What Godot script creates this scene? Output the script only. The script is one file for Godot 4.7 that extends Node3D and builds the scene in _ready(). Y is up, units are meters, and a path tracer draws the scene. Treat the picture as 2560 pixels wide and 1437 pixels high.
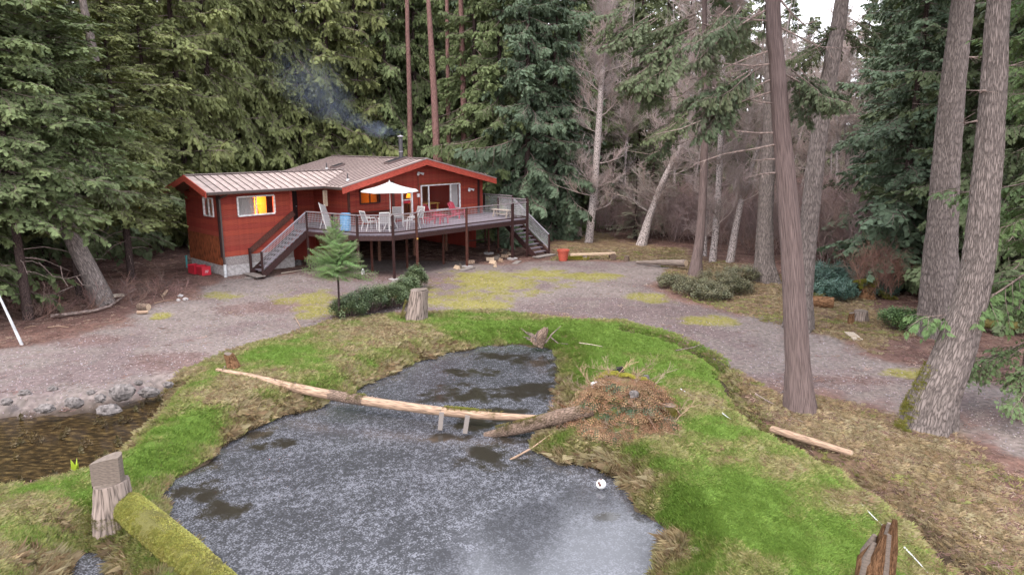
extends Node3D
# A red cedar cabin with a raised deck among tall conifers, a frozen pond in front.
const F := 1780.0
const TH := 0.20700
const CH := 7.0
const WATER := -0.46
const CREEK := -0.34
var rng := RandomNumberGenerator.new()
var used := {}
var M := {}
var nz := {}          # FastNoiseLite by name
var sdf := {}
const GX0 := -34.0
const GZ0 := -70.0
const GS := 0.32
const GNX := 214
const GNZ := 206

# ---------- pixels of the photograph to directions ----------
func ray(px: float, py: float) -> Vector3:
	var u := (px - 1280.0) / F
	var v := (718.5 - py) / F
	return Vector3(u, v * cos(TH) - sin(TH), -(v * sin(TH) + cos(TH)))
func G(px: float, py: float, y := 0.0) -> Vector3:
	var d := ray(px, py)
	return Vector3(0, CH, 0) + d * ((y - CH) / d.y)
func GT(px: float, py: float, above := 0.0) -> Vector3:
	var p := G(px, py, 0.0)
	for i in 6:
		p = G(px, py, H(p.x, p.z) + above)
	return p
func PZ(px: float, py: float, dist: float) -> Vector3:
	var d := ray(px, py)
	return Vector3(0, CH, 0) + d * (dist / -d.z)
func mpp(p: Vector3) -> float:            # metres per photo pixel at a point
	return ((CH - p.y) * sin(TH) + -p.z * cos(TH)) / F

# ---------- mesh builder ----------
class MB:
	var v := PackedVector3Array()
	var n := PackedVector3Array()
	var u := PackedVector2Array()
	var c := PackedColorArray()
	var ix := PackedInt32Array()
	var col := Color(1, 1, 1)
	func vert(p: Vector3, nn: Vector3, uv := Vector2.ZERO) -> int:
		v.append(p); n.append(nn); u.append(uv); c.append(col)
		return v.size() - 1
	func tri(a: Vector3, b: Vector3, d: Vector3) -> void:
		var nn := (d - a).cross(b - a).normalized()
		var i := v.size()
		for p in [a, b, d]:
			v.append(p); n.append(nn); u.append(Vector2(p.x + p.z, p.y)); c.append(col)
		ix.append(i); ix.append(i + 1); ix.append(i + 2)
	func quad(a: Vector3, b: Vector3, d: Vector3, e: Vector3) -> void:   # clockwise seen from the front
		var nn := (d - a).cross(b - a).normalized()
		var i := v.size()
		var w := a.distance_to(b)
		var h := b.distance_to(d)
		v.append(a); v.append(b); v.append(d); v.append(e)
		for k in 4:
			n.append(nn); c.append(col)
		u.append(Vector2(0, 0)); u.append(Vector2(w, 0)); u.append(Vector2(w, h)); u.append(Vector2(0, h))
		for k in [0, 1, 2, 0, 2, 3]:
			ix.append(i + k)
	func hexa(p: Array) -> void:           # eight corners: bottom 0-3 round, top 4-7 round
		var m := Vector3.ZERO
		for q in p: m += q / 8.0
		for f in [[0, 1, 2, 3], [4, 5, 6, 7], [0, 1, 5, 4], [1, 2, 6, 5], [2, 3, 7, 6], [3, 0, 4, 7]]:
			var a: Vector3 = p[f[0]]
			var b: Vector3 = p[f[1]]
			var d: Vector3 = p[f[2]]
			var e: Vector3 = p[f[3]]
			var nn := (d - a).cross(b - a)
			if nn.dot((a + b + d + e) * 0.25 - m) >= 0.0: quad(a, b, d, e)
			else: quad(a, e, d, b)
	func box(lo: Vector3, hi: Vector3) -> void:
		hexa([lo, Vector3(hi.x, lo.y, lo.z), Vector3(hi.x, lo.y, hi.z), Vector3(lo.x, lo.y, hi.z), Vector3(lo.x, hi.y, lo.z), Vector3(hi.x, hi.y, lo.z), hi, Vector3(lo.x, hi.y, hi.z)])
	func obox(t: Transform3D, s: Vector3) -> void:
		var p := []
		for y in [-0.5, 0.5]:
			for q in [[-0.5, -0.5], [0.5, -0.5], [0.5, 0.5], [-0.5, 0.5]]:
				p.append(t * (Vector3(q[0], y, q[1]) * s))
		hexa(p)
	func bar(a: Vector3, b: Vector3, w: float, h: float, up := Vector3.UP) -> void:   # beam from a to b
		var d := (b - a).normalized()
		var s := d.cross(up)
		if s.length() < 0.01: s = d.cross(Vector3.RIGHT)
		s = s.normalized() * w * 0.5
		var t := s.cross(d).normalized() * h * 0.5
		hexa([a - s - t, a + s - t, b + s - t, b - s - t, a - s + t, a + s + t, b + s + t, b - s + t])
	func extrude(prof: Array, a: Vector3, b: Vector3, side: Vector3) -> void:   # convex profile of (out, up) from a to b
		var k := prof.size()
		var pa := []
		var pb := []
		var m := Vector3.ZERO
		for q in prof:
			pa.append(a + side * q.x + Vector3.UP * q.y); pb.append(b + side * q.x + Vector3.UP * q.y)
			m += (pa[-1] + pb[-1]) / (2.0 * k)
		for i in k:
			var j := (i + 1) % k
			var nn: Vector3 = (pb[j] - pa[i]).cross(pa[j] - pa[i])
			if nn.dot((pa[i] + pb[j]) * 0.5 - m) >= 0.0: quad(pa[i], pa[j], pb[j], pb[i])
			else: quad(pa[i], pb[i], pb[j], pa[j])
		for e in [pa, pb]:
			var o: Vector3 = (e[0] + e[int(k / 2)]) * 0.5
			for i in range(1, k - 1):
				var nn: Vector3 = (e[i + 1] - e[0]).cross(e[i] - e[0])
				if nn.dot(o - m) >= 0.0: tri(e[0], e[i], e[i + 1])
				else: tri(e[0], e[i + 1], e[i])
	func tube(pts: Array, rad: Array, sides: int, cap := true, uvw := 1.0, bump = null) -> void:
		var k := pts.size()
		var up := Vector3.UP
		var d0: Vector3 = (pts[1] - pts[0]).normalized()
		if absf(d0.dot(up)) > 0.9: up = Vector3.RIGHT
		var s := d0.cross(up).normalized()
		var start := v.size()
		var vv := 0.0
		for i in k:
			var d: Vector3 = (pts[mini(i + 1, k - 1)] - pts[maxi(i - 1, 0)]).normalized()
			s = (s - d * s.dot(d)).normalized()
			var t := d.cross(s)
			if i > 0: vv += pts[i].distance_to(pts[i - 1])
			for j in sides + 1:
				var a := TAU * j / sides
				var o := s * cos(a) + t * sin(a)
				var r: float = rad[i]
				if bump != null: r = bump.call(pts[i] + o * r, a, vv, r)
				vert(pts[i] + o * r, o, Vector2(uvw * j / sides, vv))
		for i in k - 1:
			for j in sides:
				var a := start + i * (sides + 1) + j
				var b := a + sides + 1
				for q in [a, b, a + 1, b, b + 1, a + 1]: ix.append(q)
		if bump != null: smooth(start, k, sides)
		if cap:
			for e in [0, k - 1]:
				var d: Vector3 = (pts[1] - pts[0]).normalized() * -1.0 if e == 0 else (pts[k - 1] - pts[k - 2]).normalized()
				if rad[e] < 0.004: continue
				var ctr := vert(pts[e], d, Vector2(0.5, 0.5))
				var first := v.size()
				for j in sides + 1:
					vert(v[start + e * (sides + 1) + j], d, Vector2(0.5 + 0.5 * cos(TAU * j / sides), 0.5 + 0.5 * sin(TAU * j / sides)))
				for j in sides:
					if e == 0:
						for q in [ctr, first + j, first + j + 1]: ix.append(q)
					else:
						for q in [ctr, first + j + 1, first + j]: ix.append(q)
	func smooth(start: int, k: int, sides: int) -> void:
		for i in k:
			for j in sides + 1:
				var a := v[start + i * (sides + 1) + (j + 1 if j < sides else 1)] - v[start + i * (sides + 1) + (j - 1 if j > 0 else sides - 1)]
				var b := v[start + mini(i + 1, k - 1) * (sides + 1) + j] - v[start + maxi(i - 1, 0) * (sides + 1) + j]
				var q := a.cross(b).normalized()
				if q.dot(n[start + i * (sides + 1) + j]) < 0.0: q = -q
				n[start + i * (sides + 1) + j] = q
	func lathe(prof: Array, sides: int, at := Vector3.ZERO) -> void:     # prof of (radius, y)
		for i in prof.size() - 1:
			for j in sides:
				var a := TAU * j / sides
				var b := TAU * (j + 1) / sides
				var p: Vector2 = prof[i]
				var q: Vector2 = prof[i + 1]
				var w := at + Vector3(cos(a) * p.x, p.y, sin(a) * p.x)
				var x := at + Vector3(cos(b) * p.x, p.y, sin(b) * p.x)
				var y := at + Vector3(cos(b) * q.x, q.y, sin(b) * q.x)
				var z := at + Vector3(cos(a) * q.x, q.y, sin(a) * q.x)
				if p.x < 0.001: tri(w, z, y)
				elif q.x < 0.001: tri(w, z, x)
				else: quad(w, z, y, x)
	func leaf(base: Vector3, tip: Vector3, side: Vector3, w: float) -> void:   # a flat pointed leaf of two faces
		var m := base.lerp(tip, 0.45)
		tri(base, m - side * w, tip)
		tri(base, tip, m + side * w)
	func commit(mat: Material, onto: ArrayMesh = null) -> ArrayMesh:
		var am := onto if onto else ArrayMesh.new()
		if v.is_empty(): return am
		var a := []
		a.resize(Mesh.ARRAY_MAX)
		a[Mesh.ARRAY_VERTEX] = v; a[Mesh.ARRAY_NORMAL] = n; a[Mesh.ARRAY_TEX_UV] = u; a[Mesh.ARRAY_COLOR] = c; a[Mesh.ARRAY_INDEX] = ix
		am.add_surface_from_arrays(Mesh.PRIMITIVE_TRIANGLES, a)
		am.surface_set_material(am.get_surface_count() - 1, mat)
		return am

class Scatter:                                # rows of a MultiMesh
	var buf := PackedFloat32Array()
	var count := 0
	func add(t: Transform3D, c: Color) -> void:
		var b := t.basis
		var o := t.origin
		buf.append_array(PackedFloat32Array([b.x.x, b.y.x, b.z.x, o.x, b.x.y, b.y.y, b.z.y, o.y, b.x.z, b.y.z, b.z.z, o.z, c.r, c.g, c.b, 1.0]))
		count += 1
	func node(called: String, mesh: Mesh) -> MultiMeshInstance3D:
		var mm := MultiMesh.new()
		mm.transform_format = MultiMesh.TRANSFORM_3D
		mm.use_colors = true
		mm.mesh = mesh
		mm.instance_count = count
		mm.buffer = buf
		var o := MultiMeshInstance3D.new()
		o.multimesh = mm
		o.name = called
		o.set_meta("kind", "stuff")
		return o

# ---------- things, parts, setting ----------
func numbered(called: String) -> String:
	var k: int = used.get(called, 0)
	used[called] = k + 1
	return called if k == 0 else "%s_%03d" % [called, k]
func tag(o: Node3D, label: String, category: String, group := "") -> Node3D:
	o.set_meta("label", label); o.set_meta("category", category)
	if group: o.set_meta("group", group)
	return o
func thing(called: String, label: String, category: String, at := Vector3.ZERO, turn := 0.0, group := "") -> Node3D:
	var o := Node3D.new()
	o.name = numbered(called)
	add_child(o)
	o.position = at
	o.rotation.y = turn
	return tag(o, label, category, group)
func single(called: String, mb: MB, mat: Material, label: String, category: String, at := Vector3.ZERO, turn := 0.0, group := "") -> MeshInstance3D:
	var o := MeshInstance3D.new()
	o.name = numbered(called)
	o.mesh = mb.commit(mat)
	add_child(o)
	o.position = at
	o.rotation.y = turn
	tag(o, label, category, group)
	return o
func part(parent: Node3D, called: String, mb: MB, mat: Material) -> MeshInstance3D:
	var o := MeshInstance3D.new()
	o.name = called
	o.mesh = mb.commit(mat)
	parent.add_child(o, true)
	return o
func holder(parent: Node3D, called: String) -> Node3D:
	var o := Node3D.new()
	o.name = called
	parent.add_child(o, true)
	return o
func structure(called: String, mb: MB, mat: Material) -> MeshInstance3D:
	var o := MeshInstance3D.new()
	o.name = numbered(called)
	o.mesh = mb.commit(mat)
	add_child(o)
	o.set_meta("kind", "structure")
	return o
func stuff(s: Scatter, called: String, mesh: Mesh, label: String, category: String) -> void:
	var o := s.node(numbered(called), mesh)
	add_child(o)
	tag(o, label, category)
	o.set_meta("kind", "stuff")
func copy(o: Node3D, at: Vector3, turn: float, label := "") -> Node3D:
	var base: String = o.name
	if base.length() > 4 and base[-4] == "_": base = base.substr(0, base.length() - 4)
	var r: Node3D = o.duplicate()
	r.name = numbered(base)
	add_child(r)
	r.position = at
	r.rotation.y = turn
	if label: r.set_meta("label", label)
	return r
func bx(lo: Vector3, hi: Vector3) -> MB:
	var m := MB.new()
	m.box(lo, hi)
	return m
func beam(a: Vector3, b: Vector3, w: float, h: float, up := Vector3.UP) -> MB:
	var m := MB.new()
	m.bar(a, b, w, h, up)
	return m
func pipe(a: Vector3, b: Vector3, r: float, sides := 8) -> MB:
	var m := MB.new()
	m.tube([a, b], [r, r], sides)
	return m

# ---------- materials ----------
func noise(called: String, freq: float, type := FastNoiseLite.TYPE_SIMPLEX_SMOOTH, oct := 4, s := 1, frac := FastNoiseLite.FRACTAL_FBM) -> FastNoiseLite:
	var f := FastNoiseLite.new()
	f.noise_type = type
	f.frequency = freq
	f.fractal_type = frac
	f.fractal_octaves = oct
	f.seed = s
	nz[called] = f
	return f
func ntex(f: FastNoiseLite, size: int, stops: Array, w := 0) -> NoiseTexture2D:
	var t := NoiseTexture2D.new()
	t.width = w if w else size
	t.height = size
	t.seamless = true
	t.noise = f
	var g := Gradient.new()
	var off := PackedFloat32Array()
	var cs := PackedColorArray()
	for s in stops:
		off.append(s[0]); cs.append(s[1])
	g.offsets = off
	g.colors = cs
	t.color_ramp = g
	return t
func gr(x: float, b := 1.0) -> Color: return Color(x, x * b, x * b * b)
func mat(key: String, c: Color, rough := 0.85, tex: Texture2D = null, scale := Vector3.ONE, bump: Texture2D = null, bs := 1.0, spec := 0.5) -> StandardMaterial3D:
	var m := StandardMaterial3D.new()
	m.resource_name = key
	m.albedo_color = c.linear_to_srgb()
	m.roughness = rough
	m.metallic_specular = spec
	m.cull_mode = BaseMaterial3D.CULL_DISABLED
	if tex or bump:
		m.albedo_texture = tex
		m.uv1_scale = scale
		m.uv1_triplanar = true
		if bump:
			m.heightmap_enabled = true
			m.heightmap_texture = bump
			m.heightmap_scale = bs
	M[key] = m
	return m
func with_uv(m: StandardMaterial3D) -> StandardMaterial3D:
	m.uv1_triplanar = false
	return m
func leafy(key: String, c: Color, rough := 0.7, back := 0.55) -> StandardMaterial3D:
	var m := mat(key, c, rough, null, Vector3.ONE, null, 1.0, 0.35)
	m.vertex_color_use_as_albedo = true
	m.backlight_enabled = true
	m.backlight = Color(back, back, back * 0.7)
	m.cull_mode = BaseMaterial3D.CULL_DISABLED
	return m
func rc(c: Color, s := 0.2) -> Color:        # a colour a little off
	var k := 1.0 + rng.randf_range(-s, s)
	return Color(c.r * k * (1.0 + rng.randf_range(-s, s) * 0.3), c.g * k, c.b * k * (1.0 + rng.randf_range(-s, s) * 0.3))
func rr(a: float, b: float) -> float: return rng.randf_range(a, b)

func make_materials() -> void:
	var fine := noise("fine", 0.09, FastNoiseLite.TYPE_SIMPLEX_SMOOTH, 5, 3)
	var grain := noise("grain", 0.02, FastNoiseLite.TYPE_SIMPLEX_SMOOTH, 5, 5)
	var ridge := noise("ridge", 0.025, FastNoiseLite.TYPE_SIMPLEX_SMOOTH, 4, 7, FastNoiseLite.FRACTAL_RIDGED)
	var cell := noise("cell", 0.06, FastNoiseLite.TYPE_CELLULAR, 2, 9)
	var tfine := ntex(fine, 512, [[0.0, gr(0.55)], [1.0, gr(1.0)]])
	var tgrain := ntex(grain, 512, [[0.15, gr(0.6)], [0.5, gr(0.85)], [0.9, gr(1.0)]])
	var tridge := ntex(ridge, 512, [[0.1, gr(1.0)], [0.55, gr(0.88)], [0.9, gr(0.5)]])
	var tridgeh := ntex(ridge, 512, [[0.0, gr(1.0)], [1.0, gr(0.0)]])
	var tcell := ntex(cell, 512, [[0.1, gr(0.5)], [0.6, gr(1.0)]])
	var tpatch := ntex(noise("patch", 0.008, FastNoiseLite.TYPE_SIMPLEX_SMOOTH, 5, 21), 512, [[0.3, gr(0.62)], [0.5, gr(0.85)], [0.7, gr(1.0)]])
	M.tfine = tfine
	var tsoft := ntex(nz.patch, 512, [[0.3, gr(0.86)], [0.5, gr(0.95)], [0.7, gr(1.0)]])
	# painted boards: four tones, grain along the board
	var reds := [Color(0.40, 0.066, 0.042), Color(0.36, 0.056, 0.038), Color(0.45, 0.08, 0.046), Color(0.38, 0.072, 0.046)]
	for i in 4: mat("siding%d" % i, reds[i], 0.7, tgrain, Vector3(0.5, 9.0, 0.5), tgrain, 0.5, 0.35)
	mat("plywood", Color(0.30, 0.085, 0.035), 0.75, tgrain, Vector3(0.6, 0.25, 0.6), tfine, 0.2, 0.3)
	mat("fascia", Color(0.50, 0.085, 0.055), 0.6, tgrain, Vector3(0.4, 4, 0.4), tfine, 0.2, 0.35)
	mat("brown", Color(0.052, 0.021, 0.019), 0.65, tgrain, Vector3(2, 0.4, 2), tfine, 0.2, 0.4)
	mat("brownlight", Color(0.12, 0.045, 0.032), 0.7, tgrain, Vector3(2, 0.4, 2), tfine, 0.2, 0.35)
	mat("under", Color(0.26, 0.12, 0.075), 0.85, tgrain)
	mat("deck0", Color(0.235, 0.195, 0.225), 0.55, tgrain, Vector3(0.4, 4, 6), tfine, 0.3, 0.5)
	mat("deck1", Color(0.205, 0.17, 0.20), 0.55, tgrain, Vector3(0.4, 4, 6), tfine, 0.3, 0.5)
	mat("deck2", Color(0.26, 0.215, 0.245), 0.5, tgrain, Vector3(0.4, 4, 6), tfine, 0.3, 0.5)
	for i in 3: mat("roof%d" % i, [Color(0.47, 0.375, 0.34), Color(0.44, 0.35, 0.32), Color(0.50, 0.395, 0.36)][i], 0.38, tsoft, Vector3(0.5, 0.5, 0.5), tsoft, 0.2, 0.5)
	mat("seam", Color(0.12, 0.085, 0.08), 0.5)
	mat("trim", Color(0.23, 0.18, 0.17), 0.45)
	mat("gutter", Color(0.07, 0.05, 0.045), 0.4)
	mat("white", Color(0.78, 0.77, 0.76), 0.5, tsoft, Vector3(1, 1, 1))
	mat("pvc", Color(0.62, 0.62, 0.62), 0.4, tsoft, Vector3(1, 1, 1))
	mat("chairwhite", Color(0.66, 0.63, 0.60), 0.5)
	var sling := mat("sling", Color(0.50, 0.46, 0.45), 0.8, tcell, Vector3(12, 12, 12))
	sling.backlight_enabled = true
	sling.backlight = Color(0.5, 0.5, 0.5)
	var canvas := mat("canvas", Color(0.66, 0.65, 0.63), 0.9, tsoft, Vector3(0.7, 0.7, 0.7), tfine, 0.1)
	canvas.backlight_enabled = true
	canvas.backlight = Color(0.7, 0.7, 0.68)
	mat("redpaint", Color(0.42, 0.045, 0.075), 0.55, tsoft, Vector3(3, 3, 3))
	mat("redplastic", Color(0.45, 0.02, 0.035), 0.35)
	mat("terracotta", Color(0.46, 0.085, 0.05), 0.6, tsoft, Vector3(3, 3, 3))
	mat("blueplastic", Color(0.10, 0.30, 0.52), 0.4, tsoft, Vector3(2, 2, 2))
	mat("teal", Color(0.05, 0.22, 0.22), 0.4)
	mat("steel", Color(0.33, 0.31, 0.33), 0.4)
	mat("wire", Color(0.45, 0.43, 0.45), 0.4)
	mat("black", Color(0.018, 0.018, 0.02), 0.5)
	mat("stove", Color(0.06, 0.055, 0.06), 0.4)
	mat("concrete", Color(0.42, 0.385, 0.37), 0.9, tsoft, Vector3(1.2, 1.2, 1.2), tfine, 0.4, 0.3)
	mat("concretedark", Color(0.29, 0.25, 0.235), 0.9, tsoft, Vector3(2.2, 2.2, 2.2), tfine, 0.8, 0.3)
	mat("interior", Color(0.36, 0.22, 0.11), 0.8, tgrain, Vector3(1, 5, 1))
	mat("interiorwhite", Color(0.6, 0.5, 0.36), 0.8)
	mat("paleblind", Color(0.36, 0.34, 0.33), 0.8)
	var gl := mat("glass", Color(1, 1, 1), 0.03)
	gl.albedo_color = Color(0.3, 0.32, 0.32, 0.03)
	gl.transparency = BaseMaterial3D.TRANSPARENCY_ALPHA
	gl.metallic_specular = 0.32
	# bark and wood
	var plates := noise("plates", 0.028, FastNoiseLite.TYPE_CELLULAR, 2, 33)
	plates.cellular_return_type = FastNoiseLite.RETURN_DISTANCE2_SUB
	plates.cellular_jitter = 1.1
	plates.domain_warp_enabled = true
	plates.domain_warp_amplitude = 22.0
	plates.domain_warp_frequency = 0.03
	var tplate := ntex(plates, 512, [[0.0, gr(0.6)], [0.22, gr(0.82)], [0.5, gr(0.94)], [1.0, gr(1.0)]])
	var tplateh := ntex(plates, 512, [[0.0, gr(0.0)], [0.35, gr(0.75)], [1.0, gr(1.0)]])
	with_uv(mat("barkfir", Color(0.255, 0.21, 0.19), 0.95, tplate, Vector3(0.9, 0.26, 1), tplateh, 3.0, 0.2))
	with_uv(mat("barkcedar", Color(0.245, 0.18, 0.165), 0.95, tridge, Vector3(2, 0.06, 1), tridgeh, 1.6, 0.2))
	with_uv(mat("barksnag", Color(0.30, 0.17, 0.15), 0.95, tridge, Vector3(1, 0.15, 1), tridgeh, 1.5, 0.2))
	with_uv(mat("barkdark", Color(0.095, 0.066, 0.06), 0.95, tridge, Vector3(1, 0.3, 1), tridgeh, 2.0, 0.2))
	var talder := ntex(noise("alder", 0.02, FastNoiseLite.TYPE_SIMPLEX_SMOOTH, 4, 31), 512, [[0.25, gr(0.55)], [0.42, gr(0.8)], [0.6, gr(0.95)], [0.8, gr(1.0)]])
	with_uv(mat("barkalder", Color(0.47, 0.40, 0.375), 0.9, talder, Vector3(1, 0.55, 1), tfine, 0.6, 0.3))
	mat("twig", Color(0.42, 0.34, 0.31), 0.9)
	mat("deadlimb", Color(0.29, 0.215, 0.185), 0.9, tpatch, Vector3(2, 2, 2))
	mat("brush", Color(0.17, 0.105, 0.10), 0.9)
	with_uv(mat("peeled", Color(0.46, 0.31, 0.215), 0.75, tgrain, Vector3(1.5, 0.25, 1), tgrain, 0.8, 0.3))
	with_uv(mat("greywood", Color(0.33, 0.26, 0.22), 0.9, tridge, Vector3(1.6, 0.07, 1), tridgeh, 1.0, 0.25))
	with_uv(mat("barklog", Color(0.24, 0.17, 0.13), 0.95, tridge, Vector3(1, 0.5, 1), tridgeh, 2.0, 0.2))
	with_uv(mat("rotten", Color(0.26, 0.14, 0.075), 0.95, tgrain, Vector3(1.4, 0.5, 1), tridgeh, 4.0, 0.15))
	mat("cutwood", Color(0.175, 0.14, 0.115), 0.85, tsoft, Vector3(2, 9, 2), tgrain, 0.4, 0.25)
	mat("cutpale", Color(0.50, 0.37, 0.26), 0.85, tsoft, Vector3(3, 3, 3), tgrain, 0.3, 0.25)
	mat("plank", Color(0.56, 0.46, 0.36), 0.85, tgrain, Vector3(2, 2, 2), tgrain, 0.4, 0.25)
	mat("mossy", Color(0.22, 0.205, 0.075), 1.0, tcell, Vector3(5, 5, 5), tcell, 2.5, 0.1)
	mat("mossbrown", Color(0.20, 0.165, 0.06), 1.0, tcell, Vector3(4, 4, 4), tcell, 2.5, 0.1)
	mat("rock", Color(0.20, 0.175, 0.165), 0.9, tpatch, Vector3(1.5, 1.5, 1.5), tfine, 1.2, 0.3)
	leafy("cedar", Color(1, 1, 1), 0.7, 0.6)
	leafy("blade", Color(1, 1, 1), 0.7, 0.6)
	leafy("shrub", Color(1, 1, 1), 0.45, 0.35)
	var lt := mat("litter", Color(1, 1, 1), 0.9)
	lt.vertex_color_use_as_albedo = true

# ---------- terrain ----------
func poly(px: Array, y := 0.0) -> PackedVector2Array:
	var r := PackedVector2Array()
	for q in px:
		var p := G(q[0], q[1], y)
		r.append(Vector2(p.x, p.z))
	return r
func make_sdf(called: String, pg: PackedVector2Array, closed := true) -> void:
	var a := PackedFloat32Array()
	a.resize(GNX * GNZ)
	a.fill(6.0)
	var lo := pg[0]
	var hi := pg[0]
	for q in pg:
		lo = lo.min(q); hi = hi.max(q)
	var n := pg.size()
	for j in GNZ:
		var z := GZ0 + j * GS
		if z < lo.y - 4.0 or z > hi.y + 4.0: continue
		for i in GNX:
			var x := GX0 + i * GS
			if x < lo.x - 4.0 or x > hi.x + 4.0: continue
			var p := Vector2(x, z)
			var best := 1e9
			for k in (n if closed else n - 1):
				var q := Geometry2D.get_closest_point_to_segment(p, pg[k], pg[(k + 1) % n])
				best = minf(best, p.distance_squared_to(q))
			best = sqrt(best)
			a[j * GNX + i] = -best if closed and Geometry2D.is_point_in_polygon(p, pg) else best
	sdf[called] = a
func sd(called: String, x: float, z: float) -> float:
	var a: PackedFloat32Array = sdf[called]
	var u := clampf((x - GX0) / GS, 0.0, GNX - 1.01)
	var w := clampf((z - GZ0) / GS, 0.0, GNZ - 1.01)
	var i := int(u)
	var j := int(w)
	u -= i; w -= j
	var k := j * GNX + i
	return lerpf(lerpf(a[k], a[k + 1], u), lerpf(a[k + GNX], a[k + GNX + 1], u), w)

const POND := [[1215, 866], [1120, 884], [1050, 905], [960, 945], [880, 985], [800, 1020], [730, 1035], [700, 1045], [640, 1072], [590, 1095], [545, 1130], [500, 1165], [440, 1205], [405, 1240], [412, 1290], [450, 1350], [510, 1437], [620, 1560], [900, 1640], [1300, 1640], [1560, 1520], [1630, 1450], [1668, 1390], [1660, 1340], [1640, 1300], [1590, 1268], [1572, 1235], [1530, 1185], [1470, 1168], [1400, 1155], [1345, 1142], [1332, 1120], [1352, 1090], [1388, 1060], [1402, 1030], [1396, 990], [1402, 940], [1397, 900], [1372, 872], [1300, 862]]
const CREEKP := [[-260, 1090], [0, 1048], [110, 1040], [250, 1032], [330, 1012], [395, 985], [430, 985], [415, 1010], [380, 1060], [335, 1105], [300, 1150], [200, 1190], [100, 1212], [0, 1235], [-260, 1290]]
const COVE := [[170, 1437], [190, 1395], [235, 1378], [262, 1400], [272, 1437], [300, 1560], [150, 1560]]
const GRASS := [[850, 808], [1000, 793], [1100, 788], [1250, 786], [1330, 798], [1420, 810], [1550, 812], [1640, 832], [1720, 868], [1790, 908], [1815, 950], [1832, 1000], [1890, 1050], [1935, 1095], [2040, 1160], [2150, 1235], [2240, 1320], [2300, 1437], [2400, 1700], [-300, 1700], [-300, 1330], [0, 1245], [200, 1200], [310, 1150], [345, 1105], [390, 1050], [420, 990], [440, 968], [480, 940], [560, 905], [640, 872], [740, 846]]
const GRAVEL := [[-400, 905], [-200, 900], [0, 880], [90, 868], [200, 838], [320, 800], [400, 772], [480, 748], [560, 705], [640, 690], [760, 690], [800, 655], [900, 645], [1100, 650], [1200, 660], [1400, 650], [1500, 648], [1610, 652], [1665, 672], [1650, 715], [1670, 740], [1750, 757], [1850, 790], [1960, 825], [2100, 850], [2200, 905], [2350, 940], [2560, 985], [2900, 1090], [2900, 1230], [2560, 1150], [2450, 1090], [2330, 1040], [2200, 1010], [2060, 985], [1950, 985], [1880, 950], [1800, 895], [1700, 848], [1600, 815], [1500, 802], [1400, 800], [1280, 778], [1100, 782], [1000, 790], [850, 812], [740, 850], [640, 876], [560, 910], [480, 945], [430, 980], [390, 975], [250, 1000], [110, 1020], [0, 1025], [-400, 1060]]
const DRY := [[1395, 655], [1400, 590], [1480, 580], [1700, 625], [1720, 660], [1800, 650], [1900, 690], [2000, 690], [2150, 730], [2240, 830], [2180, 880], [2060, 845], [1900, 800], [1740, 752], [1650, 712], [1660, 668], [1600, 648]]
const FIELD := [[1830, 905], [1930, 965], [2060, 1000], [2230, 1050], [2330, 1060], [2400, 1130], [2470, 1200], [2560, 1330], [2700, 1600], [2350, 1650], [2300, 1437], [2230, 1310], [2150, 1230], [2040, 1155], [1935, 1090], [1880, 1040], [1835, 1000], [1815, 950], [1740, 872], [1600, 822], [1640, 815], [1740, 860]]
const DITCH := [[1560, 820], [1700, 858], [1800, 915], [1822, 960], [1850, 1015], [1915, 1062], [2010, 1110], [2130, 1165], [2220, 1235], [2330, 1325], [2420, 1410], [2520, 1500]]

func H(x: float, z: float) -> float:
	var h = nz.hills.get_noise_2d(x, z) * 0.16
	h += 0.22 * smoothstep(-9.0, -13.5, x) * smoothstep(-27.0, -30.0, z) * smoothstep(-52.0, -40.0, z)
	h += smoothstep(-52.0, -110.0, z) * 3.5 + smoothstep(18.0, 60.0, absf(x)) * 1.6
	if x < GX0 or z < GZ0 or z > GZ0 + GS * (GNZ - 1) or x > GX0 + GS * (GNX - 1): return h
	var gv := smoothstep(1.0, -1.5, sd("gravel", x, z))
	h = lerpf(h, h * 0.35, gv)
	var pd := minf(sd("pond", x, z), sd("cove", x, z))
	var lump: float = nz.bumps.get_noise_2d(x, z)
	if pd < 4.0:
		var e := pd + lump * 0.22
		if e > 0.0: h = lerpf(WATER, h + 0.06 * smoothstep(1.0, 2.5, e) * smoothstep(5.0, 2.5, e), smoothstep(-0.25, 1.25, e))
		else: h = WATER + 0.012 + maxf(-0.7, e * 0.6) + -0.02
	var cd := sd("creek", x, z) + lump * 0.3
	if cd < 2.0:
		if cd > 0.0: h = lerpf(CREEK - 0.05, h, smoothstep(-0.2, 0.9, cd))
		else: h = minf(h, CREEK - 0.03 + maxf(-0.4, cd * 0.4))
	var dd := sd("ditch", x, z) + lump * 0.15
	if dd < 1.0: h -= 0.36 * smoothstep(0.5, 0.05, dd)
	var m: Vector3 = spots.mound
	var r := Vector2(x - m.x, (z - m.z) * 1.05).length()
	if r < 2.2: h += 0.95 * smoothstep(1.45, 0.3, r + lump * 0.5)
	h += lump * 0.05 * (1.0 - gv * 0.7)
	return h
var spots := {}

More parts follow.
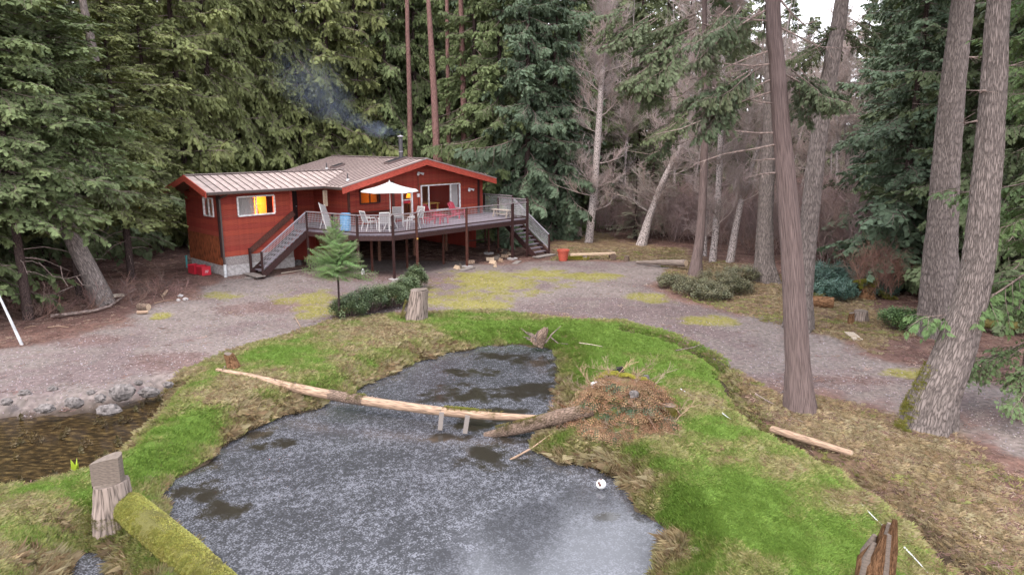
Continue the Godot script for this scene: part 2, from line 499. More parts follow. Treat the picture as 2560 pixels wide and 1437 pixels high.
func make_terrain() -> void:
	noise("hills", 0.06, FastNoiseLite.TYPE_SIMPLEX_SMOOTH, 3, 12)
	noise("bumps", 0.9, FastNoiseLite.TYPE_SIMPLEX_SMOOTH, 3, 14)
	spots.mound = G(1555, 1035)
	make_sdf("pond", poly(POND, WATER))
	make_sdf("cove", poly(COVE, WATER))
	make_sdf("creek", poly(CREEKP, CREEK))
	make_sdf("grass", poly(GRASS, -0.1))
	make_sdf("gravel", poly(GRAVEL))
	make_sdf("dry", poly(DRY))
	make_sdf("field", poly(FIELD))
	make_sdf("ditch", poly(DITCH), false)
	var xs := PackedFloat32Array()
	var zs := PackedFloat32Array()
	for x in [-420.0, -200.0, -110.0, -75.0, -55.0, -44.0]: xs.append(x)
	var q := -36.0
	while q < 36.01:
		xs.append(q)
		q += 0.2 if absf(q) < 19.0 else 0.6
	for x in [44.0, 55.0, 75.0, 110.0, 200.0, 420.0]: xs.append(x)
	for z in [-600.0, -350.0, -220.0, -150.0, -115.0, -95.0, -84.0]: zs.append(z)
	q = -76.0
	while q < -6.0:
		zs.append(q)
		q += 0.2 if q > -33.0 else 0.5
	for z in [-6.0, -4.0, 0.0, 6.0, 14.0, 30.0, 60.0, 120.0]: zs.append(z)
	var mb := MB.new()
	var nx := xs.size()
	for z in zs:
		for x in xs:
			mb.vert(Vector3(x, H(x, z), z), Vector3.UP, Vector2((x - GX0) / 64.0, (z - GZ0) / 64.0))
	for j in zs.size() - 1:
		for i in nx - 1:
			var a := j * nx + i
			for k in [a, a + 1, a + nx, a + nx, a + 1, a + nx + 1]: mb.ix.append(k)
	for j in zs.size():
		for i in nx:
			var l := j * nx + maxi(i - 1, 0)
			var r := j * nx + mini(i + 1, nx - 1)
			var u := maxi(j - 1, 0) * nx + i
			var d := mini(j + 1, zs.size() - 1) * nx + i
			mb.n[j * nx + i] = (mb.v[d] - mb.v[u]).cross(mb.v[r] - mb.v[l]).normalized()
	var m := StandardMaterial3D.new()
	m.resource_name = "ground"
	m.albedo_texture = ground_picture()
	m.texture_repeat = false
	m.roughness = 0.95
	m.metallic_specular = 0.2
	structure("ground", mb, m)

func nbytes(freq: float, s: int, oct := 4, size := 1024, type := FastNoiseLite.TYPE_SIMPLEX_SMOOTH) -> PackedByteArray:
	var f := FastNoiseLite.new()
	f.noise_type = type
	f.frequency = freq
	f.fractal_octaves = oct
	f.seed = s
	return f.get_image(size, size, false, false, true).get_data()

func stamp(list: Array, n: int, x0: float, z0: float, step: float, y: float) -> PackedFloat32Array:
	# squared distance to the nearest of some ellipses given in photo pixels, on a picture's grid
	var a := PackedFloat32Array()
	a.resize(n * n)
	a.fill(9.0)
	for e in list:
		var p := G(e[0], e[1], y)
		var rx := G(e[0] + e[2], e[1], y).x - p.x
		var rz := p.z - G(e[0], e[1] - e[3], y).z
		for j in range(maxi(0, int((p.z - rz * 1.6 - z0) / step)), mini(n, int((p.z + rz * 1.6 - z0) / step))):
			var dz := (z0 + j * step - p.z) / rz
			for i in range(maxi(0, int((p.x - rx * 1.6 - x0) / step)), mini(n, int((p.x + rx * 1.6 - x0) / step))):
				var dx := (x0 + i * step - p.x) / rx
				a[j * n + i] = minf(a[j * n + i], dx * dx + dz * dz)
	return a

func ground_picture() -> ImageTexture:
	# what the ground is made of: needle litter, gravel, moss, dry grass, soil
	var n := 1024
	var step := 64.0 / n
	var wide := nbytes(0.012, 3, 5, n)
	var mid := nbytes(0.05, 4, 4, n)
	var tiny := nbytes(0.35, 5, 3, n)
	var huge := nbytes(0.004, 6, 4, n)
	var moss := stamp([[1230, 700, 150, 26], [1330, 688, 90, 18], [1110, 738, 130, 24], [1000, 735, 60, 14], [830, 775, 80, 16], [780, 740, 90, 16], [400, 790, 22, 7], [1640, 745, 70, 12], [2000, 745, 120, 14], [1900, 735, 60, 12], [1760, 800, 70, 12], [2280, 935, 90, 12], [1480, 690, 60, 12], [1250, 645, 60, 6], [560, 745, 60, 10], [1180, 760, 90, 10]], n, GX0, GZ0, step, 0.0)
	var dark := stamp([[420, 905, 130, 22], [1080, 700, 160, 14], [900, 690, 120, 12], [700, 760, 90, 12], [650, 770, 110, 14], [1330, 830, 200, 10], [2150, 950, 160, 14], [230, 850, 80, 14]], n, GX0, GZ0, step, 0.0)
	var out := PackedByteArray()
	out.resize(n * n * 3)
	var c_litter := Vector3(0.105, 0.060, 0.050)
	var c_litter2 := Vector3(0.145, 0.088, 0.070)
	var c_gravel := Vector3(0.174, 0.143, 0.130)
	var c_gravel2 := Vector3(0.125, 0.094, 0.09)
	var c_moss := Vector3(0.20, 0.18, 0.045)
	var c_dry := Vector3(0.21, 0.155, 0.085)
	var c_dry2 := Vector3(0.13, 0.092, 0.052)
	var c_soil := Vector3(0.12, 0.125, 0.045)
	var c_mud := Vector3(0.055, 0.04, 0.03)
	var c_leaf := Vector3(0.125, 0.078, 0.07)
	for j in n:
		var z := GZ0 + j * step
		var rowin := z < -8.0
		for i in n:
			var x := GX0 + i * step
			var k := j * n + i
			var w := wide[k] / 127.5 - 1.0
			var md := mid[k] / 127.5 - 1.0
			var t := tiny[k] / 127.5 - 1.0
			var hg := huge[k] / 127.5 - 1.0
			var c := c_litter.lerp(c_litter2, smoothstep(-0.3, 0.6, w + md * 0.5))
			if rowin and absf(x) < minf(33.0, 2.0 - z * 0.76):
				var warp := w * 0.9 + md * 0.4
				var gv := smoothstep(0.5, -0.5, sd("gravel", x, z) + warp)
				var dr := maxf(smoothstep(0.7, -0.7, sd("dry", x, z) + warp * 1.4), smoothstep(0.6, -0.4, sd("field", x, z) + warp * 1.2))
				if dr > 0.0:
					c = c.lerp(c_dry.lerp(c_dry2, smoothstep(-0.2, 0.5, md + w * 0.6)), dr * smoothstep(1.0, -0.4, hg + md * 0.5 - 0.3))
				if gv > 0.0:
					var g := c_gravel.lerp(c_gravel2, smoothstep(-0.2, 0.6, hg * 0.7 + w * 0.7 + md * 0.6))
					if dark[k] < 2.0: g = g.lerp(c_leaf, 0.75 * smoothstep(1.4, 0.2, dark[k] + w * 1.2 + md * 1.0 + t * 0.8))
					if moss[k] < 2.2: g = g.lerp(c_moss, 0.85 * smoothstep(1.4, 0.1, moss[k] + w * 1.4 + md * 1.3 + t * 0.9))
					c = c.lerp(g, gv)
				var gs := smoothstep(0.3, -0.3, sd("grass", x, z) + warp * 0.5)
				if gs > 0.0: c = c.lerp(c_soil.lerp(c_dry2, smoothstep(-0.2, 0.4, w)), gs)
				var wet := minf(minf(sd("pond", x, z), sd("creek", x, z)), sd("cove", x, z)) + warp * 0.2
				var mud := maxf(smoothstep(0.45, 0.0, wet), smoothstep(0.42, 0.1, sd("ditch", x, z) + warp * 0.25))
				if mud > 0.0: c = c.lerp(c_mud, mud * 0.9)
			c *= 1.0 + t * 0.5 + md * 0.24
			var s := Color(maxf(c.x, 0.0), maxf(c.y, 0.0), maxf(c.z, 0.0)).linear_to_srgb()
			out[k * 3] = int(minf(s.r, 1.0) * 255.0)
			out[k * 3 + 1] = int(minf(s.g, 1.0) * 255.0)
			out[k * 3 + 2] = int(minf(s.b, 1.0) * 255.0)
	return ImageTexture.create_from_image(Image.create_from_data(n, n, false, Image.FORMAT_RGB8, out))

func flat_sheet(pg: PackedVector2Array, y: float, lo: Vector2, size: float) -> MB:
	var mb := MB.new()
	var big := Geometry2D.offset_polygon(pg, 0.5)[0]
	var t := Geometry2D.triangulate_polygon(big)
	for p in big: mb.vert(Vector3(p.x, y, p.y), Vector3.UP, Vector2((p.x - lo.x) / size, (p.y - lo.y) / size))
	for i in range(0, t.size(), 3):
		var a := big[t[i]]
		var b := big[t[i + 1]]
		var c := big[t[i + 2]]
		var s := [t[i], t[i + 1], t[i + 2]] if (b - a).cross(c - a) > 0.0 else [t[i], t[i + 2], t[i + 1]]
		for k in s: mb.ix.append(k)
	return mb

func make_waters() -> void:
	var n := 1024
	var size := 22.0
	var lo := Vector2(-11.0, -26.0)
	var frost := nbytes(0.6, 40, 2, n)
	var frost2 := nbytes(0.12, 41, 3, n)
	var blot := nbytes(0.012, 42, 5, n)
	var blot2 := nbytes(0.035, 43, 4, n)
	var holes := stamp([[505, 1225, 60, 26], [560, 1275, 70, 22], [480, 1165, 70, 12], [690, 1110, 60, 12], [640, 1085, 40, 14], [750, 1025, 40, 8], [960, 925, 40, 5], [1150, 985, 90, 22], [1270, 985, 70, 18], [1340, 975, 55, 20], [1300, 1050, 60, 12], [1160, 1060, 70, 16], [1230, 1140, 80, 28], [1235, 1165, 40, 14], [1120, 1095, 60, 10], [1340, 900, 70, 14], [1240, 890, 60, 8], [1390, 930, 20, 20], [1515, 1290, 34, 14], [1100, 1030, 60, 8], [1180, 930, 70, 10], [520, 1290, 30, 12], [1280, 1100, 60, 10], [1350, 1065, 50, 12], [1230, 1030, 120, 12]], n, lo.x, lo.y, size / n, WATER)   # dark open or thin places in the ice
	var slick := stamp([[1440, 1350, 260, 120], [1500, 1270, 120, 50], [1250, 1420, 200, 60]], n, lo.x, lo.y, size / n, WATER)   # smoother ice with less frost, placed to mirror more sky
	var alb := PackedByteArray()
	alb.resize(n * n * 3)
	var rgh := PackedByteArray()
	rgh.resize(n * n)
	var hgt := PackedByteArray()
	hgt.resize(n * n)
	var farz := G(1300, 1000, WATER).z
	for j in n:
		var z := lo.y + size * j / n
		for i in n:
			var x := lo.x + size * i / n
			if absf(x) > 1.0 - z * 0.76: continue
			var k := j * n + i
			var f := frost[k] / 255.0
			var f2 := frost2[k] / 255.0
			var b := blot[k] / 127.5 - 1.0
			var b2 := blot2[k] / 127.5 - 1.0
			var thin := 0.0
			if holes[k] < 2.6: thin = smoothstep(1.5, 0.3, holes[k] + b * 0.9 + b2 * 1.3 + (f - 0.5) * 1.2)
			var cover := 0.5 + b * 0.4 + b2 * 0.3
			cover = lerpf(cover, cover * 0.75, smoothstep(farz + 2.0, farz - 2.0, z))
			var speck := smoothstep(0.47, 0.78, f + (f2 - 0.5) * 0.5 + (cover - 0.5) * 0.35)
			var slk := smoothstep(1.6, 0.3, slick[k] + b * 0.5 + b2 * 0.4)
			speck *= (1.0 - thin) * (1.0 - 0.45 * slk)
			var base := Vector3(0.04, 0.04, 0.045).lerp(Vector3(0.026, 0.022, 0.017), thin)
			var c := base.lerp(Vector3(0.175, 0.176, 0.20), speck * 0.8)
			var s := Color(c.x, c.y, c.z).linear_to_srgb()
			alb[k * 3] = int(s.r * 255.0); alb[k * 3 + 1] = int(s.g * 255.0); alb[k * 3 + 2] = int(s.b * 255.0)
			rgh[k] = int(255.0 * clampf(lerpf(lerpf(0.17 + 0.2 * speck, 0.13, slk), 0.09, thin), 0.0, 1.0))
			hgt[k] = int(255.0 * clampf(0.25 + (0.45 * f + 0.4 * f2) * (1.0 - 0.75 * thin) * (1.0 - 0.5 * slk), 0.0, 1.0))
	var m := StandardMaterial3D.new()
	m.resource_name = "frozen"
	m.albedo_texture = ImageTexture.create_from_image(Image.create_from_data(n, n, false, Image.FORMAT_RGB8, alb))
	m.roughness = 1.0
	m.roughness_texture = ImageTexture.create_from_image(Image.create_from_data(n, n, false, Image.FORMAT_L8, rgh))
	m.heightmap_enabled = true
	m.heightmap_texture = ImageTexture.create_from_image(Image.create_from_data(n, n, false, Image.FORMAT_L8, hgt))
	m.heightmap_scale = 0.22
	m.metallic_specular = 0.6
	structure("pond_water", flat_sheet(poly(POND, WATER), WATER, lo, size), m)
	structure("pond_water", flat_sheet(poly(COVE, WATER), WATER - 0.004, lo, size), m)
	# the shallow ditch of water, sunken weed showing through
	var wf := noise("weed", 0.03, FastNoiseLite.TYPE_SIMPLEX_SMOOTH, 5, 51)
	var t := ntex(wf, 512, [[0.2, Color(0.13, 0.10, 0.065)], [0.5, Color(0.20, 0.155, 0.095)], [0.65, Color(0.26, 0.205, 0.125)], [0.8, Color(0.34, 0.28, 0.17)]])
	var cm := StandardMaterial3D.new()
	cm.resource_name = "weedy_water"
	cm.albedo_texture = t
	cm.uv1_scale = Vector3(4, 9, 1)
	cm.roughness = 0.22
	structure("creek_water", flat_sheet(poly(CREEKP, CREEK), CREEK, Vector2(-20, -26), 22.0), cm)

# ---------- the cabin (own axes: x along the gable front, z towards the pond) ----------
const HO := Vector3(-8.86, 0, -37.3)
const HT := 0.82100
const FL := 2.25
func hw(x: float, y: float, z: float) -> Vector3:
	return HO + Vector3(x, y, z).rotated(Vector3.UP, HT)
func hx(px: float, py: float, y: float) -> Vector3:          # photo pixel at height y, in the cabin's axes
	return (G(px, py, y) - HO).rotated(Vector3.UP, -HT)
func roof_y(x: float) -> float: return 4.5 + 1.34 / 5.745 * minf(x, 11.49 - x)

func siding(parent: Node3D, a: Vector3, b: Vector3, out: Vector3, y0: float, y1: float, holes := [], pitch := 0.165, clip = null) -> void:
	var d := (b - a).normalized()
	var length := a.distance_to(b)
	var cuts := [y0]
	var y := y0
	while y < y1 - 0.01:
		y += pitch
		cuts.append(minf(y, y1))
	for h in holes:
		for e in [h[2], h[3]]:
			if e > y0 and e < y1: cuts.append(e)
	cuts.sort()
	for i in cuts.size() - 1:
		var lo: float = cuts[i]
		var hi: float = cuts[i + 1]
		if hi - lo < 0.012: continue
		var runs := [[0.0, length]]
		if clip != null:
			var r: Array = clip.call(hi)
			runs = [[maxf(0.0, r[0]), minf(length, r[1])]]
		for h in holes:
			if h[2] < hi - 0.005 and h[3] > lo + 0.005:
				var nr := []
				for r in runs:
					if h[0] > r[0]: nr.append([r[0], minf(r[1], h[0])])
					if h[1] < r[1]: nr.append([maxf(r[0], h[1]), r[1]])
				runs = nr
		var p := hi - lo
		var e := minf(0.016, p * 0.25)
		var prof := [Vector2(-0.12, 0), Vector2(-0.013, 0), Vector2(0, e), Vector2(0, p - e), Vector2(-0.013, p), Vector2(-0.12, p)]
		for r in runs:
			if r[1] - r[0] < 0.03: continue
			var mb := MB.new()
			var off := out * rr(-0.003, 0.003) + Vector3.UP * lo
			mb.extrude(prof, a + d * r[0] + off, a + d * r[1] + off, out)
			part(parent, "siding_board", mb, M["siding%d" % (rng.randi() % 4)])

func window_in(house: Node3D, called: String, a: Vector3, b: Vector3, out: Vector3, y0: float, y1: float, mullions: Array, fm: Material, fw := 0.07, sill := true) -> Node3D:
	# frame from a to b (floor plan points), mullions at shares of the width, a pane in each light
	var w := holder(house, called)
	var d := (b - a).normalized()
	var o := out * 0.012
	var up := Vector3.UP
	for s in [[a, y0, b, y0], [a, y1, b, y1]]:
		part(w, "frame", beam(s[0] + up * s[1] + o, s[2] + up * s[3] + o, 0.10, fw), fm)
	for s in [a, b]:
		part(w, "frame", beam(s + up * (y0 + fw * 0.5) + o, s + up * (y1 - fw * 0.5) + o, 0.10, fw, d), fm)
	var xs := [0.0] + mullions + [1.0]
	for i in xs.size() - 1:
		var p := a.lerp(b, xs[i]) - out * 0.03
		var q := a.lerp(b, xs[i + 1]) - out * 0.03
		part(w, "pane", beam(p + up * (y0 + y1) * 0.5, q + up * (y0 + y1) * 0.5, 0.006, y1 - y0), M.glass)
		if i > 0:
			part(w, "mullion", beam(p + up * (y0 + fw * 0.5) + out * 0.03, p + up * (y1 - fw * 0.5) + out * 0.03, 0.07, fw * 0.8, d), fm)
	return w

func slab(a: Vector3, b: Vector3, c: Vector3, d: Vector3, t: float) -> MB:
	var k := Vector3.UP * t
	var m := MB.new()
	m.hexa([a - k, b - k, c - k, d - k, a, b, c, d])
	return m

func roof_plane(house: Node3D, e0: Vector3, e1: Vector3, r0: Vector3, r1: Vector3, width: float) -> void:
	# eave e0-e1, ridge r0-r1: metal pans with standing seams over a plank deck
	var n := int(round(e0.distance_to(e1) / width))
	part(house, "soffit", slab(e0 - Vector3.UP * 0.05, e1 - Vector3.UP * 0.05, r1 - Vector3.UP * 0.05, r0 - Vector3.UP * 0.05, 0.12), M.under)
	for i in n:
		var s := i / float(n)
		var t := (i + 1) / float(n)
		var mb := slab(e0.lerp(e1, s), e0.lerp(e1, t), r0.lerp(r1, t), r0.lerp(r1, s), 0.045)
		part(house, "roof_panel", mb, M["roof%d" % (rng.randi() % 3)])
		if i > 0:
			part(house, "roof_seam", beam(e0.lerp(e1, s) + Vector3.UP * 0.02, r0.lerp(r1, s) + Vector3.UP * 0.02, 0.022, 0.05), M.seam)

func make_house() -> void:
	var h := thing("house", "red cedar cabin with pale metal roof above a raised deck", "house", HO, HT)
	# roofs
	var rx := 5.745
	var ry := 5.84
	roof_plane(h, Vector3(0, 4.5, -9.47), Vector3(0, 4.5, 0), Vector3(rx, ry, -9.47), Vector3(rx, ry, 0), 0.37)
	roof_plane(h, Vector3(11.49, 4.5, 0), Vector3(11.49, 4.5, -9.47), Vector3(rx, ry, 0), Vector3(rx, ry, -9.47), 0.37)
	roof_plane(h, Vector3(-6.4, 4.5, -1.6), Vector3(2.9, 4.5, -1.6), Vector3(-6.4, 5.2, -3.9), Vector3(2.9, 5.2, -3.9), 0.39)
	roof_plane(h, Vector3(2.9, 4.25, -7.1), Vector3(-6.4, 4.25, -7.1), Vector3(2.9, 5.2, -3.9), Vector3(-6.4, 5.2, -3.9), 0.78)
	roof_plane(h, Vector3(8.5, 4.5, -3.65), Vector3(14.6, 4.5, -3.65), Vector3(8.5, 5.22, -5.9), Vector3(14.6, 5.22, -5.9), 0.4)
	roof_plane(h, Vector3(14.6, 4.3, -8.9), Vector3(8.5, 4.3, -8.9), Vector3(14.6, 5.22, -5.9), Vector3(8.5, 5.22, -5.9), 0.8)
	part(h, "ridge_cap", beam(Vector3(rx, ry + 0.03, -9.49), Vector3(rx, ry + 0.03, 0.02), 0.3, 0.03), M.trim)
	part(h, "ridge_cap", beam(Vector3(-6.42, 5.235, -3.9), Vector3(2.8, 5.235, -3.9), 0.28, 0.03), M.trim)
	part(h, "ridge_cap", beam(Vector3(8.6, 5.255, -5.9), Vector3(14.62, 5.255, -5.9), 0.28, 0.03), M.trim)
	# gable boards on the front, metal edge over them
	for s in [0.0, 11.49]:
		var m := MB.new()
		var e := Vector3(s, 4.5, 0.02)
		var r := Vector3(rx, ry, 0.02)
		var k := Vector3.UP
		m.hexa([e - k * 0.36, r - k * 0.36, r - k * 0.36 + Vector3(0, 0, 0.05), e - k * 0.36 + Vector3(0, 0, 0.05), e - k * 0.03, r - k * 0.03, r - k * 0.03 + Vector3(0, 0, 0.05), e - k * 0.03 + Vector3(0, 0, 0.05)])
		part(h, "gable_board", m, M.fascia)
		var t := MB.new()
		t.hexa([e - k * 0.03, r - k * 0.03, r - k * 0.03 + Vector3(0, 0, 0.07), e - k * 0.03 + Vector3(0, 0, 0.07), e + k * 0.035, r + k * 0.035, r + k * 0.035 + Vector3(0, 0, 0.07), e + k * 0.035 + Vector3(0, 0, 0.07)])
		part(h, "drip_edge", t, M.trim)
	for s in [[-1.6, -3.9, 4.5, 5.2], [-7.1, -3.9, 4.25, 5.2]]:
		var m := MB.new()
		var e := Vector3(-6.42, s[2], s[0])
		var r := Vector3(-6.42, s[3], s[1])
		var k := Vector3.UP
		var x := Vector3(-0.05, 0, 0)
		m.hexa([e - k * 0.28, r - k * 0.28, r - k * 0.28 + x, e - k * 0.28 + x, e + k * 0.02, r + k * 0.02, r + k * 0.02 + x, e + k * 0.02 + x])
		part(h, "gable_board", m, M.fascia)
	var rm := MB.new()
	rm.hexa([Vector3(14.62, 4.22, -3.65), Vector3(14.62, 4.94, -5.9), Vector3(14.67, 4.94, -5.9), Vector3(14.67, 4.22, -3.65), Vector3(14.62, 4.52, -3.65), Vector3(14.62, 5.24, -5.9), Vector3(14.67, 5.24, -5.9), Vector3(14.67, 4.52, -3.65)])
	part(h, "gable_board", rm, M.fascia)
	# eave boards, gutters, downspouts
	part(h, "gutter", bx(Vector3(-6.4, 4.37, -1.58), Vector3(-0.1, 4.47, -1.47)), M.gutter)
	part(h, "gutter_lip", bx(Vector3(-6.4, 4.472, -1.49), Vector3(-0.1, 4.49, -1.455)), M.trim)
	part(h, "gutter", bx(Vector3(-0.13, 4.37, -1.46), Vector3(-0.02, 4.47, 0.0)), M.gutter)
	part(h, "gutter_lip", bx(Vector3(-0.15, 4.472, -1.45), Vector3(-0.11, 4.49, 0.0)), M.trim)
	var dsp := MB.new()
	dsp.bar(Vector3(-5.3, 4.38, -1.6), Vector3(-5.44, 4.1, -2.4), 0.08, 0.08)
	dsp.bar(Vector3(-5.45, 4.12, -2.42), Vector3(-5.45, 0.75, -2.42), 0.085, 0.085, Vector3.BACK)
	part(h, "downspout", dsp, M.gutter)
	part(h, "drain_pipe", pipe(Vector3(-5.45, 0.1, -2.41), Vector3(-5.45, 0.82, -2.41), 0.075, 12), M.pvc)
	part(h, "downspout", beam(Vector3(10.7, 2.3, -0.78), Vector3(10.7, 4.4, -0.78), 0.09, 0.09, Vector3.BACK), M.brown)
	part(h, "conduit", pipe(Vector3(5.80, 2.3, -0.82), Vector3(5.80, 5.1, -0.82), 0.018, 6), M.brownlight)
	# gable front boards
	var clip := func(y: float) -> Array:
		var x := (y + 0.14 - 4.5) * 5.745 / 1.34
		return [x - 3.95, 11.49 - x - 3.95]
	var clipb := func(y: float) -> Array:
		var x := (y + 0.14 - 4.5) * 5.745 / 1.34
		return [x - 0.95, 11.49 - x - 0.95]
	var f := Vector3(0, 0, 1)
	siding(h, Vector3(0.95, 0, -0.85), Vector3(3.95, 0, -0.85), f, 3.0, 4.55, [[0.71, 2.08, 3.44, 4.24]], 0.165)
	siding(h, Vector3(0.95, 0, -1.3), Vector3(3.95, 0, -1.3), f, FL, 3.0)
	siding(h, Vector3(3.95, 0, -0.85), Vector3(11.05, 0, -0.85), f, FL, 4.55, [[0.60, 1.39, FL, 4.1], [2.03, 5.21, 2.70, 4.27]], 0.165)
	siding(h, Vector3(0.95, 0, -0.85), Vector3(11.05, 0, -0.85), f, 4.55, 5.7, [], 0.165, clipb)
	part(h, "bay_floor", bx(Vector3(0.96, 2.93, -1.28), Vector3(3.94, 2.995, -0.84)), M.brownlight)
	part(h, "corner_board", bx(Vector3(3.86, FL, -0.86), Vector3(4.02, 4.6, -0.80)), M.brownlight)
	part(h, "corner_board", bx(Vector3(0.90, 2.93, -0.9), Vector3(1.02, 4.55, -0.81)), M.brownlight)
	part(h, "corner_board", bx(Vector3(10.86, FL, -0.86), Vector3(11.10, 4.5, -0.80)), M["siding1"])
	# outer walls that stay out of sight, plain
	siding(h, Vector3(0.95, 0, -4.3), Vector3(0.95, 0, -0.97), Vector3(-1, 0, 0), FL, 4.6)
	part(h, "wall", bx(Vector3(0.95, FL, -9.2), Vector3(1.07, 4.6, -4.3)), M["siding1"])
	part(h, "wall", bx(Vector3(10.93, FL, -9.2), Vector3(11.05, 4.6, -0.97)), M["siding1"])
	part(h, "wall", bx(Vector3(0.95, FL, -9.3), Vector3(11.05, 4.6, -9.2)), M["siding1"])
	part(h, "back_gable", slab(Vector3(0.9, 4.6, -9.3), Vector3(10.6, 4.6, -9.3), Vector3(5.8, 5.7, -9.3), Vector3(5.7, 5.7, -9.3), 0.05), M["siding1"])
	# far wing past the deck walkway
	siding(h, Vector3(11.05, 0, -4.5), Vector3(14.0, 0, -4.5), f, FL, 4.45)
	part(h, "wall", bx(Vector3(13.88, FL, -8.4), Vector3(14.0, 4.9, -4.62)), M["siding0"])
	part(h, "wall", bx(Vector3(11.05, 0.0, -8.4), Vector3(14.0, FL, -4.55)), M.under)
	# wing
	siding(h, Vector3(-5.5, 0, -2.5), Vector3(-1.5, 0, -2.5), f, 1.17, 4.5, [[0.97, 3.02, 3.13, 4.13]], 0.26)
	var clipw := func(y: float) -> Array:
		var zf := -1.6 - (y + 0.15 - 4.5) / 0.304
		var zb := -7.1 + (y + 0.15 - 4.25) / 0.297
		return [zb + 6.3, zf + 6.3]
	var lft := Vector3(-1, 0, 0)
	siding(h, Vector3(-5.5, 0, -6.3), Vector3(-5.5, 0, -2.62), lft, 2.2, 5.1, [[2.22, 3.32, 3.15, 4.1]], 0.26, clipw)
	part(h, "plywood_panel", bx(Vector3(-5.50, 0.76, -4.4), Vector3(-5.40, 2.2, -2.52)), M.plywood)
	part(h, "plywood_panel", bx(Vector3(-5.495, 0.76, -6.3), Vector3(-5.40, 2.2, -4.41)), M.plywood)
	part(h, "foundation", bx(Vector3(-5.46, -0.4, -6.25), Vector3(-5.3, 0.76, -2.5)), M.concrete)
	part(h, "foundation", bx(Vector3(-5.3, -0.4, -2.66), Vector3(-1.55, 0.71, -2.48)), M.concrete)
	part(h, "stem_wall", bx(Vector3(-5.4, 0.71, -2.64), Vector3(-1.55, 1.17, -2.52)), M.concretedark)
	part(h, "corner_board", bx(Vector3(-5.53, 1.17, -2.6), Vector3(-5.36, 4.4, -2.478)), M.brown)
	part(h, "corner_board", bx(Vector3(-1.62, FL, -2.6), Vector3(-1.47, 4.45, -2.47)), M.fascia)
	part(h, "wall", bx(Vector3(-5.4, 0.3, -6.3), Vector3(0.9, 4.4, -6.2)), M["siding1"])
	siding(h, Vector3(-1.5, 0, -4.3), Vector3(-1.5, 0, -2.62), Vector3(1, 0, 0), FL, 4.5)
	siding(h, Vector3(-1.5, 0, -4.3), Vector3(0.95, 0, -4.3), f, FL, 4.6, [[0.5, 1.4, FL, 4.25]])
	var door := holder(h, "door")
	part(door, "door_leaf", bx(Vector3(-0.98, FL, -4.36), Vector3(-0.12, 4.23, -4.31)), M.brown)
	part(door, "handle", pipe(Vector3(-0.2, 3.25, -4.3), Vector3(-0.2, 3.25, -4.24), 0.03), M.steel)
	# storey below, dark in the deck's shade
	part(h, "skirting_wall", bx(Vector3(1.0, -0.3, -9.2), Vector3(10.9, FL - 0.06, -9.1)), M["siding1"])
	part(h, "skirting_wall", bx(Vector3(1.0, -0.3, -9.1), Vector3(1.1, FL - 0.06, -1.35)), M["siding1"])
	for x in [3.4, 6.0, 8.6]: part(h, "crawlspace_post", beam(Vector3(x, -0.2, -1.6), Vector3(x, FL - 0.06, -1.6), 0.12, 0.12, Vector3.BACK), M.under)
	part(h, "skirting_wall", bx(Vector3(10.9, -0.3, -9.2), Vector3(11.0, FL - 0.06, -1.35)), M["siding1"])
	part(h, "skirting_wall", bx(Vector3(-1.5, -0.3, -4.5), Vector3(1.0, FL - 0.06, -4.4)), M["siding1"])
	# inside
	part(h, "floor", bx(Vector3(0.97, FL - 0.05, -9.25), Vector3(11.0, FL, -1.0)), M.interior)
	part(h, "floor", bx(Vector3(-5.4, 2.2, -6.2), Vector3(-1.6, 2.25, -2.7)), M.interior)
	part(h, "partition", bx(Vector3(1.1, FL, -6.1), Vector3(10.9, 4.58, -6.0)), M.interior)
	part(h, "partition", bx(Vector3(4.1, FL, -6.0), Vector3(4.2, 4.58, -2.6)), M.interior)
	part(h, "ceiling", bx(Vector3(1.08, 4.6, -9.2), Vector3(10.92, 4.66, -0.98)), M.interior)
	part(h, "ceiling", bx(Vector3(-5.38, 4.25, -6.19), Vector3(-1.62, 4.29, -2.63)), M.interiorwhite)
	part(h, "partition", bx(Vector3(-5.38, 2.26, -5.1), Vector3(-1.62, 4.25, -5.0)), M.interiorwhite)
	part(h, "partition", bx(Vector3(-3.6, 2.26, -4.99), Vector3(-3.5, 4.25, -3.3)), M.paleblind)
	part(h, "wall_lining", bx(Vector3(-5.37, 2.26, -4.99), Vector3(-5.35, 3.1, -2.64)), M.interiorwhite)
	# windows and the glazed door
	var fz := -0.85
	window_in(h, "window", Vector3(1.69, 0, fz), Vector3(3.0, 0, fz), f, 3.46, 4.22, [0.5], M.brown, 0.06)
	var dw := window_in(h, "glass_door", Vector3(4.58, 0, fz), Vector3(5.30, 0, fz), f, FL + 0.03, 4.07, [], M.white, 0.09)
	part(dw, "sign_panel", bx(Vector3(4.66, 3.28, fz - 0.05), Vector3(5.22, 3.44, fz - 0.035)), M.redplastic)
	part(dw, "cross_rail", bx(Vector3(4.62, 3.46, fz - 0.05), Vector3(5.26, 3.5, fz + 0.02)), M.white)
	window_in(h, "window", Vector3(6.02, 0, fz), Vector3(9.12, 0, fz), f, 2.74, 4.24, [0.19, 0.76], M.white, 0.065)
	part(h, "window_head", bx(Vector3(5.85, 4.285, fz), Vector3(9.3, 4.36, fz + 0.03)), M.plywood)
	window_in(h, "window", Vector3(-4.5, 0, -2.5), Vector3(-2.51, 0, -2.5), f, 3.16, 4.10, [0.5], M.white, 0.075)
	window_in(h, "window", Vector3(-5.5, 0, -4.05), Vector3(-5.5, 0, -3.01), lft, 3.18, 4.07, [0.5], M.white, 0.06)
	var cu := MB.new()
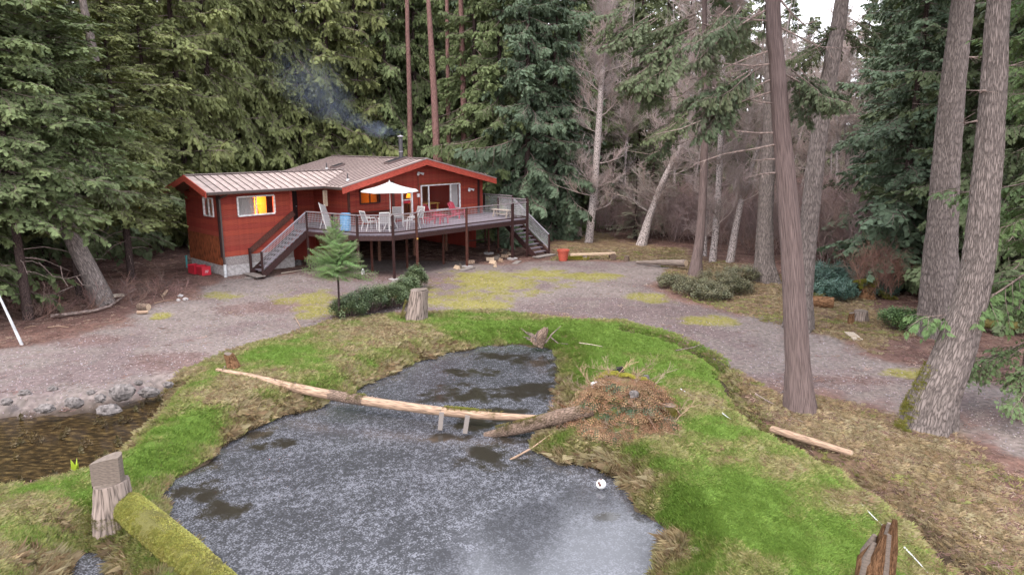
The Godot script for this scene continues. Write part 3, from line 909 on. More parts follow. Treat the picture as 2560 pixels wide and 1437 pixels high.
	for i in 14:
		var x := 8.42 + i * 0.048
		cu.quad(Vector3(x, 2.75, -1.0 - 0.03 * (i % 2)), Vector3(x + 0.048, 2.75, -1.0 - 0.03 * ((i + 1) % 2)), Vector3(x + 0.048, 4.22, -1.0 - 0.03 * ((i + 1) % 2)), Vector3(x, 4.22, -1.0 - 0.03 * (i % 2)))
	part(h, "curtain", cu, M.paleblind)
	var cb := MB.new()
	for i in 20:
		var x := -4.46 + i * 0.047
		cb.quad(Vector3(x, 3.18, -2.66 - 0.025 * (i % 2)), Vector3(x + 0.047, 3.18, -2.66 - 0.025 * ((i + 1) % 2)), Vector3(x + 0.047, 4.08, -2.66 - 0.025 * ((i + 1) % 2)), Vector3(x, 4.08, -2.66 - 0.025 * (i % 2)))
	part(h, "curtain", cb, M.paleblind)
	# stove pipe, flashing, skylight kerbs, vents
	var st := holder(h, "stovepipe")
	part(st, "pipe", pipe(Vector3(5.45, 5.5, -1.9), Vector3(5.45, 7.0, -1.9), 0.125, 16), M.stove)
	part(st, "pipe_band", pipe(Vector3(5.45, 6.2, -1.9), Vector3(5.45, 6.24, -1.9), 0.135, 16), M.steel)
	var cap := MB.new()
	cap.lathe([Vector2(0.0, 7.17), Vector2(0.19, 7.10), Vector2(0.19, 7.07), Vector2(0.0, 7.06)], 16, Vector3(5.45, 0, -1.9))
	part(st, "rain_cap", cap, M.steel)
	for a in 4: part(st, "cap_strut", pipe(Vector3(5.45 + 0.11 * cos(a * PI / 2), 6.98, -1.9 + 0.11 * sin(a * PI / 2)), Vector3(5.45 + 0.11 * cos(a * PI / 2), 7.08, -1.9 + 0.11 * sin(a * PI / 2)), 0.012, 5), M.steel)
	for s in [[4.35, 5.72, -2.15, -1.65], [3.05, 3.85, -5.75, -5.3]]:
		var sk := holder(h, "skylight")
		part(sk, "kerb", slab(Vector3(s[0], roof_y(s[0]) + 0.1, s[2]), Vector3(s[0], roof_y(s[0]) + 0.1, s[3]), Vector3(s[1], roof_y(s[1]) + 0.1, s[3]), Vector3(s[1], roof_y(s[1]) + 0.1, s[2]), 0.13), M.seam)
		var g := 0.07
		part(sk, "glazing", slab(Vector3(s[0] + g, roof_y(s[0] + g) + 0.125, s[2] + g), Vector3(s[0] + g, roof_y(s[0] + g) + 0.125, s[3] - g), Vector3(s[1] - g, roof_y(s[1] - g) + 0.125, s[3] - g), Vector3(s[1] - g, roof_y(s[1] - g) + 0.125, s[2] + g), 0.02), M.black)
	for s in [[2.78, -5.68], [1.02, -0.94]]:
		var vt := holder(h, "roof_vent")
		part(vt, "pipe", pipe(Vector3(s[0], roof_y(s[0]), s[1]), Vector3(s[0], roof_y(s[0]) + 0.4, s[1]), 0.035), M.stove)
		part(vt, "collar", pipe(Vector3(s[0], roof_y(s[0]) - 0.02, s[1]), Vector3(s[0], roof_y(s[0]) + 0.12, s[1]), 0.085, 12), M.pvc)
	# flood lamps, meter box, hanging bits on the front wall
	for s in [[5.85, 5.0], [9.93, 3.86]]:
		var fl := holder(h, "floodlight")
		part(fl, "mount", bx(Vector3(s[0] - 0.06, s[1] - 0.06, -0.86), Vector3(s[0] + 0.06, s[1] + 0.06, -0.8)), M.pvc)
		for q in [-1, 1]:
			var m := MB.new()
			m.tube([Vector3(s[0] + q * 0.03, s[1], -0.8), Vector3(s[0] + q * 0.1, s[1] - 0.02, -0.72), Vector3(s[0] + q * 0.21, s[1] - 0.07, -0.6)], [0.025, 0.05, 0.08], 10)
			part(fl, "lamp_head", m, M.pvc)
	part(h, "meter_box", bx(Vector3(5.70, 3.6, -0.85), Vector3(5.86, 3.8, -0.77)), M.white)
	part(h, "vent_hood", bx(Vector3(10.0, 2.5, -0.86), Vector3(10.5, 2.75, -0.81)), M["siding2"])
	# lit lamps inside: one in the wing, two in the big room
	for l in [[Vector3(-2.55, 3.35, -4.2), 1.9, "lit orange table lamp behind the wing's front window"], [Vector3(3.1, 3.30, -3.4), 0.45, "lit yellow lamp behind the small dark-framed kitchen window"], [Vector3(8.1, 3.25, -4.6), 0.2, "lit lamp inside behind the wide deck window"], [Vector3(4.9, 3.6, -4.6), 0.2, "lit lamp inside behind the glazed deck door"]]:
		lamp_inside(l[0], l[1], l[2])
	furnish_inside()

func lamp_inside(p: Vector3, energy: float, label: String) -> void:
	var w := hw(p.x, p.y, p.z)
	var t := thing("table_lamp", label, "lamp", Vector3(w.x, w.y, w.z))
	var shade := MB.new()
	shade.lathe([Vector2(0.10, 0.20), Vector2(0.17, -0.04)], 14)
	var sm := StandardMaterial3D.new()
	sm.albedo_color = Color(0.9, 0.62, 0.3)
	sm.emission_enabled = true
	sm.emission = Color(1.0, 0.62, 0.18)
	sm.emission_energy_multiplier = 0.55
	part(t, "lamp_shade", shade, sm)
	var stem := MB.new()
	stem.lathe([Vector2(0.0, 0.02), Vector2(0.02, 0.0), Vector2(0.02, -0.2), Vector2(0.07, -0.32), Vector2(0.0, -0.34)], 10)
	part(t, "lamp_base", stem, M.brown)
	var bulb := MB.new()
	bulb.lathe([Vector2(0.0, 0.12), Vector2(0.035, 0.08), Vector2(0.03, 0.03), Vector2(0.0, 0.02)], 10)
	part(t, "bulb", bulb, sm)
	var o := OmniLight3D.new()
	o.light_color = Color(1.0, 0.58, 0.16)
	o.light_energy = energy
	o.light_size = 0.06
	o.omni_range = 12.0
	o.omni_attenuation = 2.0
	o.shadow_enabled = true
	o.name = "lamp_light"
	t.add_child(o)
	o.position = Vector3(0, 0.07, 0)
	# what it stands on
	var c := thing("side_cabinet", "small wooden cabinet under " + label.replace("lit ", "the "), "cabinet", hw(p.x, 0, p.z), HT)
	var top := p.y - 0.34
	part(c, "cabinet_top", bx(Vector3(-0.3, top - 0.03, -0.22), Vector3(0.3, top, 0.22)), M.interior)
	part(c, "cabinet_body", bx(Vector3(-0.27, FL, -0.2), Vector3(0.27, top - 0.03, 0.2)), M.interior)

func furnish_inside() -> void:
	var t := thing("dining_table", "yellow wooden dining table indoors behind the wide deck window", "table", hw(7.7, FL, -2.6), HT)
	var y := mat("yellowwood", Color(0.62, 0.40, 0.10), 0.5)
	part(t, "tabletop", bx(Vector3(-0.9, 0.72, -0.45), Vector3(0.9, 0.77, 0.45)), y)
	for a in [-0.8, 0.8]:
		for b in [-0.36, 0.36]: part(t, "leg", beam(Vector3(a, 0, b), Vector3(a, 0.72, b), 0.07, 0.07, Vector3.BACK), y)
	single("wall_picture", bx(Vector3(-0.5, -0.3, -0.02), Vector3(0.5, 0.3, 0.02)), y, "plain yellow panel hanging indoors above the yellow table", "picture", hw(8.3, 3.55, -5.97), HT)

# ---------- deck ----------
func rail_run(parent: Node3D, a: Vector3, b: Vector3, top: float, foot := 0.13, sub := 2.0) -> void:
	# top rail, lower rail and a welded wire panel between posts at a and b (at deck level)
	var up := Vector3.UP
	part(parent, "top_rail", beam(a + up * top, b + up * top, 0.13, 0.045), M.railtop)
	part(parent, "bottom_rail", beam(a + up * foot, b + up * foot, 0.05, 0.06), M.brown)
	wire_panel(parent, a + up * (foot + 0.03), b + up * (foot + 0.03), top - foot - 0.06)
	var k := int(a.distance_to(b) / sub)
	for i in range(1, k):
		part(parent, "rail_block", beam(a.lerp(b, i / float(k)), a.lerp(b, i / float(k)) + up * foot, 0.05, 0.07, (b - a).normalized()), M.brown)
func wire_panel(parent: Node3D, a: Vector3, b: Vector3, h: float) -> void:
	var mb := MB.new()
	var length := a.distance_to(b)
	var n := int(length / 0.105)
	var up := Vector3.UP
	for i in range(1, n):
		var p := a.lerp(b, i / float(n))
		mb.bar(p, p + up * h, 0.008, 0.008, (b - a).normalized())
	var rows := int(h / 0.105)
	for j in range(1, rows):
		mb.bar(a + up * h * j / rows, b + up * h * j / rows, 0.009, 0.009)
	part(parent, "wire_panel", mb, M.wire)
func stairs(parent: Node3D, top: Vector3, run: Vector3, side: Vector3, width: float, bottom: float, n: int, far_rail: bool) -> void:
	# top: corner at deck level; run: horizontal travel; treads n
	var s := holder(parent, "staircase")
	var rise := (top.y - bottom) / n
	var dirn := run.normalized()
	for i in n - 1:
		var p := top + run * ((i + 0.55) / (n - 0.3)) - Vector3.UP * rise * (i + 1)
		part(s, "tread", beam(p + side * 0.05, p + side * (width - 0.05), 0.27, 0.045), M.deck0)
	var end := top + run
	end.y = bottom
	for w in [0.02, width - 0.02]:
		var a = top + side * w - Vector3.UP * 0.16
		var b = end + side * w + Vector3.UP * 0.02
		part(s, "stringer", beam(a, b, 0.05, 0.30), M.brown)
	for w in ([0.0, width] if far_rail else [0.0]):
		var a = top + side * w
		var b = end + side * w
		part(s, "handrail", beam(a + Vector3.UP * 0.98, b + Vector3.UP * 1.22, 0.07, 0.05), M.steelrail)
		part(s, "lower_rail", beam(a + Vector3.UP * 0.12, b + Vector3.UP * 0.36, 0.04, 0.045), M.steelrail)
		var mb := MB.new()
		for i in range(1, 32):
			var p = a.lerp(b, i / 32.0) + Vector3.UP * lerpf(0.12, 0.36, i / 32.0)
			mb.bar(p, p + Vector3.UP * 0.86, 0.008, 0.008, dirn)
		for j in range(1, 8):
			mb.bar(a + Vector3.UP * (0.12 + 0.86 * j / 8.0), b + Vector3.UP * (0.36 + 0.86 * j / 8.0), 0.009, 0.009)
		part(s, "wire_panel", mb, M.wire)
		part(s, "post", beam(b - Vector3.UP * 0.25, b + Vector3.UP * 1.25, 0.09, 0.09, dirn), M.brown)
	part(s, "landing_board", beam(end + dirn * 0.2 - side * 0.15 + Vector3.UP * 0.02, end + dirn * 0.2 + side * (width + 0.2) + Vector3.UP * 0.02, 0.5, 0.05), M.greyboard)

func make_deck() -> void:
	mat("railtop", Color(0.20, 0.165, 0.17), 0.5)
	mat("steelrail", Color(0.24, 0.22, 0.245), 0.45)
	mat("greyboard", Color(0.33, 0.28, 0.25), 0.85, M.tfine, Vector3(2, 2, 2))
	var d := thing("deck", "raised grey plank deck with wire railings and dark brown posts", "deck", HO, HT)
	# planks along the front
	var z := 3.47
	var i := 0
	while z > -4.2:
		var w := 0.138
		var zc := z - w * 0.5
		var xl := -1.43
		if zc > 2.23: xl = lerpf(-0.71, 0.5, (zc - 2.23) / 1.25)
		elif zc > -1.2: xl = lerpf(-1.43, -0.71, (zc + 1.2) / 3.43)
		var runs := []
		if zc > -0.86: runs.append([xl, 10.6 if zc > 1.05 else 11.95])
		else:
			runs.append([xl, 0.93])
			if zc > -1.28: runs[0][1] = 3.9
			if zc > -4.4: runs.append([11.07, 11.95])
		for r in runs:
			var mid: float = lerpf(r[0], r[1], rr(0.35, 0.65))
			for q in ([[r[0], mid - 0.002], [mid + 0.002, r[1]]] if r[1] - r[0] > 5.0 else [r]):
				part(d, "deck_board", bx(Vector3(q[0], FL - 0.035 + rr(-0.002, 0.002), z - w), Vector3(q[1], FL, z)), M["deck%d" % (rng.randi() % 3)])
		z -= w + 0.006
		i += 1
	# rim boards, joists
	var rim := [Vector3(-1.43, 0, -1.2), Vector3(-0.71, 0, 2.25), Vector3(0.5, 0, 3.5), Vector3(10.62, 0, 3.5), Vector3(10.62, 0, 1.05), Vector3(11.97, 0, 1.05), Vector3(11.97, 0, -4.3)]
	for k in rim.size() - 1:
		part(d, "rim_board", beam(rim[k] + Vector3.UP * (FL - 0.155), rim[k + 1] + Vector3.UP * (FL - 0.155), 0.05, 0.24), M.brown)
	for k in 18:
		var x := -0.4 + k * 0.61
		part(d, "joist", bx(Vector3(x, FL - 0.25, -1.2), Vector3(x + 0.045, FL - 0.04, 3.44 if x > 0.6 else 2.3)), M.under)
	part(d, "girder", bx(Vector3(0.4, FL - 0.45, 1.4), Vector3(10.5, FL - 0.26, 1.52)), M.under)
	# posts: front row carries the rail, an inner row the girder
	var fr := [0.5, 2.01, 5.54, 9.25, 10.56]
	for x in fr:
		part(d, "post", beam(Vector3(x, -0.15, 3.53), Vector3(x, FL + (1.02 if x < 10 else 1.2), 3.53), 0.125 if x > 9 else 0.10, 0.125 if x > 9 else 0.10, Vector3.BACK), M.brown if x > 9 or x < 0.6 else M.brownlight)
	for q in [[-0.73, 2.26], [-1.45, -1.2], [-1.05, 0.6]]:
		part(d, "post", beam(Vector3(q[0], -0.1, q[1]), Vector3(q[0], FL + 1.02, q[1]), 0.10, 0.10, Vector3.BACK), M.brown)
	for q in [[0.7, 1.4], [5.25, 1.9], [9.8, 1.0], [11.9, -1.4], [11.9, 0.95], [10.6, 1.05], [3.0, 1.45], [7.6, 1.45]]:
		part(d, "post", beam(Vector3(q[0], -0.15, q[1]), Vector3(q[0], FL - 0.27, q[1]), 0.09, 0.09, Vector3.BACK), M.brownlight)
	for q in [[11.93, 1.05], [11.93, -1.5], [10.62, 1.05]]:
		part(d, "post", beam(Vector3(q[0], FL - 0.3, q[1]), Vector3(q[0], FL + 1.18, q[1]), 0.09, 0.09, Vector3.BACK), M.brown)
	for q in [[0.5, 3.53], [5.54, 3.53], [9.25, 3.53], [9.8, 1.0], [2.01, 3.53]]:
		part(d, "footing", bx(Vector3(q[0] - 0.22, -0.2, q[1] - 0.22), Vector3(q[0] + 0.22, 0.05, q[1] + 0.22)), M.concrete)
	var L := func(x: float, zz: float) -> Vector3: return Vector3(x, FL, zz)
	for k in fr.size() - 1: rail_run(d, L.call(fr[k], 3.5), L.call(fr[k + 1], 3.5), 1.0)
	rail_run(d, L.call(0.5, 3.5), L.call(-0.73, 2.25), 1.0)
	rail_run(d, L.call(-0.73, 2.25), L.call(-1.05, 0.6), 1.0)
	rail_run(d, L.call(-1.05, 0.6), L.call(-1.44, -1.2), 1.0)
	rail_run(d, L.call(10.6, 3.45), L.call(10.6, 1.05), 1.16)
	rail_run(d, L.call(11.93, 1.05), L.call(11.93, -1.5), 1.16)
	rail_run(d, L.call(11.93, -1.5), L.call(11.93, -4.2), 1.16)
	stairs(d, Vector3(-1.45, FL, -1.22), Vector3(-2.62, 0, 0), Vector3(0, 0, -1), 1.18, 0.2, 11, false)
	# the solid board guard on the wall side of that stair
	part(d, "guard_board", beam(Vector3(-1.45, FL + 0.86, -2.42), Vector3(-4.05, 1.34, -2.42), 0.04, 0.28), M.brownlight)
	part(d, "post", beam(Vector3(-4.08, 0.05, -2.41), Vector3(-4.08, 1.5, -2.41), 0.10, 0.10, Vector3.BACK), M.brown)
	stairs(d, Vector3(11.93, FL, 1.15), Vector3(0, 0, 2.95), Vector3(-1, 0, 0), 1.30, 0.0, 11, false)
	var tag_board := MB.new()
	tag_board.box(Vector3(1.96, FL - 0.36, 3.585), Vector3(2.06, FL - 0.28, 3.595))
	part(d, "metal_bracket", tag_board, mat("brass", Color(0.55, 0.32, 0.08), 0.5))

# ---------- furniture on the deck ----------
func on_deck(x: float, z: float) -> Vector3: return hw(x, FL, z)
func make_furniture() -> void:
	# white sling armchairs round the white table
	var seats := [[1.15, 1.95, 2.6, "white mesh patio armchair backed up to the front deck railing"], [0.95, 0.95, 1.5, "white mesh patio armchair beside the blue barrel end of the table"], [2.75, 2.35, -2.5, "white mesh patio armchair on the table's side towards the red chairs"], [3.0, 0.75, -0.6, "white mesh patio armchair between the table and the glazed door"], [3.95, 1.2, -1.4, "white mesh patio armchair pushed back from the table towards the red chairs"]]
	for s in seats:
		var c := thing("patio_chair", s[3], "chair", on_deck(s[0], s[1]), HT + s[2], "white mesh armchairs round the patio table")
		var st := MB.new()
		st.hexa([Vector3(-0.24, 0.41, -0.22), Vector3(0.24, 0.41, -0.22), Vector3(0.25, 0.44, 0.26), Vector3(-0.25, 0.44, 0.26), Vector3(-0.24, 0.43, -0.22), Vector3(0.24, 0.43, -0.22), Vector3(0.25, 0.46, 0.26), Vector3(-0.25, 0.46, 0.26)])
		part(c, "seat", st, M.sling)
		var bk := MB.new()
		bk.hexa([Vector3(-0.24, 0.44, -0.22), Vector3(0.24, 0.44, -0.22), Vector3(0.24, 0.44, -0.20), Vector3(-0.24, 0.44, -0.20), Vector3(-0.23, 1.0, -0.42), Vector3(0.23, 1.0, -0.42), Vector3(0.23, 1.0, -0.40), Vector3(-0.23, 1.0, -0.40)])
		part(c, "backrest", bk, M.sling)
		part(c, "back_rail", beam(Vector3(-0.26, 1.01, -0.42), Vector3(0.26, 1.01, -0.42), 0.03, 0.04), M.chairwhite)
		for q in [-1, 1]:
			var fr := MB.new()
			fr.tube([Vector3(q * 0.27, 0, 0.28), Vector3(q * 0.27, 0.55, 0.24), Vector3(q * 0.27, 0.66, 0.18), Vector3(q * 0.27, 0.66, -0.3)], [0.018, 0.018, 0.02, 0.02], 6)
			part(c, "arm_and_front_leg", fr, M.chairwhite)
			var rl := MB.new()
			rl.tube([Vector3(q * 0.25, 0, -0.34), Vector3(q * 0.25, 0.42, -0.22), Vector3(q * 0.25, 1.02, -0.43)], [0.018, 0.018, 0.018], 6)
			part(c, "back_leg", rl, M.chairwhite)
			part(c, "armrest", bx(Vector3(q * 0.27 - 0.028, 0.67, -0.3), Vector3(q * 0.27 + 0.028, 0.69, 0.2)), M.chairwhite)
	var t := thing("patio_table", "white round patio table under the parasol", "table", on_deck(2.05, 1.35), HT)
	var tp := MB.new()
	tp.lathe([Vector2(0.0, 0.74), Vector2(0.62, 0.74), Vector2(0.63, 0.725), Vector2(0.60, 0.70), Vector2(0.0, 0.70)], 28)
	part(t, "tabletop", tp, M.chairwhite)
	for a in 4:
		var an := a * PI / 2 + 0.4
		var lg := MB.new()
		lg.tube([Vector3(cos(an) * 0.28, 0.70, sin(an) * 0.28), Vector3(cos(an) * 0.2, 0.4, sin(an) * 0.2), Vector3(cos(an) * 0.38, 0.0, sin(an) * 0.38)], [0.025, 0.025, 0.025], 7)
		part(t, "leg", lg, M.chairwhite)
	# parasol: six-sided canopy of thick cloth, ribs, pole
	var p := thing("parasol", "open white canvas parasol over the patio table", "parasol", on_deck(2.05, 1.35), HT)
	var cn := MB.new()
	var sides := 6
	var R := 1.62
	for k in sides:
		var a0 := TAU * k / sides + 0.15
		var a1 := TAU * (k + 1) / sides + 0.15
		for j in 5:
			var r0 := R * j / 5.0
			var r1 := R * (j + 1) / 5.0
			var sag := func(r: float, mid: bool) -> float: return 2.50 - 0.46 * pow(r / R, 1.0) - (0.05 * sin(PI * r / R)) - (0.04 * r / R if mid else 0.0)
			var am := (a0 + a1) * 0.5
			var P := func(r: float, a: float, m: bool) -> Vector3: return Vector3(cos(a) * r * (0.93 if m else 1.0), sag.call(r, m), sin(a) * r * (0.93 if m else 1.0))
			for w in [[a0, false, am, true], [am, true, a1, false]]:
				var A: Vector3 = P.call(r0, w[0], w[1])
				var B: Vector3 = P.call(r0, w[2], w[3])
				var C: Vector3 = P.call(r1, w[2], w[3])
				var D: Vector3 = P.call(r1, w[0], w[1])
				if j == 0: cn.tri(A, D, C)
				else: cn.quad(A, D, C, B)
				if j == 4: cn.quad(D, D - Vector3.UP * 0.035, C - Vector3.UP * 0.035, C)
	part(p, "canopy", cn, M.canvas)
	part(p, "pole", pipe(Vector3(0, 0.02, 0), Vector3(0, 2.54, 0), 0.022, 10), M.chairwhite)
	var fin := MB.new()
	fin.lathe([Vector2(0, 2.58), Vector2(0.03, 2.55), Vector2(0.02, 2.49)], 10)
	part(p, "finial", fin, M.chairwhite)
	for k in sides:
		var a := TAU * k / sides + 0.15
		part(p, "rib", beam(Vector3(0, 2.43, 0), Vector3(cos(a) * R * 0.98, 2.0, sin(a) * R * 0.98), 0.018, 0.014), M.chairwhite)
	var ub := MB.new()
	ub.lathe([Vector2(0.0, 0.14), Vector2(0.05, 0.13), Vector2(0.08, 0.07), Vector2(0.26, 0.045), Vector2(0.27, 0.0), Vector2(0.0, 0.0)], 16)
	part(p, "base", ub, M.black)
	# red slatted chairs and stool
	adirondack("red slatted garden chair set in front of the wide window's curtain", 8.05, 0.05, 0.25)
	adirondack("red slatted garden chair turned sideways beside the meter box", 6.1, 0.05, 1.35)
	var rt := thing("side_table", "low red slatted table standing before the red garden chairs", "table", on_deck(5.5, 1.5), HT)
	for k in 4: part(rt, "top_slat", bx(Vector3(-0.32, 0.46, -0.26 + k * 0.135), Vector3(0.32, 0.485, -0.26 + k * 0.135 + 0.115)), M.redpaint)
	for a in [-0.27, 0.27]:
		for b in [-0.2, 0.2]: part(rt, "leg", beam(Vector3(a * 1.15, 0, b * 1.1), Vector3(a, 0.46, b), 0.09, 0.045, Vector3.BACK), M.redpaint)
	for b in [-0.2, 0.2]: part(rt, "apron", beam(Vector3(-0.3, 0.40, b), Vector3(0.3, 0.40, b), 0.025, 0.10), M.redpaint)
	var fs := thing("footstool", "low red footstool beside the red slatted table", "stool", on_deck(4.85, 0.9), HT + 0.5)
	for k in 3: part(fs, "top_slat", bx(Vector3(-0.24, 0.30, -0.18 + k * 0.125), Vector3(0.24, 0.322, -0.18 + k * 0.125 + 0.11)), M.redpaint)
	for a in [-0.19, 0.19]:
		for b in [-0.14, 0.14]: part(fs, "leg", beam(Vector3(a, 0, b), Vector3(a, 0.30, b), 0.07, 0.04, Vector3.BACK), M.redpaint)
	# plank bench by the side railing
	var b := thing("wooden_bench", "pale plank bench on the deck beside the stair railing", "bench", on_deck(10.2, 1.75), HT + PI / 2)
	for k in 2: part(b, "seat_plank", bx(Vector3(-0.75, 0.43, -0.17 + k * 0.175), Vector3(0.75, 0.47, -0.17 + k * 0.175 + 0.165)), M.plank)
	for s in [-0.55, 0.55]:
		part(b, "leg", beam(Vector3(s, 0, -0.2), Vector3(s, 0.43, -0.08), 0.09, 0.05, Vector3.RIGHT), M.plank)
		part(b, "leg", beam(Vector3(s, 0, 0.2), Vector3(s, 0.43, 0.08), 0.09, 0.05, Vector3.RIGHT), M.plank)
	part(b, "stretcher", beam(Vector3(-0.55, 0.2, 0), Vector3(0.55, 0.2, 0), 0.04, 0.08), M.plank)
	# blue barrel
	var br := thing("plastic_barrel", "blue plastic barrel with a lid behind the deck railing", "barrel", on_deck(-0.05, 0.25), HT)
	var bb := MB.new()
	bb.lathe([Vector2(0.0, 0.0), Vector2(0.25, 0.0), Vector2(0.275, 0.05), Vector2(0.285, 0.3), Vector2(0.295, 0.31), Vector2(0.295, 0.34), Vector2(0.285, 0.35), Vector2(0.285, 0.6), Vector2(0.295, 0.61), Vector2(0.295, 0.64), Vector2(0.285, 0.65), Vector2(0.27, 0.86)], 24)
	part(br, "body", bb, M.blueplastic)
	var lid := MB.new()
	lid.lathe([Vector2(0.0, 0.93), Vector2(0.2, 0.92), Vector2(0.29, 0.89), Vector2(0.295, 0.85), Vector2(0.27, 0.85)], 24)
	part(br, "lid", lid, M.blueplastic)
	# folded white lounge leaning by the porch
	var fc := thing("folded_lounger", "folded white patio lounger leaning in the porch corner", "lounger", on_deck(-0.35, -1.0), HT + 0.5)
	var pan := MB.new()
	pan.hexa([Vector3(-0.33, 0.05, 0.1), Vector3(0.33, 0.05, 0.1), Vector3(0.33, 0.05, 0.14), Vector3(-0.33, 0.05, 0.14), Vector3(-0.22, 1.38, -0.32), Vector3(0.36, 1.22, -0.32), Vector3(0.36, 1.22, -0.28), Vector3(-0.22, 1.38, -0.28)])
	part(fc, "sling_panel", pan, M.sling)
	for q in [[-0.35, -0.23, 1.42], [0.35, 0.38, 1.25]]: part(fc, "side_rail", pipe(Vector3(q[0], 0.0, 0.13), Vector3(q[1], q[2], -0.31), 0.018, 6), M.chairwhite)
	part(fc, "leg", pipe(Vector3(-0.3, 0.0, -0.3), Vector3(-0.28, 0.7, -0.06), 0.016, 6), M.chairwhite)
	part(fc, "leg", pipe(Vector3(0.34, 0.0, -0.3), Vector3(0.33, 0.7, -0.06), 0.016, 6), M.chairwhite)
	# carved hanging under the porch eave
	var wc := thing("hanging_chime", "pale carved wooden hanging under the porch eave", "wind chime", hw(0.05, 3.4, -1.7), HT)
	part(wc, "cord", pipe(Vector3(0, 0.85, 0), Vector3(0, 1.06, 0), 0.008, 4), M.plank)
	for k in 5:
		for j in 2: part(wc, "carved_piece", bx(Vector3(-0.13 + j * 0.14, k * 0.17, -0.02), Vector3(-0.13 + j * 0.14 + 0.12, k * 0.17 + 0.15, 0.02)), M.cutpale)
		part(wc, "cross_piece", bx(Vector3(-0.14, k * 0.17 + 0.15, -0.012), Vector3(0.14, k * 0.17 + 0.172, 0.012)), M.plank)

func adirondack(label: String, x: float, z: float, turn: float) -> void:
	var c := thing("garden_chair", label, "chair", on_deck(x, z), HT + turn, "red slatted garden chairs on the deck")
	for k in 5:
		var xx := -0.24 + k * 0.12
		var top := 1.0 - 0.05 * absf(k - 2)
		part(c, "back_slat", beam(Vector3(xx, 0.28, -0.20), Vector3(xx * 1.15, top, -0.48), 0.105, 0.022, Vector3(0, 0.3, 1)), M.redpaint)
	for k in 5:
		part(c, "seat_slat", beam(Vector3(-0.29, 0.27 + k * 0.022, -0.16 + k * 0.12), Vector3(0.29, 0.27 + k * 0.022, -0.16 + k * 0.12), 0.105, 0.022), M.redpaint)
	for q in [-1, 1]:
		part(c, "front_leg", beam(Vector3(q * 0.31, 0, 0.36), Vector3(q * 0.31, 0.55, 0.36), 0.03, 0.1, Vector3.BACK), M.redpaint)
		part(c, "back_leg", beam(Vector3(q * 0.28, 0.34, 0.38), Vector3(q * 0.28, 0.03, -0.5), 0.03, 0.12), M.redpaint)
		part(c, "armrest", bx(Vector3(q * 0.36 - 0.07, 0.55, -0.32), Vector3(q * 0.36 + 0.07, 0.575, 0.44)), M.redpaint)
	part(c, "back_brace", beam(Vector3(-0.36, 0.53, -0.3), Vector3(0.36, 0.53, -0.3), 0.03, 0.06), M.redpaint)

# ---------- plants ----------
var boughs := []
var firboughs := []
var twigs := []
var tufts := []
func make_bough(s: int, branchlets: int, hang: float, reach: float, spray: float, lw: float, bright := 1.0, pairs := 3) -> ArrayMesh:
	# a limb about 3 m long (along x): side branchlets, each hung with small drooping sprays of scale leaves
	var r := RandomNumberGenerator.new()
	r.seed = s
	var mb := MB.new()
	var stem := MB.new()
	var P := func(t: float) -> Vector3: return Vector3(3.0 * t, -0.8 * pow(t, 1.4) * hang + 0.5 * t * t * t * hang, 0.15 * sin(t * 5.0 + s))
	var sp := []
	var sr := []
	for i in 7:
		sp.append(P.call(i / 6.0)); sr.append(lerpf(0.035, 0.006, i / 6.0))
	stem.tube(sp, sr, 4, false)
	for i in branchlets + 2:
		var t := minf(0.14 + 0.86 * (i + r.randf() * 0.8) / branchlets, 1.0)
		var o: Vector3 = P.call(t)
		var side := 1.0 if i % 2 == 0 else -1.0
		var d := Vector3(r.randf_range(0.45, 0.95), r.randf_range(-0.55, 0.5), side * r.randf_range(0.35, 1.1)).normalized()
		if i >= branchlets: d = Vector3(1, 0.05, r.randf_range(-0.3, 0.3)).normalized()
		var length := reach * (0.45 + 0.75 * sin(PI * clampf(t * 0.9 + 0.05, 0.12, 0.88))) * r.randf_range(0.55, 1.2)
		var n := maxi(3, int(length / 0.13))
		var p := o
		var path := [o]
		var tone := r.randf_range(0.78, 1.18) * bright
		for k in n:
			d = (d + Vector3.DOWN * 0.10 * hang + Vector3(r.randf_range(-0.12, 0.12), r.randf_range(-0.1, 0.1), r.randf_range(-0.12, 0.12))).normalized()
			var q := p + d * length / n
			var across := d.cross(Vector3.UP).normalized()
			for w in [-1.0, 1.0]:
				if r.randf() < 0.12: continue
				var sd1 = (d * r.randf_range(0.3, 0.9) + across * w * r.randf_range(0.3, 0.9) + Vector3.DOWN * r.randf_range(0.1, 0.9) * hang).normalized()
				var sl := spray * r.randf_range(0.6, 1.25) * (1.0 - 0.35 * k / n)
				var flat = sd1.cross(Vector3(r.randf_range(-0.5, 0.5), 1, r.randf_range(-0.5, 0.5))).normalized()
				var a := p.lerp(q, r.randf())
				for m in pairs:
					var b = a + sd1 * sl * (0.16 + 0.7 / pairs * m)
					var ll := sl * (0.54 - 0.32 / pairs * m)
					for x in [-1.0, 1.0]:
						mb.col = gr(tone * r.randf_range(0.8, 1.2))
						var ld = (sd1 * 0.85 + flat * x * 0.75 + Vector3.DOWN * r.randf_range(0.0, 0.3)).normalized()
						mb.leaf(b, b + ld * ll, ld.cross(sd1.cross(flat)).normalized(), lw)
				mb.col = gr(tone)
				mb.leaf(a + sd1 * sl * 0.5, a + sd1 * sl * 1.15, flat, lw)
			p = q
			path.append(q)
		var rad := []
		for k in path.size(): rad.append(lerpf(0.010, 0.003, k / float(path.size() - 1)))
		stem.tube(path, rad, 3, false)
	var am := mb.commit(M.cedar)
	return stem.commit(M.deadlimb, am)

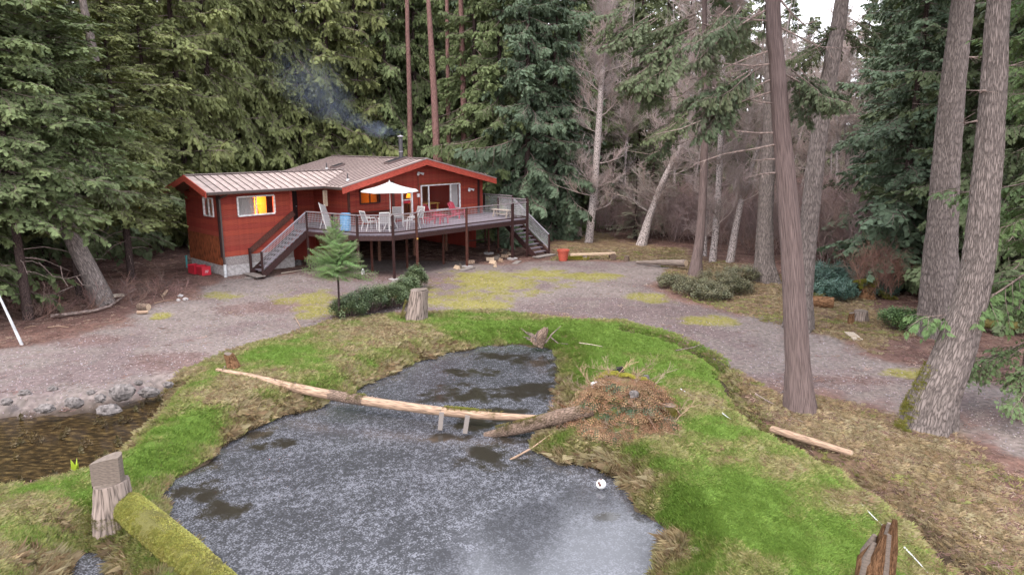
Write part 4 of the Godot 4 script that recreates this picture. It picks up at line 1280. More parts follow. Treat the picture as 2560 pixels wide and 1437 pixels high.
func make_twig(s: int, thick: float, n := 9) -> ArrayMesh:
	var r := RandomNumberGenerator.new()
	r.seed = s
	var mb := MB.new()
	var main := [Vector3.ZERO]
	var dirn := Vector3.RIGHT
	for i in 4:
		dirn = (dirn + Vector3(0, r.randf_range(-0.1, 0.28), r.randf_range(-0.3, 0.3))).normalized()
		main.append(main[-1] + dirn * 0.36)
	mb.tube(main, [thick, thick * 0.8, thick * 0.6, thick * 0.45, thick * 0.25], 3, false)
	for i in n:
		var t := r.randf_range(0.15, 1.0) * 3.99
		var o: Vector3 = main[int(t)].lerp(main[int(t) + 1], t - int(t))
		var d := Vector3(r.randf_range(0.4, 1.0), r.randf_range(-0.3, 0.8), r.randf_range(-1, 1)).normalized()
		var l := r.randf_range(0.25, 0.75)
		var mid := o + d * l * 0.5
		var e := mid + (d + Vector3(r.randf_range(-0.4, 0.4), r.randf_range(-0.1, 0.6), r.randf_range(-0.4, 0.4))).normalized() * l * 0.5
		mb.tube([o, mid, e], [thick * 0.45, thick * 0.35, thick * 0.2], 3, false)
		for k in 2:
			var d2 := (d + Vector3(r.randf_range(-0.8, 0.8), r.randf_range(-0.4, 0.8), r.randf_range(-0.8, 0.8))).normalized()
			mb.tube([mid, mid + d2 * l * 0.45], [thick * 0.28, thick * 0.15], 3, false)
	return mb.commit(M.twigcol)

func make_tuft(s: int, blades: int, h: float, spread: float, w: float, bend: float) -> ArrayMesh:
	var r := RandomNumberGenerator.new()
	r.seed = s
	var mb := MB.new()
	for i in blades:
		var a := r.randf() * TAU
		var o := Vector3(cos(a), 0, sin(a)) * spread * sqrt(r.randf())
		var lean := Vector3(cos(a + r.randf_range(-0.8, 0.8)), 0, sin(a + r.randf_range(-0.8, 0.8))) * bend * r.randf_range(0.4, 1.3)
		var hh := h * r.randf_range(0.55, 1.15)
		var side := Vector3(-sin(a), 0, cos(a)) * w
		var m := o + Vector3.UP * hh * 0.6 + lean * hh * 0.35
		var t := o + Vector3.UP * hh * (1.0 - 0.35 * bend) + lean * hh
		mb.col = gr(r.randf_range(0.75, 1.2))
		mb.tri(o - side, m, o + side)
		mb.tri(o + side, m - side * 0.6, t)
	return mb.commit(M.blade)

var crowns := {}
func join_crown(sets: Dictionary, kind: String, n: int, droop: float) -> ArrayMesh:
	var st := SurfaceTool.new()
	var wd := SurfaceTool.new()
	st.begin(Mesh.PRIMITIVE_TRIANGLES)
	wd.begin(Mesh.PRIMITIVE_TRIANGLES)
	var f: FastNoiseLite = nz.barkshape
	var sx := rr(0, 99)
	for i in n:
		var v := pow((i + rng.randf()) / n, 1.15)
		var y := 24.0 * v
		var az := i * 2.39996 + rr(-0.7, 0.7)
		var rad := 4.0 * (pow(1.0 - v, 0.7) * 0.92 + 0.06) * rr(0.6, 1.1)
		rad *= clampf(0.9 + 0.8 * f.get_noise_3d(cos(az) * 0.9 + sx, y * 0.22, sin(az) * 0.9), 0.5, 1.35)
		var sc := rad / 3.0
		var b := Basis(Vector3.UP, az) * Basis(Vector3.BACK, rr(-0.3, 0.25) - droop * (1.0 - v) + 0.35 * v) * Basis(Vector3.RIGHT, rr(-0.8, 0.8))
		var side := maxf(sc, 0.8)
		b = b * Basis.from_scale(Vector3(sc, side, side))
		var m: ArrayMesh = sets["%s%d" % [kind, rng.randi() % 3]]
		var t := Transform3D(b, Vector3(0, y, 0))
		st.append_from(m, 0, t)
		wd.append_from(m, 1, t)
	var am := st.commit()
	am.surface_set_material(0, M.cedar)
	wd.commit(am)
	am.surface_set_material(1, M.deadlimb)
	return am

func make_plant_meshes() -> void:
	var tm := mat("twigcol", Color(1, 1, 1), 0.9)
	tm.vertex_color_use_as_albedo = true
	for i in 4: boughs.append(make_bough(100 + i, 22, 0.9 + 0.2 * i, 0.95, 0.30, 0.015, 1.0, 4))
	for i in 3: boughs.append(make_bough(140 + i, 22, 1.6, 0.95, 0.36, 0.016, 1.0, 4))       # heavier hanging limbs
	for i in 2: firboughs.append(make_bough(200 + i, 13, 0.3, 0.8, 0.24, 0.02))
	# whole crowns, 24 m tall and 4 m in reach, joined from limbs of a few tones
	var sets := {}
	for b in 3:
		sets["cedar%d" % b] = make_bough(120 + b, 16, 0.9 + 0.2 * b, 1.0, 0.38, 0.036, [0.72, 1.0, 1.3][b])
		sets["hang%d" % b] = make_bough(160 + b, 16, 1.6 + 0.2 * b, 1.0, 0.44, 0.036, [0.72, 1.0, 1.3][b])
		sets["fir%d" % b] = make_bough(220 + b, 12, 0.35, 0.8, 0.26, 0.022, [0.75, 1.0, 1.25][b])
	for k in [["cedar", 2, 170, 0.30], ["hang", 1, 165, 0.45], ["fir", 1, 110, 0.2]]:
		var list := []
		for q in k[1]: list.append(join_crown(sets, k[0], k[2], k[3]))
		crowns[k[0]] = list
	for i in 3: twigs.append(make_twig(300 + i, 0.019, 12))
	twigs.append(make_twig(310, 0.012, 14))
	tufts.append(make_tuft(1, 30, 0.08, 0.10, 0.0045, 0.5))
	tufts.append(make_tuft(2, 30, 0.10, 0.10, 0.0045, 0.65))
	tufts.append(make_tuft(3, 34, 0.135, 0.11, 0.004, 0.9))
	tufts.append(make_tuft(4, 34, 0.19, 0.12, 0.0042, 1.1))

func trunk(pts: Array, rads: Array, sides: int, per: int, amp: float, flare := 0.0, s := 0, uvw := 0.0) -> MB:
	# resample the path, add bark furrows and a root flare
	var c := Curve3D.new()
	for i in pts.size():
		var a: Vector3 = (pts[mini(i + 1, pts.size() - 1)] - pts[maxi(i - 1, 0)]) / 6.0
		c.add_point(pts[i], -a, a)
	var total := c.get_baked_length()
	var n := maxi(4, int(per))
	var acc := [0.0]
	for i in range(1, pts.size()): acc.append(acc[-1] + pts[i].distance_to(pts[i - 1]))
	var pp := []
	var rad := []
	for i in n + 1:
		var t := pow(i / float(n), 1.25)
		pp.append(c.sample_baked(t * total, true))
		var d: float = t * acc[-1]
		var k := 0
		while k < pts.size() - 2 and d > acc[k + 1]: k += 1
		rad.append(lerpf(rads[k], rads[k + 1], clampf((d - acc[k]) / maxf(acc[k + 1] - acc[k], 0.001), 0, 1)))
	var mb := MB.new()
	var f: FastNoiseLite = nz.barkshape
	var r0: float = rads[0]
	var bump := func(p: Vector3, a: float, vv: float, r: float) -> float:
		var k := 1.0 + amp * (1.0 - 2.0 * absf(f.get_noise_3d(cos(a) * 2.2 + s * 7.0, vv * 0.55 / maxf(r0, 0.1) * 0.5, sin(a) * 2.2)) * 1.6)
		if flare > 0.0: k += flare * exp(-vv / (r0 * 2.2)) * (0.55 + 0.45 * cos(a * 5.0 + s) + 0.4 * f.get_noise_2d(a * 3.0 + s, 0))
		return r * k
	mb.tube(pp, rad, sides, true, uvw if uvw > 0.0 else maxf(1.0, round(TAU * r0)), bump)
	return mb

func crown(t: Node3D, base: Vector3, lean: Vector3, h: float, cb: float, radius: float, n: int, hue: Color, kinds: Array, droop: float, full := 0.0, top := 1.0) -> void:
	var set := []
	for k in kinds: set.append(Scatter.new())
	for i in n:
		var u := pow(rng.randf(), 1.5 if h > 25.0 else 1.0)
		var y := lerpf(cb, h * top, u)
		var v := (y - cb) / (h - cb)
		var rad := radius * (pow(1.0 - v, 0.75) * 0.9 + 0.1) * (0.75 + 0.25 * smoothstep(0.0, 0.12, v)) * rr(0.65, 1.12)
		var az := i * 2.39996 + rr(-0.5, 0.5)
		rad *= clampf(0.85 + 0.75 * nz.barkshape.get_noise_3d(cos(az) * 0.8 + base.x, y * 0.28, sin(az) * 0.8 + base.z), 0.45, 1.3)
		var sc := rad / 3.0
		var pitch := rr(-0.15, 0.15) - droop * (1.0 - v) + 0.35 * v
		var b := Basis(Vector3.UP, az) * Basis(Vector3.BACK, pitch) * Basis(Vector3.RIGHT, rr(-0.25, 0.25))
		var k := rng.randi() % kinds.size()
		var fat := maxf(sc, full)
		b = b * Basis.from_scale(Vector3(sc, lerpf(sc, fat, 0.6), lerpf(sc, fat, 0.6)))
		var o := lean * (y / h) * (0.5 + 0.5 * y / h)
		o.y = y
		set[k].add(Transform3D(b, o + b.x.normalized() * 0.05), rc(hue, 0.28))
	for k in kinds.size():
		if set[k].count: t.add_child(set[k].node("crown", kinds[k]), true)

func conifer(label: String, at: Vector3, h: float, cb: float, radius: float, n: int, hue: Color, tr: float, group := "", lean := Vector3.ZERO, droop := 0.35, called := "cedar_tree", kinds := [], bark := "barkdark") -> Node3D:
	var t := thing(called, label, "tree", at, 0.0, group)
	var pts := []
	var rads := []
	for i in 7:
		var u := i / 6.0
		var q := lean * u * (0.5 + 0.5 * u)
		q.y = h * u - 0.3
		pts.append(q); rads.append(tr * pow(1.0 - u, 0.8) + 0.012)
	part(t, "trunk", trunk(pts, rads, 10, 16, 0.08, 0.35, rng.randi() % 50), M[bark])
	# dead lower limbs
	var lm := MB.new()
	for i in 14:
		var y := rr(0.8, maxf(cb + 2.0, 3.0))
		var a := rr(0, TAU)
		var u := y / h
		var o := lean * u * (0.5 + 0.5 * u) + Vector3(0, y, 0)
		var d := Vector3(cos(a), rr(-0.35, 0.15), sin(a))
		var l := rr(0.5, 2.2)
		lm.tube([o, o + d * l * 0.5, o + d * l + Vector3.DOWN * l * 0.18], [0.025, 0.016, 0.006], 4, false)
	part(t, "dead_limbs", lm, M.deadlimb)
	var which: String = kinds[0] if kinds else "cedar"
	var o := MeshInstance3D.new()
	o.name = "crown"
	o.mesh = crowns[which][rng.randi() % crowns[which].size()]
	o.set_surface_override_material(0, hue_material(hue))
	t.add_child(o)
	o.position = Vector3(lean.x * 0.3, cb, lean.z * 0.3)
	o.rotation.y = rr(0, TAU)
	o.scale = Vector3(radius / 4.0, (h - cb) / 24.0, radius / 4.0)
	return t

func hue_material(c: Color) -> StandardMaterial3D:
	var key := "foliage_%d_%d_%d" % [int(c.r * 999), int(c.g * 999), int(c.b * 999)]
	if not M.has(key): leafy(key, c, 0.7, 0.6)
	return M[key]

func forest_at(px: float, dist: float) -> Vector3:
	var p := PZ(px, 520.0, dist)
	p.y = H(p.x, p.z)
	return p

func make_forest() -> void:
	noise("barkshape", 0.9, FastNoiseLite.TYPE_SIMPLEX_SMOOTH, 3, 77)
	var yel := Color(0.190, 0.212, 0.080)
	var grn := Color(0.150, 0.190, 0.080)
	var dk := Color(0.115, 0.145, 0.070)
	var blu := Color(0.115, 0.160, 0.098)
	# cedars standing over the litter beside the drive, before the wing
	var left := [[172, 29.6, 17, 5.4, 3.3, grn], [30, 27.0, 19, 4.4, 3.4, grn], [308, 34.0, 15, 3.2, 3.0, yel], [236, 40.0, 21, 2.5, 3.6, dk], [95, 35.5, 22, 2.5, 3.8, dk], [390, 43.0, 20, 3.2, 3.6, yel], [-130, 27.0, 20, 2.0, 3.6, grn], [-60, 34.0, 22, 2.0, 3.8, dk], [-10, 41.0, 23, 2.0, 4.0, grn], [330, 49.0, 32, 2.2, 4.2, yel], [150, 48.0, 34, 1.5, 4.2, grn], [-240, 31.0, 24, 2.0, 4.0, grn]]
	var ll := ["cedar standing on the litter nearest the leaning trunk's foot", "cedar behind the foot of the leaning white pole", "short yellow-green cedar between the leaning trunk and cabin wing", "dark cedar directly behind the leaning trunk", "dark cedar behind the propped broken branch", "yellow-green cedar next to the wing's side window"]
	for k in left.size():
		var e: Array = left[k]
		conifer(ll[k] if k < ll.size() else "tall shaded cedar deep among the trees beside the cabin wing", forest_at(e[0], e[1]), e[2], e[3], e[4], int(e[2] * 10), e[5], 0.17, "cedars beside the cabin wing")
	# the leaning trunk by the fallen branches
	var lb := GT(262, 756)
	var lt := thing("leaning_tree", "leaning brown tree trunk rising out of the fallen branches", "tree", lb)
	var lp := []
	for q in [[262, 762], [228, 690], [190, 615], [150, 530], [118, 450], [80, 330], [40, 180], [0, 0]]: lp.append(PZ(q[0], q[1], -lb.z) - lb)
	part(lt, "trunk", trunk(lp, [0.40, 0.36, 0.33, 0.30, 0.27, 0.22, 0.16, 0.08], 24, 60, 0.05, 0.25, 3), M.barkfir)
	crown(lt, lb, Vector3(lp[-1].x, 0, 0), 12.0, 4.2, 3.0, 110, grn, [boughs[0], boughs[2]], 0.4, 0.7)
	# the wall of cedars behind the cabin
	var back := [[470, 46, 24, yel], [545, 50, 26, yel], [610, 53, 27, yel], [690, 55, 25, yel], [760, 56, 27, yel], [835, 57, 26, yel], [905, 59, 28, yel], [975, 60, 26, grn], [1045, 62, 27, grn], [575, 60, 29, grn], [650, 62, 29, dk], [725, 64, 30, grn], [870, 66, 30, dk], [1010, 68, 30, dk], [1100, 64, 28, dk], [430, 55, 27, dk]]
	var bl := ["yellow-green cedar rising behind the wing roof's outer end", "yellow-green cedar rising behind the middle of the wing roof", "yellow-green cedar behind the wing roof's inner half", "yellow-green cedar behind the valley between wing and main roof", "yellow-green cedar behind the back rake of the main roof", "yellow-green cedar behind the far end of the main ridge", "yellow-green cedar wrapped in the stovepipe's smoke", "green cedar just beside the smoking stovepipe", "green cedar between the stovepipe and the snapped snag"]
	for k in back.size():
		var e: Array = back[k]
		conifer(bl[k] if k < bl.size() else "dark cedar in the second row behind the cabin roof", forest_at(e[0], e[1]), e[2] * 1.45, 0.6, 4.3, int(e[2] * 11), e[3], 0.2, "cedars behind the cabin")
	var mid := [[1190, 53, 25], [1250, 51, 26], [1318, 49, 25], [1385, 50.5, 24], [1225, 58, 28], [1300, 58, 29], [1372, 60, 28], [1440, 57, 25], [1160, 60, 28]]
	var ml := ["hanging cedar beside the reddish trunk behind the far wing roof", "hanging cedar behind the gable's far eave corner", "hanging cedar just past the deck walkway railing", "hanging cedar next to the lone pale alder"]
	for k in mid.size():
		var e: Array = mid[k]
		conifer(ml[k] if k < ml.size() else "dark green cedar in the second row past the deck stairs", forest_at(e[0], e[1]), e[2], 0.9, 4.3, int(e[2] * 10), blu if rng.randf() < 0.6 else grn, 0.24, "cedars past the deck stairs", Vector3.ZERO, 0.45, "cedar_tree", ["hang"])
	# second row, far behind
	for i in 30:
		var px := -140.0 + i * 58.0 + rr(-20, 20)
		conifer("tall shaded conifer deep in the forest behind the cabin", forest_at(px, rr(70, 84)), rr(27, 33) * (1.35 if px < 1150.0 else 0.9), 1.5, 5.0, 190, [dk, grn, yel][i % 3], 0.25, "conifers deep in the forest")
	# thin, lower conifers beyond the bare trees
	for e in [[1500, 63, 17], [1565, 70, 19], [1630, 60, 14], [1700, 68, 18], [1770, 74, 18], [1850, 70, 14], [1930, 80, 17], [2010, 76, 13], [2080, 84, 16], [2140, 72, 14], [1600, 82, 21], [1740, 88, 20], [1900, 92, 18], [2060, 95, 18], [1660, 52, 6.0], [1590, 50, 5.0], [1530, 55, 8.0], [2150, 60, 11]]:
		conifer("thin grey-green conifer standing among the bare trees", forest_at(e[0], e[1]), e[2], e[2] * 0.12, 2.3, int(e[2] * 5), Color(0.17, 0.175, 0.12), 0.13, "thin conifers among the bare trees", Vector3.ZERO, 0.2, "fir_tree", ["fir"])
	for i in 46:
		var px := lerpf(1440, 2300, i / 45.0) + rr(-15, 15)
		conifer("hazy slender conifer far off at the back of the woods", forest_at(px, rr(92, 135)), rr(14, 22) * (0.9 if px > 1880.0 and px < 2180.0 else 1.35), 0.8, 3.6, 70, Color(0.17, 0.175, 0.12), 0.16, "slender conifers at the back of the woods", Vector3.ZERO, 0.25, "fir_tree", ["fir"])
	# green crowns closing the view above the bare trees
	for e in [[1475, 66, 30], [1535, 74, 33], [1590, 64, 27], [1650, 76, 33], [1705, 68, 28], [1765, 78, 31], [1820, 70, 25], [1880, 84, 26], [1560, 92, 36], [1680, 95, 36], [1790, 96, 34], [1500, 88, 36], [2190, 74, 26], [2235, 64, 26], [1940, 92, 22], [2000, 88, 18], [2070, 92, 19], [2130, 84, 20]]:
		conifer("tall green conifer closing the view behind the bare trees", forest_at(e[0], e[1]), e[2], 1.5, 3.7, 0, Color(0.15, 0.18, 0.09), 0.2, "tall green conifers behind the bare trees", Vector3.ZERO, 0.3, "fir_tree", ["cedar"])
	# cedars on the drive's far side
	for e in [[2205, 41, 22, 1.4, 3.5], [2262, 33, 20, 2.6, 3.3], [2320, 37, 24, 1.5, 3.8], [2440, 30, 22, 1.2, 3.6], [2530, 33, 24, 1.0, 4.0], [2610, 27, 22, 0.8, 3.8], [2385, 44, 25, 1.0, 4.0], [2270, 50, 24, 1.0, 4.0], [2480, 46, 26, 1.0, 4.2], [2580, 42, 26, 1.0, 4.2], [2180, 56, 20, 1.0, 3.4], [2700, 36, 24, 1.0, 4.2]]:
		var rl: Dictionary = {2205: "dark bluish cedar beside the reddish bare shrub", 2262: "dark bluish cedar just behind the thick straight fir", 2440: "dark cedar filling the gap between the two big fir trunks", 2530: "dark cedar behind the bent fir's mossy fallen trunks"}
		conifer(rl.get(e[0], "dark bluish cedar deep behind the two big fir trunks"), forest_at(e[0], e[1]), e[2], e[3], e[4], int(e[2] * 8), blu if rng.randf() < 0.5 else dk, 0.2, "cedars behind the big fir trunks", Vector3.ZERO, 0.35)
	var near := forest_at(2645, 17.0)
	var nt = thing("cedar_tree", "cedar with bright green sprays reaching over the litter beside the bent fir", "tree", near)
	part(nt, "trunk", trunk([Vector3(0, -0.3, 0), Vector3(0, 5, 0), Vector3(0, 15, 0)], [0.22, 0.17, 0.02], 14, 20, 0.05, 0.3, 4), M.barkcedar)
	crown(nt, near, Vector3.ZERO, 15.0, 1.3, 2.7, 130, Color(0.12, 0.18, 0.07), [boughs[1], boughs[2]], 0.4, 0.6)
	big_trunks()
	bare_trees()
	undergrowth()

func px_path(list: Array, dist: float, origin: Vector3) -> Array:
	var r := []
	for q in list: r.append(PZ(q[0], q[1], dist) - origin)
	return r
func px_trunk(called: String, label: String, base: Vector3, list: Array, sides: int, per: int, amp: float, flare: float, m: String, s: int, tall := 14.0) -> Node3D:
	# list of [px, py, width in px] up the trunk, all at the base's distance; carried on above the frame
	var t := thing(called, label, "tree", base)
	var pts := px_path(list, -base.z, base)
	var rads := []
	for i in list.size(): rads.append(list[i][2] * 0.5 * mpp(pts[i] + base))
	pts.push_front(pts[0] - (pts[1] - pts[0]).normalized() * 0.4)
	rads.push_front(rads[0] * 1.05)
	var d: Vector3 = (pts[-1] - pts[-2]).normalized()
	d = (d + Vector3.UP * 1.5).normalized()
	var e: Vector3 = pts[-1]
	var rl: float = rads[-1]
	for i in 3:
		pts.append(e + d * tall * (i + 1) / 3.0); rads.append(rl * (1.0 - 0.31 * (i + 1)))
	part(t, "trunk", trunk(pts, rads, sides, per, amp, flare, s), M[m])
	return t

func limbs(t: Node3D, called: String, list: Array, dist: float, r0: float) -> void:
	for l in list:
		var pts := px_path(l, dist, t.position)
		for i in range(1, pts.size()):
			var k: float = 1.0 * i / pts.size()
			pts[i] += Vector3(0, 0, k * rr(-0.6, 0.8))
		var rad := []
		for i in pts.size(): rad.append(lerpf(r0, r0 * 0.3, i / float(pts.size() - 1)))
		var mb := MB.new()
		mb.tube(pts, rad, 6, false)
		# little side twigs
		for k in 5:
			var i := rng.randi() % (pts.size() - 1)
			var o: Vector3 = pts[i].lerp(pts[i + 1], rng.randf())
			var d: Vector3 = ((pts[i + 1] - pts[i]).normalized() + Vector3(rr(-0.7, 0.7), rr(-0.7, 0.4), rr(-0.7, 0.7))).normalized() * rr(0.15, 0.45)
			mb.tube([o, o + d * 0.6, o + d], [r0 * 0.3, r0 * 0.22, r0 * 0.1], 4, false)
		part(t, called, mb, M.deadlimb)

func hang_boughs(t: Node3D, list: Array, dist: float, hue: Color, kinds: Array) -> void:
	# list of [px, py, azimuth, length, pitch]
	var set := []
	for k in kinds: set.append(Scatter.new())
	for e in list:
		var o: Vector3 = PZ(e[0], e[1], dist) - t.position
		for k in 3:
			var sc: float = e[3] / 3.0 * rr(0.8, 1.1)
			var b := Basis(Vector3.UP, e[2] + rr(-0.45, 0.45)) * Basis(Vector3.BACK, e[4] * 0.45 + rr(-0.25, 0.25)) * Basis(Vector3.RIGHT, rr(-0.3, 0.3))
			var q := rng.randi() % kinds.size()
			set[q].add(Transform3D(b * Basis.from_scale(Vector3(sc, maxf(sc, 0.5), maxf(sc, 0.5))), o + Vector3(rr(-0.15, 0.15), rr(-0.2, 0.2), rr(-0.3, 0.3))), rc(hue, 0.25))
	for k in kinds.size():
		if set[k].count: t.add_child(set[k].node("foliage", kinds[k]), true)

func top_crown(t: Node3D, from: float, n: int, r: float, hue: Color) -> void:
	# the live crown far above the frame
	var tr: MeshInstance3D = t.get_child(0)
	var box := tr.mesh.get_aabb()
	var topy := box.end.y
	var set := Scatter.new()
	var lean := Vector3.ZERO
	for v in (tr.mesh as ArrayMesh).surface_get_arrays(0)[Mesh.ARRAY_VERTEX]:
		if v.y > topy - 0.3: lean = v
	for i in n:
		var u := rng.randf()
		var y := lerpf(from, topy, u)
		var az := i * 2.4
		var sc := r / 3.0 * (1.0 - 0.75 * u) * rr(0.7, 1.1)
		var b := Basis(Vector3.UP, az) * Basis(Vector3.BACK, rr(-0.3, 0.1))
		var o := lean * clampf(y / topy, 0.0, 1.0)
		o.y = y
		set.add(Transform3D(b * Basis.from_scale(Vector3(sc, maxf(sc, 0.7), maxf(sc, 0.7))), o), rc(hue, 0.25))
	t.add_child(set.node("crown", boughs[0]), true)

func big_trunks() -> void:
	var dk := Color(0.085, 0.12, 0.062)
	var b1 := GT(2000, 1022)
	var t1 := px_trunk("cedar_tree", "tall straight reddish cedar trunk at the lawn's edge with dead side limbs", b1, [[2001, 1022, 72], [1995, 900, 58], [1987, 750, 54], [1978, 600, 51], [1966, 450, 47], [1953, 300, 42], [1943, 150, 38], [1934, 0, 35]], 44, 150, 0.03, 0.28, "barkcedar", 1)
	limbs(t1, "dead_limb", [[[1915, 25], [1870, 50], [1815, 85], [1760, 140], [1705, 215]], [[1918, 52], [1880, 48], [1840, 45], [1805, 32]], [[1920, 128], [1870, 145], [1810, 170], [1755, 192], [1700, 205]], [[1925, 160], [1880, 165], [1820, 163], [1762, 155]], [[1925, 200], [1890, 215], [1850, 225]], [[1927, 230], [1880, 245], [1830, 262], [1770, 295], [1700, 322], [1640, 335]], [[1932, 258], [1900, 255], [1868, 245]], [[1933, 332], [1890, 332], [1840, 328], [1788, 322]], [[1936, 362], [1880, 372], [1810, 385], [1732, 410]], [[1938, 432], [1910, 433], [1884, 435]], [[1940, 398], [1920, 398], [1905, 400]], [[1955, 70], [2000, 95], [2060, 115], [2140, 118]], [[1952, 0], [1975, 40], [2010, 62], [2050, 50]]], -b1.z, 0.028)
	hang_boughs(t1, [[1900, 170, PI, 1.5, -0.9], [1880, 190, PI, 1.4, -1.1], [1850, 200, 2.8, 1.4, -1.2], [1830, 225, PI, 1.3, -1.2], [1980, 175, 0.2, 1.4, -0.5], [1990, 190, -0.2, 1.3, -0.7], [2020, 200, 0.3, 1.0, -0.9], [1900, 30, 2.6, 1.2, -1.2], [1850, 20, 3.3, 1.2, -1.3], [1800, 110, 3.3, 0.9, -1.3]], -b1.z, Color(0.10, 0.125, 0.07), [boughs[4], boughs[5]])
	top_crown(t1, 12.5, 45, 3.2, dk)
	var b2 := forest_at(2012, 25.5)
	var t2 := px_trunk("fir_tree", "leaning furrowed fir trunk behind the straight reddish cedar", b2, [[1998, 800, 60], [2005, 740, 46], [2018, 620, 42], [2032, 480, 40], [2048, 340, 38], [2072, 200, 36], [2092, 90, 34], [2106, 0, 32]], 36, 120, 0.10, 0.3, "barkfir", 2)
	hang_boughs(t2, [[2060, 70, 0.5, 1.2, -0.6], [2075, 90, 2.6, 1.2, -0.7], [2050, 105, PI, 1.0, -0.9], [2110, 60, 0.0, 1.4, -0.4]], -b2.z, Color(0.085, 0.105, 0.05), [boughs[1]])
	limbs(t2, "dead_limb", [[[2095, 75], [2140, 60], [2180, 20]], [[2060, 260], [2110, 290], [2160, 285]]], -b2.z, 0.025)
	top_crown(t2, 14.0, 40, 3.4, dk)
	var b3 := GT(2352, 838)
	var t3 := px_trunk("fir_tree", "thick furrowed fir trunk standing straight beside the drive", b3, [[2350, 838, 98], [2350, 760, 86], [2353, 620, 71], [2362, 480, 63], [2374, 330, 58], [2388, 180, 53], [2410, 0, 49]], 56, 190, 0.08, 0.2, "barkfir", 5)
	limbs(t3, "dead_limb", [[[2412, 142], [2440, 146], [2462, 136]]], -b3.z, 0.035)
	top_crown(t3, 14.0, 50, 3.8, dk)
	var b4 := GT(2322, 1068)
	var t4 := px_trunk("fir_tree", "big bent fir trunk with a mossy foot on the dry grass", b4, [[2322, 1068, 112], [2338, 1000, 100], [2372, 920, 90], [2405, 830, 80], [2430, 740, 74], [2452, 620, 69], [2465, 480, 64], [2478, 330, 59], [2488, 180, 54], [2499, 0, 49]], 56, 200, 0.085, 0.22, "barkfir", 9)
	limbs(t4, "dead_limb", [[[2445, 302], [2425, 308], [2398, 295]], [[2520, 165], [2532, 163], [2545, 162]], [[2452, 230], [2448, 228], [2440, 226]]], -b4.z, 0.03)
	# moss on the foot
	var ms := Scatter.new()
	for i in 900:
		var u := pow(rng.randf(), 1.6)
		var y := u * 2.0
		var a := PI + rr(-0.9, 0.5)
		var c: Vector3 = PZ(lerpf(2322, 2372, u), lerpf(1068, 915, u), -b4.z) - b4
		var rad := lerpf(0.72, 0.47, u) * (1.0 if y > 0.3 else 1.1)
		var o := c + Vector3(cos(a) * rad, rr(-0.05, 0.05), -sin(a) * rad)
		if nz.barkshape.get_noise_2d(a * 1.5, y * 1.5) + rr(-0.2, 0.2) < -0.05: continue
		ms.add(Transform3D(Basis(Vector3.UP, rr(0, TAU)).scaled(Vector3.ONE * rr(0.35, 0.7)), o), rc(Color(0.21, 0.20, 0.045), 0.3))
	t4.add_child(ms.node("moss", tufts[0]), true)
	top_crown(t4, 14.0, 50, 3.6, dk)
	var b5 := GT(1915, 705)
	var t5 := px_trunk("fir_tree", "grey furrowed fir trunk with a mossy foot among the leafy shrubs", b5, [[1917, 705, 58], [1913, 650, 42], [1914, 550, 36], [1920, 420, 33], [1925, 300, 29], [1928, 150, 26], [1932, 0, 22]], 32, 100, 0.08, 0.35, "barkfir", 12)
	top_crown(t5, 15.0, 40, 3.2, dk)
	var b6 := GT(1738, 690)
	var t6 := px_trunk("cedar_tree", "slim cedar with a curved foot and hanging boughs beside the resting log", b6, [[1738, 692, 34], [1742, 650, 26], [1751, 590, 22], [1758, 480, 20], [1762, 330, 17], [1763, 150, 14], [1762, 0, 12]], 20, 70, 0.05, 0.4, "barkcedar", 15)
	hang_boughs(t6, [[1740, 40, 2.8, 3.2, -0.7], [1735, 70, PI, 3.0, -0.8], [1725, 110, 3.4, 3.0, -0.9], [1700, 130, PI, 2.8, -0.9], [1690, 160, 2.7, 2.6, -1.0], [1660, 120, PI, 2.4, -0.9], [1760, 60, 0.3, 2.4, -0.8], [1775, 30, 0.0, 2.4, -0.9], [1750, 240, PI, 2.4, -1.0], [1720, 270, 3.3, 2.4, -1.1], [1790, 200, 0.2, 2.0, -1.1], [1600, 60, PI, 2.2, -0.9], [1640, 40, 3.0, 2.4, -0.8], [1570, 20, PI, 2.0, -1.0], [1700, 330, PI, 1.8, -1.2]], -b6.z, Color(0.12, 0.15, 0.078), [boughs[4], boughs[5], boughs[6]])
	limbs(t6, "dead_limb", [[[1735, 215], [1700, 240], [1655, 245], [1600, 225]], [[1745, 340], [1690, 365], [1620, 385], [1560, 375]]], -b6.z, 0.03)
	top_crown(t6, 14.0, 40, 3.0, dk)
	# bare poles behind the cabin
	var sn := px_trunk("snag", "bare reddish dead trunk with a snapped top behind the cabin gable", forest_at(1092, 51), [[1094, 470, 19], [1088, 300, 17], [1080, 150, 15], [1071, 8, 11], [1069, 0, 5]], 14, 40, 0.05, 0.1, "barksnag", 20, 0.25)
	var sb := MB.new()
	var so := PZ(1100, 470, 50.6) - sn.position
	sb.tube([so, PZ(1097, 400, 50.6) - sn.position, PZ(1093, 352, 50.6) - sn.position], [0.30, 0.28, 0.06], 10)
	part(sn, "split_slab", sb, M.barksnag)
	px_trunk("snag", "slender pale standing trunk between the snapped snag and the hanging cedar", forest_at(1122, 54), [[1124, 470, 12], [1121, 300, 11], [1119, 150, 10], [1117, 0, 9]], 12, 30, 0.05, 0.1, "barksnag", 21)
	px_trunk("snag", "reddish trunk half covered by the hanging cedar boughs", forest_at(1160, 53), [[1162, 470, 17], [1160, 300, 16], [1156, 150, 14], [1152, 0, 12]], 12, 30, 0.05, 0.1, "barksnag", 22)
	px_trunk("snag", "thin bare trunk deep behind the smoking stovepipe", forest_at(1024, 56.5), [[1026, 440, 14], [1023, 220, 12], [1019, 100, 11], [1017, 0, 10]], 12, 30, 0.05, 0.1, "barksnag", 23)
